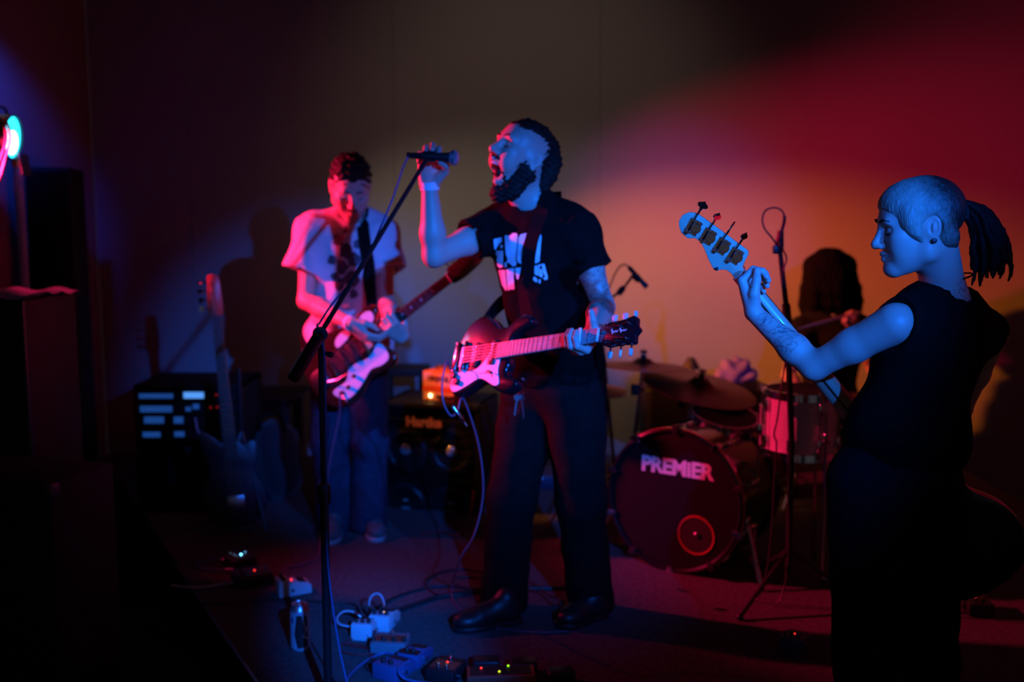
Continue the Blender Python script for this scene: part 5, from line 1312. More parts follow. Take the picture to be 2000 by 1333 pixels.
        if legs:
            for k in range(3):
                A = RZ(120 * k + 50)
                MB().tube([A @ V((Rd + 0.022, 0, H * 0.75)), A @ V((Rd + 0.022, 0, 0.03)), A @ V((Rd + 0.030, 0, -C[2] + 0.06)), A @ V((Rd + 0.045, 0, -C[2] + 0.012))], 0.0062, 10).build('leg', M_CHROME, q)
                MB().box((Rd + 0.016, 0, H * 0.35), (0.030, 0.028, 0.045), A).build('leg_bracket', M_CHROME, q, bevel=0.004)
                MB().ball(A @ V((Rd + 0.045, 0, -C[2] + 0.014)), 0.013).build('leg_foot', M_BLACK_PLASTIC, q)
        return q
    ft = at(1562, 884, 3.95)
    tom('floor tom with pale glossy shell and chrome lugs right of the bass drum', V((ft.x, ft.y, ft.z)), 0.140, 0.255, M_DRUM_PALE, RX(0), True, lugs=8, name='floor_tom')
    up = M.col[1].to_3d()
    tc = at(1405, 868, 4.28)
    q = tom('small dark tom mounted low over the bass drum', tc, 0.135, 0.14, M_DRUM_BLACK, RY(6) @ RX(14), lugs=6)
    mt = ROOT[q.name].inverted() @ (M @ V((0.0, R0, -0.22)))
    MB().tube([mt, (0, 0.10, -0.01)], 0.011, 10).build('mounting_post', M_CHROME, q)
    sn = at(1560, 800, 4.95); sn.z = 0.44
    q = tom('shallow steel snare drum in front of the drummer', sn, 0.178, 0.13, M_STEEL, RX(4), lugs=8, name='snare_drum')
    MB().tube([(0, 0, -0.02), (0, 0, -0.36)], 0.011, 10).build('stand_tube', M_CHROME, q)
    for k in range(3):
        A = RZ(120 * k)
        MB().tube([(0, 0, -0.30), A @ V((0.20, 0, -0.43))], 0.008, 8).build('leg', M_CHROME, q); MB().tube([(0, 0, -0.10), A @ V((0.16, 0, -0.03)), A @ V((0.19, 0, 0.0))], 0.007, 8).build('basket_arm', M_CHROME, q)

    # cymbals on stands
    def cymbal_stand(label, base, top, Rc, tilt, boom=None, shade=M_BRONZE, tri=0.17, dome=0.035):
        base = V((base.x, base.y, 0)); q = thing('cymbal_stand', label, 'cymbal', base)
        col_top = boom if boom is not None else top
        h = col_top.z
        low = V((base.x, base.y, 0.10)); j1 = V((base.x, base.y, h * 0.55))
        MB().tube([low, j1], 0.0125, 12).build('lower_tube', M_CHROME, q, world=True)
        MB().tube([j1, col_top], 0.0095, 12).build('upper_tube', M_CHROME, q, world=True)
        for p in (j1, V((base.x, base.y, h * 0.86))):
            m = MB(); m.lathe([(0.016, -0.025), (0.019, -0.02), (0.019, 0.02), (0.014, 0.025)], T(*p), 16); m.build('collar', M_BLACK_METAL, q, world=True)
            MB().tube([p, p + V((0.045, -0.02, 0))], [0.005, 0.008], 8).build('wing_screw', M_CHROME, q, world=True)
        for k in range(3):
            a = math.radians(120 * k + 20); f = base + V((tri * math.cos(a), tri * math.sin(a), 0.012))
            MB().tube([base + V((0.012 * math.cos(a), 0.012 * math.sin(a), 0.30)), f], 0.008, 8, flat=0.6).build('leg', M_CHROME, q, world=True)
            MB().tube([base + V((0, 0, 0.11)), base.lerp(f, 0.55) + V((0, 0, 0.13))], 0.005, 8).build('brace', M_CHROME, q, world=True)
            MB().ball(f, 0.013).build('rubber_foot', M_BLACK_PLASTIC, q, world=True)
        if boom is not None: MB().tube([boom + (boom - top).normalized() * 0.18, top], 0.008, 10).build('boom_arm', M_CHROME, q, world=True); MB().lathe([(0.018, -0.018), (0.018, 0.018), (0.001, 0.018)], zframe(boom, boom + V((0, -1, 0))), 16).build('tilter', M_CHROME, q, world=True)
        Mc = T(*top) @ tilt
        pr = [(0.006, dome + 0.004), (0.03, dome + 0.002), (0.05, dome * 0.62), (0.07, dome * 0.45), (Rc * 0.6, dome * 0.25), (Rc, 0.0), (Rc, -0.0012), (Rc * 0.6, dome * 0.25 - 0.002), (0.07, dome * 0.45 - 0.002), (0.05, dome * 0.6 - 0.002), (0.03, dome), (0.006, dome + 0.001)]
        MB().lathe(pr, Mc, 56, closed=True).build('cymbal', shade, q, world=True)
        MB().tube([Mc @ V((0, 0, -0.03)), Mc @ V((0, 0, dome + 0.045))], 0.004, 8).build('spindle', M_CHROME, q, world=True)
        MB().lathe([(0.014, dome + 0.004), (0.015, dome + 0.018), (0.001, dome + 0.019)], Mc, 14).build('felt', M_CLOTH_BLACK, q, world=True)
        m = MB(); m.box((0, 0, dome + 0.032), (0.034, 0.006, 0.014), Mc); m.box((0, 0, dome + 0.026), (0.012, 0.012, 0.014), Mc); m.build('wing_nut', M_CHROME, q, world=True, bevel=0.002, seg=1)
    b1 = at(1238, 900, 4.50)
    cymbal_stand('thin cymbal seen edge-on on a stand left of the bass drum', b1, at(1256, 716, 4.50), 0.205, RX(-1.5) @ RY(2.0), boom=None)
    b2 = at(1330, 900, 4.62)
    cymbal_stand('wide ride cymbal tilted towards the camera above the bass drum', b2, at(1365, 758, 4.50), 0.265, RY(10.0) @ RX(9.0), dome=0.05)
    # hi-hat: pair of cymbals low at the left of the kit
    b3 = at(1152, 905, 4.45); hb = V((b3.x, b3.y, 0))
    q = thing('hi_hat', 'pair of hi-hat cymbals on a tripod stand beside the singer', 'cymbal', hb)
    ht = at(1170, 768, 4.45).z
    MB().tube([(0, 0, 0.06), (0, 0, ht)], 0.011, 12).build('tube', M_BLACK_METAL, q)
    MB().tube([(0, 0, ht), (0, 0, ht + 0.13)], 0.0035, 8).build('pull_rod', M_CHROME, q)
    for i, (z, fl) in enumerate(((ht + 0.005, -1), (ht + 0.022, 1))):
        MB().lathe([(0.006, 0.030 * fl), (0.03, 0.026 * fl), (0.045, 0.014 * fl), (0.11, 0.006 * fl), (0.165, 0), (0.165, -0.001), (0.11, 0.006 * fl - 0.0015), (0.045, 0.014 * fl - 0.0015), (0.03, 0.026 * fl - 0.0015), (0.006, 0.030 * fl - 0.0015)], T(0, 0, z) @ RY(3), 48, closed=True).build('cymbal', M_BRONZE, q)
    MB().lathe([(0.012, ht + 0.05), (0.016, ht + 0.055), (0.016, ht + 0.075), (0.001, ht + 0.08)], None, 16).build('clutch', M_CHROME, q)
    for z in (ht * 0.62, ht * 0.9): MB().lathe([(0.015, z - 0.02), (0.018, z - 0.015), (0.018, z + 0.015), (0.015, z + 0.02)], None, 16).build('collar', M_BLACK_METAL, q)
    MB().ball((0, -0.022, ht * 0.9), 0.011).build('collar_screw', M_CHROME, q); MB().ball((0, -0.022, ht * 0.62), 0.011).build('collar_screw', M_CHROME, q)
    for k in range(3):
        a = math.radians(120 * k + 200); MB().tube([(0.01 * math.cos(a), 0.01 * math.sin(a), 0.30), (0.24 * math.cos(a), 0.24 * math.sin(a), 0.012)], 0.009, 8, flat=0.6).build('leg', M_BLACK_METAL, q)

    # boom stand with overhead drum microphone between singer and drums
    bs = at(1205, 900, 4.75); bs = V((bs.x, bs.y, 0))
    q = thing('microphone_stand', 'boom stand carrying a small drum microphone beside the singer', 'microphone stand', bs)
    elb = at(1170, 600, 4.70); hd_ = at(1235, 540, 4.55)
    MB().tube([bs + V((0, 0, 0.10)), V((bs.x, bs.y, elb.z)) if False else elb], 0.010, 10).build('pole', M_BLACK_METAL, q, world=True)
    MB().tube([elb, at(1215, 567, 4.6), hd_], 0.0065, 10).build('boom_arm', M_BLACK_METAL, q, world=True)
    MB().lathe([(0.014, -0.02), (0.016, 0), (0.014, 0.02)], zframe(at(1213, 568, 4.6), hd_), 14).build('boom_joint', M_BLACK_PLASTIC, q, world=True)
    MB().lathe([(0.016, -0.02), (0.018, 0), (0.016, 0.02)], zframe(at(1243, 542, 4.55), at(1262, 562, 4.5)), 14).build('clip', M_BLACK_PLASTIC, q, world=True)
    for k in range(3):
        a = math.radians(120 * k + 80); MB().tube([bs + V((0, 0, 0.22)), bs + V((0.26 * math.cos(a), 0.26 * math.sin(a), 0.01))], 0.008, 8).build('leg', M_BLACK_METAL, q, world=True)
    a, b = at(1228, 522, 4.56), at(1264, 562, 4.50)
    m = thing('microphone', 'slim dark drum microphone pointing down towards the cymbals', 'microphone', zframe(a, b)); Lm = (b - a).length
    MB().lathe([(0.009, 0), (0.011, 0.01), (0.011, Lm * 0.75), (0.0095, Lm * 0.78)], None, 16).build('handle', M_BLACK_METAL, m)
    MB().lathe([(0.0095, Lm * 0.78), (0.0125, Lm * 0.80), (0.0125, Lm * 0.97), (0.001, Lm)], None, 16).build('grille', mat('dark_mesh_grille', (0.10, 0.11, 0.14), 0.5, 0.7, bump=(900, 0.9)), m)
    cp = [a, at(1220, 517, 4.57), at(1208, 524, 4.58), at(1195, 550, 4.62), at(1185, 590, 4.68), at(1180, 700, 4.72), at(1188, 900, 4.75), V((bs.x - 0.05, bs.y - 0.05, 0.02)), V((bs.x - 0.30, bs.y - 0.15, 0.008))]
    tag(MB().tube(catmull(cp, 6, False), 0.0036, 8).build('microphone_cable', M_CABLE), 'dark cable arching from the small drum microphone beside the singer', 'cable')

    # tall stand with a loop of cable in front of the drummer
    s0 = at(1548, 880, 3.62); s0 = V((s0.x, s0.y, 0))
    q = thing('microphone_stand', 'tall black microphone stand with a looped cable in front of the drummer', 'microphone stand', s0)
    p1 = at(1546, 860, 3.62); p2 = at(1537, 610, 3.58); p3 = at(1522, 478, 3.55); p4 = at(1528, 418, 3.55)
    MB().tube([s0 + V((0, 0, 0.10)), p1, p2], [0.0125, 0.0125, 0.011], 12).build('lower_tube', M_BLACK_METAL, q, world=True)
    MB().tube([p2, p3], [0.0105, 0.0085], 12).build('upper_tube', M_BLACK_METAL, q, world=True)
    MB().tube([p2 + (p1 - p2).normalized() * 0.05, p2 + (p3 - p2).normalized() * 0.03], [0.018, 0.015], 14).build('height_clutch', M_BLACK_PLASTIC, q, world=True)
    MB().tube([p3 + (p2 - p3).normalized() * 0.02, p3, p4.lerp(p3, 0.55)], [0.013, 0.016, 0.011], 14).build('clip', M_BLACK_PLASTIC, q, world=True)
    MB().box((0, 0, 0), (0.028, 0.02, 0.03), T(*at(1517, 488, 3.55))).build('clip_hinge', M_BLACK_PLASTIC, q, world=True, bevel=0.004)
    for k in range(3):
        a = math.radians(120 * k + 100); f = s0 + V((0.29 * math.cos(a), 0.29 * math.sin(a), 0.012))
        MB().tube([s0 + V((0, 0, 0.20)), f], 0.0085, 8).build('leg', M_BLACK_METAL, q, world=True); MB().ball(f, 0.014).build('rubber_foot', M_BLACK_PLASTIC, q, world=True)
    lp = [at(1518, 480, 3.545), at(1508, 465, 3.53), at(1494, 448, 3.53), at(1489, 430, 3.53), at(1495, 412, 3.53), at(1513, 406, 3.53), at(1528, 413, 3.53), at(1532, 430, 3.535), at(1526, 455, 3.54), at(1524, 480, 3.525), at(1533, 495, 3.53), at(1536, 508, 3.535), at(1530, 530, 3.54), at(1529, 570, 3.55), at(1533, 600, 3.55), at(1545, 640, 3.57), at(1536, 700, 3.58), at(1540, 800, 3.59), at(1541, 860, 3.60), V((s0.x - 0.04, s0.y - 0.06, 0.03)), V((s0.x - 0.3, s0.y - 0.1, 0.008))]
    rs = [0.0033] * (len(lp) * 6 - 5)
    for i in range(40, 54): rs[i] = 0.006
    tag(MB().tube(catmull(lp, 6, False), rs[:len(catmull(lp, 6, False))], 8).build('microphone_cable', M_CABLE), 'black cable making an open loop above the tall stand by the drummer', 'cable')
    cp = [at(1535, 700, 3.56), at(1526, 760, 3.55), at(1518, 820, 3.56), at(1512, 850, 3.57), at(1515, 900, 3.6), V((s0.x - 0.12, s0.y - 0.02, 0.01)), V((s0.x - 0.4, s0.y + 0.1, 0.008))]
    tag(MB().tube(catmull(cp, 6, False), 0.0034, 8).build('microphone_cable', M_CABLE), 'black cable hanging in front of the pale floor tom', 'cable')
drum_things()

# ------------------------------------------------------------------ amplifiers and furniture
def box_thing(name, label, cat, c, size, rz, material, bevel=0.008, group=None):
    r = thing(name, label, cat, T(c[0], c[1], c[2]) @ RZ(rz), group)
    MB().box((0, 0, size[2] / 2), size).build('body', material, r, bevel=bevel)
    return r
def amps():
    # 4-speaker bass cabinet; front face towards the camera
    Yf = 4.78
    x0, x1 = at(742, 900, Yf).x, at(940, 900, Yf).x
    zt = at(850, 790, Yf).z; w = x1 - x0
    r = thing('speaker_cabinet', 'black four-speaker bass cabinet with metal cones behind the singer', 'speaker', T((x0 + x1) / 2, Yf, 0) @ RZ(-13))
    D = 0.38; h = zt
    sh = MB(); t = 0.022
    sh.box((0, D / 2, h - t / 2), (w, D, t)); sh.box((0, D / 2, t / 2 + 0.02), (w, D, t))
    for e in (-1, 1): sh.box((e * (w / 2 - t / 2), D / 2, h / 2 + 0.01), (t, D, h - 0.02))
    sh.box((0, D - 0.01, h / 2 + 0.01), (w, 0.02, h - 0.02))
    sh.build('body', M_TOLEX, r, smooth=False, bevel=0.004)
    MB().box((0, 0.03, h / 2 + 0.01), (w - 2 * t, 0.02, h - 0.06)).build('baffle', M_GRILL, r, smooth=False)
    inv = ROOT[r.name].inverted()
    def F(px, py):
        d = (at(px, py, 4.7) - CAM).normalized(); n = V((math.sin(math.radians(-13)), -math.cos(math.radians(-13)), 0)); o = ROOT[r.name].translation
        q = inv @ (CAM + d * ((o - CAM).dot(n) / d.dot(n))); return q.x, q.z
    for px, py in ((790, 880), (880, 884), (790, 988), (878, 994)):
        x, z = F(px, py); Ms = T(x, 0.018, z) @ RX(90)
        s = MB().lathe([(0.112, -0.004), (0.112, 0.004), (0.100, 0.006), (0.098, 0.0)], Ms, 36, closed=True).build('speaker', M_BLACK_METAL, r)
        MB().lathe([(0.098, 0.001), (0.090, 0.006), (0.082, 0.001)], Ms, 36).build('surround', M_BLACK_PLASTIC, s)
        MB().lathe([(0.082, 0.000), (0.034, -0.018)], Ms, 36).build('cone', M_BLACK_METAL, s)
        MB().lathe([(0.036, -0.020), (0.033, -0.004), (0.022, 0.006), (0.001, 0.010)], Ms, 30).build('dust_cap', M_ALU, s)
    x, z = F(828, 826)
    text_mb('Hartke', 0.064, 0.004, 0.0024, T(x, -0.004, z) @ RX(90), 1.0).build('lettering', mat('salmon_logo', (0.80, 0.30, 0.26), 0.5), r, smooth=False)
    # grille bars (thin steel bars across the front)
    for k in range(9):
        z = 0.06 + (h - 0.14) * k / 8
        MB().tube([(-w / 2 + t, 0.004, z), (w / 2 - t, 0.004, z)], 0.0016, 6).build('grille_bar', M_BLACK_METAL, r)
    for e in (-1, 1):
        for zz in (0.035, h - 0.012): MB().box((e * (w / 2 - 0.012), 0.006, zz), (0.034, 0.022, 0.034)).build('corner_guard', M_BLACK_PLASTIC, r, bevel=0.006)
    for e in (-1, 1): MB().box((e * (w / 2 - 0.06), 0.08, 0.010), (0.04, 0.04, 0.02)).build('foot', M_BLACK_PLASTIC, r)
    # small orange amplifier head on it
    hw = at(893, 750, 4.85).x - at(823, 750, 4.85).x; hh = at(850, 727, 4.85).z - at(850, 784, 4.85).z
    c = at(857, 784, 4.85); a = thing('amplifier_head', 'small orange amplifier head with glowing amber lamp on the bass cabinet', 'amplifier', T(c.x, 4.85, zt) @ RZ(-24))
    hh = at(857, 727, 4.85).z - zt
    MB().box((0, 0.08, hh / 2), (hw, 0.16, hh)).build('body', M_ORANGE, a, bevel=0.004)
    MB().box((0, -0.002, hh * 0.74), (hw - 0.008, 0.006, hh * 0.46)).build('upper_panel', M_ORANGE_PALE, a, bevel=0.001, seg=1)
    MB().box((0, -0.003, hh * 0.41), (hw - 0.004, 0.008, hh * 0.15)).build('orange_bar', M_ORANGE_DEEP, a, bevel=0.001, seg=1)
    MB().box((0, -0.002, hh * 0.18), (hw - 0.008, 0.006, hh * 0.27)).build('control_panel', M_ORANGE_PALE, a, bevel=0.001, seg=1)
    text_mb('ORANGE', hh * 0.19, 0.001, 0.0010, T(0.0, -0.0062, hh * 0.77) @ RX(90) @ Matrix.Diagonal((1.0, 1.25, 1, 1)), 1.02).build('lettering', M_INK, a, smooth=False)
    sw = MB()
    for xx in (-0.015, 0.045): sw.tube([(xx, -0.0062, hh * 0.70), (xx + 0.006, -0.0062, hh * 0.64), (xx + 0.014, -0.0062, hh * 0.69)], 0.0011, 6)
    sw.build('letter_swash', M_INK, a)
    MB().ball((-hw * 0.24, -0.008, hh * 0.19), (0.0068, 0.005, 0.0068)).build('power_lamp', M_LED_AMBER, a)
    for k in range(4): MB().lathe([(0.010, 0), (0.009, 0.012), (0.007, 0.014), (0.001, 0.014)], T(0.0 + 0.024 * k, -0.004, hh * 0.17) @ RX(90), 16).build('knob', M_BLACK_PLASTIC, a)
    tb = MB(); tb.tube([(-hw * 0.3, 0.08, hh), (-hw * 0.28, 0.08, hh + 0.018), (hw * 0.28, 0.08, hh + 0.018), (hw * 0.3, 0.08, hh)], 0.005, 8); tb.build('handle', M_BLACK_PLASTIC, a)
    # dark box behind the orange head
    p = at(795, 722, 5.5)
    b = thing('equipment_case', 'dark flat case lying on a shelf edge behind the orange amplifier', 'case', T(p.x - 0.02, 5.5, 0))
    MB().box((0, 0.12, p.z - 0.02), (0.26, 0.24, 0.04)).build('lid', M_WOOD_BLACK, b, bevel=0.004)
    for e in (-1, 1): MB().box((e * 0.10, 0.12, (p.z - 0.04) / 2), (0.035, 0.20, p.z - 0.04)).build('leg', M_WOOD_BLACK, b, bevel=0.003)
    p = at(876, 712, 5.5)
    # dark cabinet behind the drums with things on it
    zt2 = at(1370, 752, 5.45).z; xa, xb = at(1262, 800, 5.45).x, at(1496, 800, 5.45).x
    c2 = thing('speaker_cabinet', 'dark guitar cabinet standing behind the drum kit', 'speaker', T((xa + xb) / 2, 5.45, 0))
    ww = xb - xa
    MB().box((0, 0.17, zt2 / 2 + 0.01), (ww, 0.30, zt2 - 0.02)).build('body', M_TOLEX, c2, bevel=0.01)
    MB().box((0, 0.012, zt2 / 2 + 0.01), (ww - 0.06, 0.02, zt2 - 0.09)).build('grille', M_GRILL, c2, bevel=0.003)
    for e in (-1, 1): MB().box((e * (ww / 2 - 0.02), 0.03, zt2 - 0.02), (0.05, 0.05, 0.05)).build('corner_guard', M_BLACK_METAL, c2, bevel=0.01)
    for e in (-1, 1): MB().lathe([(0.02, 0), (0.02, 0.02)], T(e * (ww / 2 - 0.07), 0.1, 0), 14).build('foot', M_BLACK_PLASTIC, c2)
    # crumpled violet bag on it
    s = SDF(); q = at(1436, 752, 5.55)
    for dx, dz, rr in ((-0.055, 0.045, 0.062), (0.0, 0.06, 0.075), (0.06, 0.04, 0.065), (0.03, 0.09, 0.05), (-0.03, 0.085, 0.045)): s.ell((q.x + dx, q.y, zt2 + dz), (rr, rr * 0.8, rr * 0.9), None, 0.03)
    s.noise = curls(0.012, 60, 3); s.plane((0, 0, zt2 + 0.001), (0, 0, -1))
    tag(sdf_obj(s, 0.007, 'crumpled_cloth', M_PURPLE_CLOTH), 'crumpled violet cloth lying on the cabinet behind the drums', 'cloth')
    # small brass-coloured fan-like lamp beside it: a clip lamp with wire guard
    q = at(1352, 752, 5.55); l = thing('table_lamp', 'small dark clip lamp with round shade on the cabinet behind the drums', 'lamp', T(q.x, 5.55, zt2))
    MB().lathe([(0.04, 0), (0.042, 0.008), (0.012, 0.014), (0.008, 0.03)], None, 20).build('base', M_BLACK_METAL, l)
    MB().tube([(0, 0, 0.02), (0.008, 0, 0.06), (-0.006, 0, 0.10)], 0.006, 8).build('neck', M_BLACK_METAL, l)
    MB().lathe([(0.012, 0.14), (0.022, 0.135), (0.05, 0.085), (0.053, 0.075), (0.050, 0.078)], T(-0.01, 0, 0.0), 24).build('shade', M_WOOD_BLACK, l)
    # blue gear case between the singer's legs
    p = at(1050, 930, 5.2); b = thing('gear_case', 'dark blue equipment case standing behind the singer', 'case', T(p.x, 5.2, 0) @ RZ(-8))
    MB().box((0, 0.12, p.z / 2), (0.20, 0.24, p.z)).build('body', mat('navy_case_laminate', (0.03, 0.045, 0.10), 0.5), b, bevel=0.008)
    MB().box((0, -0.004, p.z * 0.7), (0.06, 0.012, 0.03)).build('latch', M_STEEL, b, bevel=0.003)
    for e in (-1, 1): MB().box((e * 0.095, 0.0, p.z - 0.012), (0.026, 0.026, 0.03)).build('corner_guard', M_STEEL, b, bevel=0.006)
amps()

def left_gear():
    # rack of amplifiers on a black case
    Yr = 4.75; x0, x1 = at(262, 800, Yr).x, at(472, 800, Yr).x; zt = at(360, 752, Yr).z; w = x1 - x0
    r = thing('equipment_rack', 'black equipment rack with blue panel strips lit by added glow left of the guitarist', 'rack', T((x0 + x1) / 2, Yr, 0))
    for e in (-1, 1): MB().box((e * (w / 2 - 0.011), 0.2, zt / 2), (0.022, 0.4, zt)).build('side_panel', M_TOLEX, r, bevel=0.004)
    MB().box((0, 0.2, zt - 0.011), (w, 0.4, 0.022)).build('top_panel', M_TOLEX, r, bevel=0.004)
    MB().box((0, 0.2, 0.02), (w, 0.4, 0.04)).build('bottom_panel', M_TOLEX, r, bevel=0.004)
    MB().box((0, 0.36, zt / 2), (w - 0.05, 0.02, zt - 0.07)).build('back_panel', M_WOOD_BLACK, r)
    fx = lambda px: at(px, 800, Yr).x - (x0 + x1) / 2
    fz = lambda py: at(360, py, Yr).z
    for k, (ya, yb) in enumerate(((762, 787), (789, 812), (814, 836), (838, 862))):
        u = MB().box((0, 0.10, (fz(ya) + fz(yb)) / 2), (w - 0.05, 0.18, fz(ya) - fz(yb) - 0.004)).build('rack_unit', M_BLACK_METAL, r, bevel=0.002, seg=1)
        def plate(a, b, c, d, m=M_PANEL_GLOW, nm='glow_strip'):
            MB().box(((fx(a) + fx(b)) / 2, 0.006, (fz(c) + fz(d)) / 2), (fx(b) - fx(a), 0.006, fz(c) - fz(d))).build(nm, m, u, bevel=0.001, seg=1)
        if k == 0: plate(272, 338, 770, 779); plate(359, 398, 767, 779, M_PANEL_GLOW_HOT)
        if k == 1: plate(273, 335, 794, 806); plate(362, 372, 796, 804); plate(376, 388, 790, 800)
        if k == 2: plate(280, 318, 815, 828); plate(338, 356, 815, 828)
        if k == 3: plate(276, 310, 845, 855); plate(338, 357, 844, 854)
        for j in range(4): MB().lathe([(0.008, 0), (0.007, 0.012), (0.001, 0.012)], T(fx(405 + 12 * j), 0.006, (fz(ya) + fz(yb)) / 2) @ RX(90), 12).build('knob', M_BLACK_PLASTIC, u)
    for px, py in ((423, 772), (424, 796), (411, 797)): MB().ball((fx(px), 0.004, fz(py)), 0.004).build('indicator_lamp', mat('dim_red_led', (0.2, 0, 0), 0.4, emit=((1, 0.03, 0.02), 0.35)), r)
    MB().tube([(fx(382), -0.01, fz(815)), (fx(386), -0.02, fz(835)), (fx(390), -0.012, fz(850))], 0.004, 8).build('patch_lead', M_CABLE_WHITE, r)
    # bass on a stand in front of the rack
    nut = at(423, 617, 4.50); bot = at(440, 780, 4.48)
    ax = (nut - bot).normalized(); M = frame(nut, ax, z=V((0.25, -0.95, 0.1)))
    g = thing('bass_guitar', 'dark bass with reddish headstock standing upright on a floor stand at the left', 'guitar', M)
    hs = outline([(0, -0.021), (0.02, -0.030), (0.06, -0.032), (0.12, -0.030), (0.17, -0.026), (0.186, -0.005), (0.182, 0.022), (0.14, 0.026), (0.09, 0.032), (0.03, 0.036), (0.01, 0.030), (0, 0.021)], 3)
    MB().prism(hs, -0.012, 0.003).build('headstock', mat('reddish_headstock_lacquer', (0.35, 0.10, 0.06), 0.3), g, bevel=0.002)
    for j in range(4):
        x = 0.035 + 0.040 * j
        t = MB(); t.lathe([(0.007, 0.003), (0.006, 0.006), (0.004, 0.008), (0.004, 0.02), (0.001, 0.021)], T(x, 0.012, 0), 12); t = t.build('tuner_post', M_CHROME, g)
        MB().tube([(x, 0.02, -0.014), (x, 0.055, -0.014)], 0.0035, 8).build('tuner_shaft', M_CHROME, t)
        MB().prism(outline([(-0.004, 0), (0.004, 0), (0.014, 0.012), (0.008, 0.022), (-0.008, 0.022), (-0.014, 0.012)], 3), -0.002, 0.002, T(x, 0.050, -0.014) @ RY(25 * j)).build('tuner_key', M_CHROME, t)
    MB().prism([(0, -0.021), (-0.66, -0.030), (-0.66, 0.030), (0, 0.021)], -0.020, 0.0).build('neck', M_MAPLE, g, bevel=0.006)
    fb = MB().prism([(0, -0.021), (-0.66, -0.030), (-0.66, 0.030), (0, 0.021)], 0.0003, 0.006).build('fretboard', M_DARK_ROSEWOOD, g, bevel=0.001, seg=1)
    me = None
    for i in range(1, 18):
        x = -0.86 * (1 - 2 ** (-i / 12))
        if me is None: f = MB().tube([(0, -0.5, 0), (0, 0.5, 0)], 0.0013, 6).build('fret', M_CHROME, fb); me = f.data
        else: f = bpy.data.objects.new('fret', me); col.objects.link(f); f.parent = fb
        f.location = (x, 0, 0.0062); f.scale = (1, 0.042 - 0.027 * x, 1)
    o = [(x, y * 0.92) for x, y in ((-0.98, 0.0), (-0.96, 0.09), (-0.90, 0.145), (-0.81, 0.155), (-0.73, 0.115), (-0.65, 0.115), (-0.56, 0.145), (-0.52, 0.13), (-0.55, 0.08), (-0.58, 0.04), (-0.58, -0.04), (-0.60, -0.06), (-0.585, -0.105), (-0.61, -0.13), (-0.67, -0.12), (-0.74, -0.108), (-0.82, -0.145), (-0.90, -0.145), (-0.96, -0.09))]
    MB().prism(outline(o, 4), -0.040, -0.002).build('body', mat('midnight_lacquer', (0.012, 0.014, 0.03), 0.3, coat=0.4), g, bevel=0.008, seg=3)
    MB().box((-0.86, 0, 0.004), (0.06, 0.08, 0.012)).build('bridge', M_STEEL, g, bevel=0.003)
    for i in range(4): MB().tube([(-0.85, (i - 1.5) * 0.018, 0.014), (0, (i - 1.5) * 0.010, 0.009), (0.035 + 0.040 * i, 0.012, 0.014)], 0.0012, 6).build('string', M_STEEL, g)
    low = M @ V((-0.985, 0, -0.02)); s0 = V((low.x, low.y, 0))
    st = thing('guitar_stand', 'black tubular floor stand under the upright dark bass', 'stand', s0)
    MB().tube([(0, 0.16, 0.02), (0, 0.10, 0.45), (0, 0.085, 0.75)], 0.010, 8).build('upright', M_BLACK_METAL, st)
    for e in (-1, 1):
        MB().tube([(0, 0.10, 0.45), (e * 0.14, -0.05, 0.012)], 0.009, 8).build('leg', M_BLACK_METAL, st)
        MB().tube([(e * 0.06, 0.04, max(0.05, low.z - 0.03)), (e * 0.06, -0.05, max(0.05, low.z - 0.03)), (e * 0.06, -0.06, max(0.06, low.z))], 0.009, 8).build('cradle_arm', M_BLACK_METAL, st)
    # dark table to the right of the rack
    Yt = 5.3; zt = at(510, 778, Yt).z; xa, xb = at(462, 780, Yt).x, at(553, 780, Yt).x
    t = thing('table', 'dark low table beside the equipment rack', 'table', T((xa + xb) / 2, Yt, 0)); w = xb - xa
    MB().box((0, 0.2, zt - 0.014), (w + 0.12, 0.42, 0.028)).build('top', M_TABLE, t, bevel=0.004)
    MB().box((-0.02, 0.2, zt - 0.055), (w, 0.36, 0.05)).build('apron', M_TABLE, t, bevel=0.003)
    for ex in (-1, 1):
        for y in (0.04, 0.36): MB().box((ex * (w / 2), y, (zt - 0.03) / 2), (0.05, 0.05, zt - 0.03)).build('leg', M_TABLE, t, bevel=0.004)
    # soft bag on the floor under the table end
    s = SDF(); q = at(545, 860, 5.05); s.ell((q.x, 5.05, 0.18), (0.13, 0.16, 0.20), None, 0.04); s.ell((q.x - 0.03, 5.05, 0.30), (0.09, 0.11, 0.10), None, 0.05); s.noise = folds(0.012, [((1, 0, 1), 30), ((-1, 0.5, 1), 40)], 2); s.plane((0, 0, 0.002), (0, 0, -1))
    bag = sdf_obj(s, 0.012, 'soft_bag', M_CLOTH_BLACK); tag(bag, 'soft black bag slumped on the floor by the dark table', 'bag')
    MB().tube(catmull([(q.x - 0.08, 4.98, 0.36), (q.x - 0.06, 4.97, 0.44), (q.x + 0.02, 4.97, 0.45), (q.x + 0.05, 4.98, 0.36)], 6, False), 0.010, 8).build('handle', M_STRAP, bag)
left_gear()

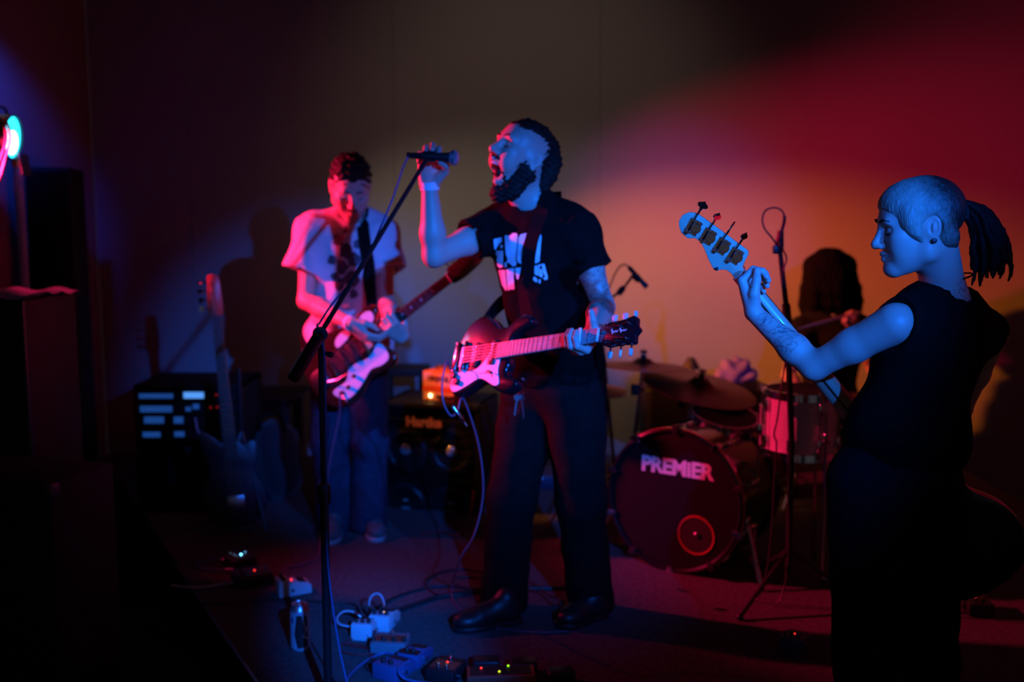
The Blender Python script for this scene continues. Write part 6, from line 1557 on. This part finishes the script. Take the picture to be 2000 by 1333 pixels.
# ------------------------------------------------------------------ lamp stand, loudspeaker and cases beside the stage
def side_gear():
    zf = -0.4
    # lit stage lamp on a stand, only its edge in the picture
    c = at(22, 268, 4.50)
    s0 = V((at(42, 450, 4.64).x, 4.64, zf))
    st = thing('lamp_stand', 'tall steel lighting stand at the left edge', 'stand', s0)
    topz = at(40, 318, 4.64).z
    MB().tube([s0 + V((0, 0, 0.1)), V((s0.x, s0.y, topz))], 0.0205, 14).build('pole', M_STAND, st, world=True)
    MB().lathe([(0.020, -0.02), (0.026, -0.015), (0.026, 0.02), (0.015, 0.026)], T(s0.x, s0.y, topz), 16).build('collar', M_GOLD, st, world=True)
    MB().tube([V((s0.x, s0.y, topz)), V((s0.x, s0.y, topz + 0.10))], 0.012, 10).build('spigot', M_STEEL, st, world=True)
    MB().tube([V((s0.x - 0.14, s0.y, topz + 0.09)), V((s0.x + 0.02, s0.y, topz + 0.09))], 0.014, 10).build('crossbar', M_STEEL, st, world=True)
    for k in range(3):
        a = math.radians(120 * k + 30); MB().tube([s0 + V((0, 0, 0.55)), s0 + V((0.17 * math.cos(a), 0.30 * math.sin(a), 0.015))], 0.012, 8).build('leg', M_STEEL, st, world=True)
    d = V((0.93, 0.06, -0.10)).normalized(); M = frame(c - d * 0.0, d.cross(V((0, 0, 1))).normalized(), z=d)
    l = thing('stage_lamp', 'round stage lamp glowing blue and cyan at the left edge', 'lamp', M)
    R = 0.094
    MB().lathe([(0.001, -0.16), (R * 0.8, -0.155), (R, -0.12), (R * 1.02, -0.01), (R * 1.06, 0.0), (R * 1.06, 0.012), (R * 0.98, 0.012), (R * 0.98, -0.006)], None, 36).build('housing', M_BLACK_METAL, l)
    MB().lathe([(0.001, 0.0), (R * 0.97, -0.002), (R * 0.97, 0.001), (0.001, 0.006)], None, 36).build('lens', M_LENS, l)
    MB().lathe([(0.001, 0.006), (R * 0.55, 0.003), (R * 0.55, 0.007), (0.001, 0.012)], T(0, R * 0.25, 0), 24).build('led_cluster', M_LENS_HOT, l)
    yk = [V((0, -R * 1.16, -0.06)), V((0, -R * 1.2, -0.02))]
    MB().tube(catmull([V((-R * 1.15, 0, -0.06)), V((-R * 1.15, -0.03, -0.06)), V((-R * 0.8, -R * 1.25, -0.06)), V((0, -R * 1.35, -0.06)), V((R * 0.8, -R * 1.25, -0.06)), V((R * 1.15, -0.03, -0.06)), V((R * 1.15, 0, -0.06))], 5, False), 0.007, 8).build('yoke', M_BLACK_METAL, l)
    bd = MB(); bd.box((0, R * 1.35, 0.035), (0.10, 0.10, 0.004), RX(14)); bd.build('barn_door', M_STEEL, l, bevel=0.001, seg=1)
    pl = bpy.data.lights.new('stage_lamp_beam', 'POINT'); pl.color = (0.01, 0.06, 1.0); pl.energy = 0.4; pl.shadow_soft_size = 0.06
    po = bpy.data.objects.new('stage_lamp_beam', pl); po.matrix_world = M @ T(0, 0, 0.10); col.objects.link(po)
    # cables wound behind the lamp
    for i, dx in enumerate((0, -12)):
        pts = [at(8 + dx, 232, 4.38), at(16 + dx * 0.7, 245, 4.38), at(20 + dx * 0.6, 268, 4.38), at(14 + dx * 0.7, 300, 4.38), at(4 + dx, 335, 4.38), at(-8 + dx, 380, 4.38), at(-20, 480, 4.4), V((s0.x - 0.1, s0.y - 0.2, zf + 0.02))]
        o = MB().tube(catmull(pts, 6, False), 0.0065, 8).build('lamp_cable', M_LAMP_CABLE)
        tag(o, ('red cable hanging in a curve nearest to the round stage lamp', 'red cable hanging at the very left edge behind the stage lamp')[i], 'cable')
    # loudspeaker on the floor beside the stage
    Yp = 4.95; xa, xb = at(52, 500, Yp).x, at(150, 500, Yp).x; zt = at(100, 326, Yp).z
    p = thing('loudspeaker', 'tall black loudspeaker stack beside the left wall', 'speaker', T((xa + xb) / 2, Yp, zf) @ RZ(12)); w = (xb - xa) * 0.86
    H = zt - zf
    for k, (z0, z1) in enumerate(((0.0, H * 0.52), (H * 0.525, H))):
        b = MB().box((0, 0.16, (z0 + z1) / 2), (w, 0.32, z1 - z0 - 0.004)).build('cabinet', M_TOLEX, p, bevel=0.008)
        MB().box((0, -0.004, (z0 + z1) / 2), (w - 0.03, 0.012, z1 - z0 - 0.05)).build('grille', M_GRILL, b, bevel=0.003)
        MB().box((0, -0.011, z0 + 0.05), (0.05, 0.004, 0.016)).build('badge', M_BLACK_METAL, b)
    # cases nearer the camera at the left
    Yc = 3.6; xb = at(54, 575, Yc).x; zt = at(30, 572, Yc).z
    cs = thing('flight_case', 'tall black flight case with a draped cloth top at the left edge', 'case', T(xb - 0.25, Yc, zf))
    H = zt - zf - 0.03
    MB().box((0, 0.22, H / 2), (0.46, 0.44, H)).build('body', M_WOOD_BLACK, cs, bevel=0.006)
    for e in (-1, 1): MB().box((e * 0.215, 0.005, H / 2), (0.035, 0.02, H)).build('edge_profile', M_BLACK_METAL, cs, bevel=0.003)
    MB().box((0, -0.006, H * 0.62), (0.10, 0.014, 0.10)).build('butterfly_latch', M_BLACK_METAL, cs, bevel=0.003)
    g = MB(); nx, ny = 22, 14; vs = []
    for j in range(ny):
        for i in range(nx):
            u = i / (nx - 1); v = j / (ny - 1); x = -0.25 + 0.50 * u; y = -0.02 + 0.48 * v
            z = H + 0.012 + 0.008 * math.sin(u * 19 + v * 5) + 0.006 * math.sin(v * 23)
            if v < 0.02: z -= 0.0
            vs.append((x, y, z))
    o = len(vs); vs += [(x, y, z - 0.006) for x, y, z in vs]
    fs = [(j * nx + i, j * nx + i + 1, (j + 1) * nx + i + 1, (j + 1) * nx + i) for j in range(ny - 1) for i in range(nx - 1)]
    fs += [tuple(k + o for k in f[::-1]) for f in fs]
    fs += [(i, i + 1, o + i + 1, o + i) for i in range(nx - 1)] + [((ny - 1) * nx + i, (ny - 1) * nx + i + 1, o + (ny - 1) * nx + i + 1, o + (ny - 1) * nx + i) for i in range(nx - 1)] + [(j * nx, (j + 1) * nx, o + (j + 1) * nx, o + j * nx) for j in range(ny - 1)] + [(j * nx + nx - 1, (j + 1) * nx + nx - 1, o + (j + 1) * nx + nx - 1, o + j * nx + nx - 1) for j in range(ny - 1)]
    c = g.add(vs, fs).build('drape_cloth', M_CLOTH_BLACK); c.location = ROOT[cs.name].translation
    tag(c, 'crumpled black cloth on top of the tall flight case at the left edge', 'cloth')
    Yd = 3.2; p = at(110, 935, Yd)
    k = thing('flight_case', 'low black flight case with metal corners in the dark lower left', 'case', T(p.x - 0.20, Yd, zf) @ RZ(-18)); H = p.z - zf
    MB().box((0, 0.15, H / 2), (0.44, 0.30, H)).build('body', M_WOOD_BLACK, k, bevel=0.008)
    for e in (-1, 1):
        for z in (0.03, H - 0.025): MB().box((e * 0.21, 0.012, z), (0.045, 0.045, 0.055)).build('corner_guard', mat('dull_steel', (0.16, 0.15, 0.16), 0.45, 1.0), k, bevel=0.012)
    MB().tube([(-0.07, -0.012, H * 0.6), (-0.06, -0.035, H * 0.6), (0.06, -0.035, H * 0.6), (0.07, -0.012, H * 0.6)], 0.009, 8).build('handle', M_BLACK_PLASTIC, k)
    # stage monitor on the hall floor in front of the stage edge
    Ym = 2.75; q = at(300, 1200, Ym)
    m = thing('stage_monitor', 'wedge-shaped floor monitor below the stage edge at lower left', 'speaker', T(q.x, Ym, zf) @ RZ(-28))
    prof = [(-0.20, 0.0), (0.20, 0.0), (0.20, 0.20), (0.02, 0.44), (-0.12, 0.44), (-0.20, 0.34)]
    Mm = Matrix(((0, 0, 1, -0.22), (1, 0, 0, 0), (0, 1, 0, 0), (0, 0, 0, 1)))
    MB().prism(prof, 0.0, 0.44, Mm).build('body', mat('worn_black_vinyl', (0.03, 0.03, 0.034), 0.5, noise=(14, 0.6)), m, bevel=0.008)
    MB().box((0, 0, 0), (0.38, 0.26, 0.012), T(0, 0.115, 0.325) @ RX(-53)).build('grille', M_GRILL, m, bevel=0.003)
    MB().box((0.223, -0.02, 0.30), (0.006, 0.10, 0.035)).build('handle_plate', M_BLACK_METAL, m, bevel=0.002)
side_gear()

# ------------------------------------------------------------------ pedals, can and cables on the floor
def pedal(label, p, rz, size, material, style='boss', led=None, top=None, knobs=3, knobmat=M_BLACK_PLASTIC, tilt=0, z=0.0, group=None):
    w, d, h = size
    r = thing('effects_pedal', label, 'pedal', T(p.x, p.y, z) @ RZ(rz) @ RX(tilt), group)
    if style == 'boss':
        prof = [(-d / 2, 0), (d / 2, 0), (d / 2, h), (d * 0.16, h), (d * 0.10, h * 0.80), (-d / 2, h * 0.52)]
        Mm = Matrix(((0, 0, 1, -w / 2), (1, 0, 0, 0), (0, 1, 0, 0), (0, 0, 0, 1)))
        MB().prism(prof, 0, w, Mm).build('body', material, r, bevel=0.0025)
        a = math.atan2(h * 0.28, d * 0.6)
        Mt = T(0, -d * 0.20, h * 0.665) @ Matrix.Rotation(a, 4, 'X')
        MB().box((0, 0, 0.002), (w * 0.86, d * 0.50, 0.008), Mt).build('treadle', material, r, bevel=0.002)
        MB().box((0, -d * 0.02, 0.0068), (w * 0.72, d * 0.26, 0.003), Mt).build('rubber_pad', M_BLACK_PLASTIC, r, bevel=0.001, seg=1)
        kz, ky = h, d * 0.34
    else:
        MB().box((0, 0, h / 2 + 0.002), (w, d, h - 0.004)).build('body', material, r, bevel=0.004, seg=3)
        MB().lathe([(0.0075, h - 0.002), (0.0075, h + 0.004), (0.005, h + 0.005), (0.005, h + 0.012), (0.001, h + 0.013)], T(0, -d * 0.30, 0), 16).build('footswitch', M_CHROME, r)
        kz, ky = h, d * 0.25
    if top is not None: MB().box((0, d * 0.05 if style != 'boss' else d * 0.34, kz + 0.0005), (w * 0.88, d * 0.5 if style != 'boss' else d * 0.28, 0.0016)).build('face_plate', top, r)
    for i in range(knobs):
        x = (i - (knobs - 1) / 2) * w * 0.30
        MB().lathe([(0.0075, kz + 0.001), (0.0068, kz + 0.012), (0.0055, kz + 0.0135), (0.001, kz + 0.0135)], T(x, ky, 0), 14).build('knob', knobmat, r)
    if led is not None: MB().ball((0, d * 0.06 if style == 'boss' else -d * 0.08, kz + 0.002 if style != 'boss' else h * 0.80 + 0.004), 0.0032).build('led', led, r)
    for e in (-1, 1): MB().lathe([(0.006, 0), (0.006, 0.010), (0.004, 0.010)], T(e * w / 2, d * 0.1, h * 0.40) @ RY(90 * e), 12).build('jack_socket', M_STEEL, r)
    for ex in (-1, 1):
        for ey in (-1, 1): MB().lathe([(0.006, -0.0), (0.006, 0.004)], T(ex * w * 0.36, ey * d * 0.36, -0.0005), 10).build('rubber_foot', M_BLACK_PLASTIC, r)
    return r
def floor_things():
    BW = (0.073, 0.129, 0.058)
    pedal('white effects pedal with pale label and amber light, upper of the white pair', ground(752, 1222), 168, BW, M_PEDAL_WHITE, led=mat('amber_led', (0.3, 0.1, 0), 0.4, emit=((1, 0.45, 0.05), 4.0)), top=M_LABEL_PINK)
    pedal('white effects pedal with dark pad, lower of the white pair', ground(716, 1238), 172, BW, M_PEDAL_WHITE, top=M_LABEL_PINK)
    pedal('blue-grey box pedal with reddish top below the white pair', ground(763, 1270), 174, (0.118, 0.094, 0.042), M_PEDAL_GREY, 'box', top=M_PEDAL_RED, knobs=4)
    pedal('small blue pedal with dark face beside the grey box pedal', ground(812, 1290), 160, (0.075, 0.12, 0.045), M_PEDAL_BLUE, 'boss', top=M_PEDAL_BLACK, knobs=2)
    pedal('dark blue wedge pedal tangled in cables at the front of the pedal group', ground(772, 1316), 150, (0.090, 0.12, 0.05), M_PEDAL_BLUE, 'boss', knobs=2)
    pedal('red-topped pedal with tall silver knobs at the front', ground(872, 1324), 158, (0.095, 0.11, 0.045), M_PEDAL_BLACK, 'box', top=M_PEDAL_RED, knobs=2, knobmat=M_CHROME, led=M_LED_RED)
    pedal('pale silver pedal with red light on the left of the stage', ground(573, 1158), 118, (0.074, 0.125, 0.062), M_PEDAL_WHITE, led=M_LED_RED)
    pedal('flat black pedal with red edges left of the silver pedal', ground(492, 1138), 118, (0.115, 0.145, 0.045), M_PEDAL_BLACK, 'box', led=M_LED_RED, knobs=2, top=M_PEDAL_BLACK)
    fr = ground(492, 1138)
    r = pedal('black pedal with bright blue light furthest left on the stage', ground(468, 1108), 130, (0.12, 0.10, 0.05), M_PEDAL_BLACK, 'box', led=M_LED_BLUE, knobs=3, knobmat=M_CHROME)
    pedal('dark blue pedal with tiny red light in front of the bass player', ground(1552, 1262), 150, (0.075, 0.125, 0.05), M_PEDAL_BLUE, 'boss', led=M_LED_RED)
    pedal('black pedal with a single red light at the right of the stage', ground(1905, 1195), 175, (0.09, 0.12, 0.05), M_PEDAL_BLACK, 'box', led=M_LED_RED, knobs=2)
    # power supply brick with lights and its adapters
    p = ground(978, 1336); r = thing('power_supply', 'long pedal power supply with green and red lights at the bottom edge', 'power supply', T(p.x, p.y, 0) @ RZ(4))
    MB().box((0, 0, 0.022), (0.21, 0.075, 0.040)).build('body', M_PEDAL_RED, r, bevel=0.004)
    MB().box((0, 0, 0.0425), (0.19, 0.060, 0.0016)).build('face_plate', M_PEDAL_BLACK, r)
    for x, y, m in ((0.025, 0.028, M_LED_GREEN), (-0.06, 0.018, M_LED_RED), (-0.005, -0.01, M_LED_YELLOW)): MB().ball((x, y, 0.044), 0.0032).build('led', m, r)
    for k in range(6):
        MB().lathe([(0.0055, 0), (0.0055, 0.012), (0.003, 0.012)], T(-0.085 + 0.034 * k, 0.038, 0.022) @ RX(-90), 12).build('outlet', M_STEEL, r)
    for k, (px, py, lab) in enumerate(((950, 1312, 'black plug-in power adapter behind the left end of the power supply'), (1022, 1316, 'black plug-in power adapter behind the right end of the power supply'), (1095, 1334, 'black plug-in power adapter at the bottom edge right of the power supply'))):
        g = ground(px, py); r = thing('power_adapter', lab, 'adapter', T(g.x, g.y, 0) @ RZ(6 * k))
        MB().box((0, 0, 0.022), (0.085, 0.055, 0.044)).build('body', M_BLACK_PLASTIC, r, bevel=0.006, seg=3)
        for e in (-1, 1): MB().box((e * 0.012, 0.034, 0.022), (0.003, 0.018, 0.008)).build('prong', M_STEEL, r)
    # drinks can
    g = ground(587, 1268); r = thing('drinks_can', 'tall drinks can with dark angular print standing near the stage edge', 'can', T(g.x, g.y, 0))
    MB().lathe([(0.020, 0.004), (0.024, 0.0), (0.026, 0.002), (0.0325, 0.012), (0.033, 0.016), (0.033, 0.139)], None, 44).build('body', M_CAN_BLUE, r)
    MB().lathe([(0.033, 0.139), (0.031, 0.146), (0.0265, 0.155), (0.0262, 0.158), (0.0270, 0.159), (0.0258, 0.160), (0.0245, 0.156), (0.001, 0.155)], None, 44).build('top', M_CAN, r)
    tab = MB(); tab.prism(outline([(-0.009, -0.005), (0.004, -0.0065), (0.009, 0), (0.004, 0.0065), (-0.009, 0.005)], 3), 0.1562, 0.1576); tab.build('ring_pull', M_CAN, r)
    MB().ball((-0.004, 0, 0.158), 0.002).build('rivet', M_CAN, r)
    MB().lathe([(0.001, 0.1553), (0.007, 0.1553), (0.007, 0.1556), (0.001, 0.1556)], T(0.013, 0, 0), 16).build('opening', M_INK, r)
    # dark print wrapped round the can: angular shards
    def wrap(poly, nm, m):
        # poly in (angle degrees, height)
        bm = bmesh.new(); bm.faces.new([bm.verts.new((a, z * 1000, 0)) for a, z in poly]); bmesh.ops.triangulate(bm, faces=bm.faces)
        for _ in range(4):
            es = [e for e in bm.edges if e.calc_length() > 9]
            if es: bmesh.ops.subdivide_edges(bm, edges=es, cuts=1); bmesh.ops.triangulate(bm, faces=bm.faces)
        for v in bm.verts:
            a = math.radians(v.co.x - 90); z = v.co.y / 1000; v.co = (0.0334 * math.cos(a), 0.0334 * math.sin(a), z)
        me = bpy.data.meshes.new(nm); bm.to_mesh(me); bm.free(); link_mesh(nm, me, m, r)
    wrap([(-6, 0.128), (24, 0.128), (40, 0.075), (28, 0.052), (58, 0.040), (58, 0.018), (-4, 0.014), (-22, 0.062)], 'dark_print', M_INK)
    wrap([(34, 0.128), (58, 0.120), (58, 0.085), (46, 0.085)], 'dark_print', M_INK)
    wrap([(-48, 0.116), (-26, 0.122), (-24, 0.104), (-46, 0.100)], 'dark_print', M_PEDAL_BLUE)
    wrap([(46, 0.070), (58, 0.074), (58, 0.048), (40, 0.056)], 'dark_print', M_INK)
    # cables
    def cable(label, pts, r, m, name='cable', plugs=()):
        t = tag(MB().tube(catmull(pts, 6, False), r, 8).build(name, m), label, 'cable')
        for i in plugs:
            a, b = (V(pts[0]), V(pts[1])) if i == 0 else (V(pts[-1]), V(pts[-2]))
            MB().lathe([(0.0045, -0.012), (0.0045, 0.0), (0.0062, 0.002), (0.0062, 0.022), (0.004, 0.030), (0.003, 0.031)], zframe(a, b), 12).build('plug', M_STEEL, t)
        return t
    G = lambda px, py, z=0.006: ground(px, py, z)
    cable('pale patch cable looping out to the left of the white pedals', [G(706, 1206, 0.035), G(690, 1196, 0.05), G(672, 1195, 0.055), G(659, 1206, 0.05), G(662, 1219, 0.04), G(680, 1224, 0.035), G(702, 1223, 0.030)], 0.0036, M_CABLE_WHITE, plugs=(0, 1))
    cable('pale patch cable arching upright above the white pedals', [G(722, 1195, 0.04), G(721, 1180, 0.075), G(724, 1168, 0.10), G(734, 1160, 0.115), G(744, 1164, 0.11), G(750, 1178, 0.08), G(751, 1190, 0.05)], 0.0036, M_CABLE_WHITE, plugs=(0, 1))
    cable('red cable looping widely beside the grey box pedal', [G(732, 1234, 0.03), G(718, 1242, 0.02), G(690, 1248), G(674, 1258), G(690, 1264), G(715, 1267), G(730, 1276), G(722, 1284), G(735, 1290), G(760, 1293)], 0.0030, M_CABLE_RED, plugs=(0,))
    cable('red cable curling forward from the grey box pedal', [G(772, 1266, 0.02), G(765, 1274, 0.012), G(740, 1274), G(705, 1280), G(672, 1276), G(665, 1266), G(676, 1258), G(700, 1260), G(718, 1264)], 0.0030, M_CABLE_RED, plugs=(0,))
    cable('blue cable running from the pedals down to the bottom edge', [G(778, 1283, 0.012), G(755, 1276, 0.010), G(733, 1282), G(710, 1295), G(690, 1312), G(676, 1330), G(668, 1350)], 0.0038, M_CABLE_BLUE)
    cable('dark blue cable winding over the front pedals', [G(800, 1290, 0.05), G(786, 1300, 0.05), G(778, 1312, 0.045), G(790, 1326, 0.03), G(812, 1332, 0.01), G(840, 1336, 0.01)], 0.0038, M_CABLE_BLUE)
    cable('thin black cable squiggling in front of the red cables', [G(728, 1285), G(714, 1300), G(722, 1312), G(745, 1322), G(790, 1328), G(850, 1334)], 0.0026, M_CABLE)
    cable('thick black cable arching across the carpet behind the pedals', [G(735, 1188), G(770, 1168), G(810, 1154), G(850, 1146), G(890, 1146), G(930, 1152), G(960, 1160)], 0.0050, M_CABLE)
    cable('thick black cable crossing the carpet from pedals to drums', [G(770, 1196), G(810, 1182), G(850, 1168), G(900, 1160), G(940, 1152), G(990, 1150), G(1060, 1150), G(1120, 1150)], 0.0095, M_CABLE)
    cable('black cable coiled in a flat loop behind the singer', [G(960, 1122), G(900, 1112), G(850, 1122), G(830, 1140), G(850, 1160), G(890, 1164), G(930, 1158), G(960, 1146), G(940, 1130), G(890, 1128)], 0.0042, M_CABLE)
    cable('black cable snaking between the feet of the singer', [G(1010, 1130), G(1040, 1140), G(1070, 1162), G(1096, 1172), G(1084, 1184), G(1072, 1176), G(1050, 1158), G(1010, 1148), G(960, 1154)], 0.0042, M_CABLE)
    cable('thin dark cable crossing behind the can', [G(380, 1178), G(440, 1178), G(500, 1172), G(560, 1172), G(640, 1178), G(690, 1180), G(704, 1198, 0.02)], 0.0034, M_CABLE)
    cable('thin dark cable left of the white pedals', [G(625, 1200), G(660, 1198), G(690, 1200), G(700, 1206, 0.02)], 0.0030, M_CABLE)
    cable('pale cable with a plug curving in from the left below the flat pedal', [G(458, 1137, 0.02), G(445, 1140, 0.015), G(425, 1143), G(400, 1147), G(370, 1148), G(335, 1144)], 0.0038, M_CABLE_WHITE, plugs=(0,))
    cable('grey-blue cable looping beside the pedal with the blue light', [G(440, 1094, 0.03), G(420, 1094, 0.02), G(394, 1098), G(386, 1106), G(398, 1112), G(420, 1115), G(450, 1113, 0.02)], 0.0040, M_CABLE_BLUE, plugs=(0, 1))
    # guitar leads
    p0 = GM1 @ V((-0.085, -0.07, -0.03))
    cable('mauve guitar lead hanging from the guitar of the singer down to the floor', [p0, at(874, 705, 3.30), at(864, 745, 3.26), at(866, 785, 3.24), at(880, 812, 3.24), at(893, 805, 3.25), at(900, 780, 3.27), at(910, 790, 3.30), at(935, 870, 3.34), at(944, 960, 3.34), at(928, 1040, 3.30), at(900, 1090, 3.26), G(884, 1140, 0.05), G(884, 1172, 0.008), G(910, 1202), G(950, 1222), G(1000, 1232), G(1060, 1236), G(1110, 1234)], 0.0034, M_CABLE_PURPLE)
    q = at(894, 808, 3.24); cb = thing('cable_tie', 'small silver cable clip on the hanging guitar lead of the singer', 'clip', T(*q) @ RY(-35))
    MB().lathe([(0.007, 0.03), (0.0085, 0.024), (0.0085, -0.02), (0.006, -0.034), (0.004, -0.036)], None, 14).build('sleeve', M_CHROME, cb); MB().lathe([(0.0052, -0.035), (0.0052, -0.052), (0.003, -0.054)], None, 12).build('tip', M_CHROME, cb)
    p0 = GM2 @ V((-0.022, -0.125, 0.05))
    cable('dark lead hanging from the guitar of the bowed guitarist', [p0, at(664, 812, 4.20), at(655, 850, 4.22), at(640, 930, 4.24), at(632, 1010, 4.25), G(622, 1085, 0.01), G(600, 1100), G(560, 1110)], 0.0034, M_CABLE_PURPLE)
    cable('red lead curving on the floor beside the bass cabinet', [at(925, 960, 4.70), at(922, 990, 4.68), at(915, 1012, 4.66), at(905, 1032, 4.62), G(890, 1046, 0.01), G(860, 1040), G(820, 1044)], 0.0042, M_CABLE_RED)
floor_things()

# ------------------------------------------------------------------ repeats share a group phrase
GROUPS = {'effects_pedal': 'effects pedals on the stage floor', 'power_adapter': 'black power adapters by the pedals', 'cable': 'leads and cables on the stage', 'microphone_cable': 'microphone cables', 'lamp_cable': 'red lamp cables',
          'microphone_stand': 'microphone stands on the stage', 'cymbal_stand': 'cymbals of the drum kit', 'electric_guitar': 'electric guitars being played', 'drumstick': 'sticks of the drummer', 'person': 'members of the band', 'flight_case': 'black flight cases at the left'}
for o in list(bpy.data.objects):
    if o.parent is None and o.name.split('.')[0] in GROUPS and 'category' in o: o['group'] = GROUPS[o.name.split('.')[0]]
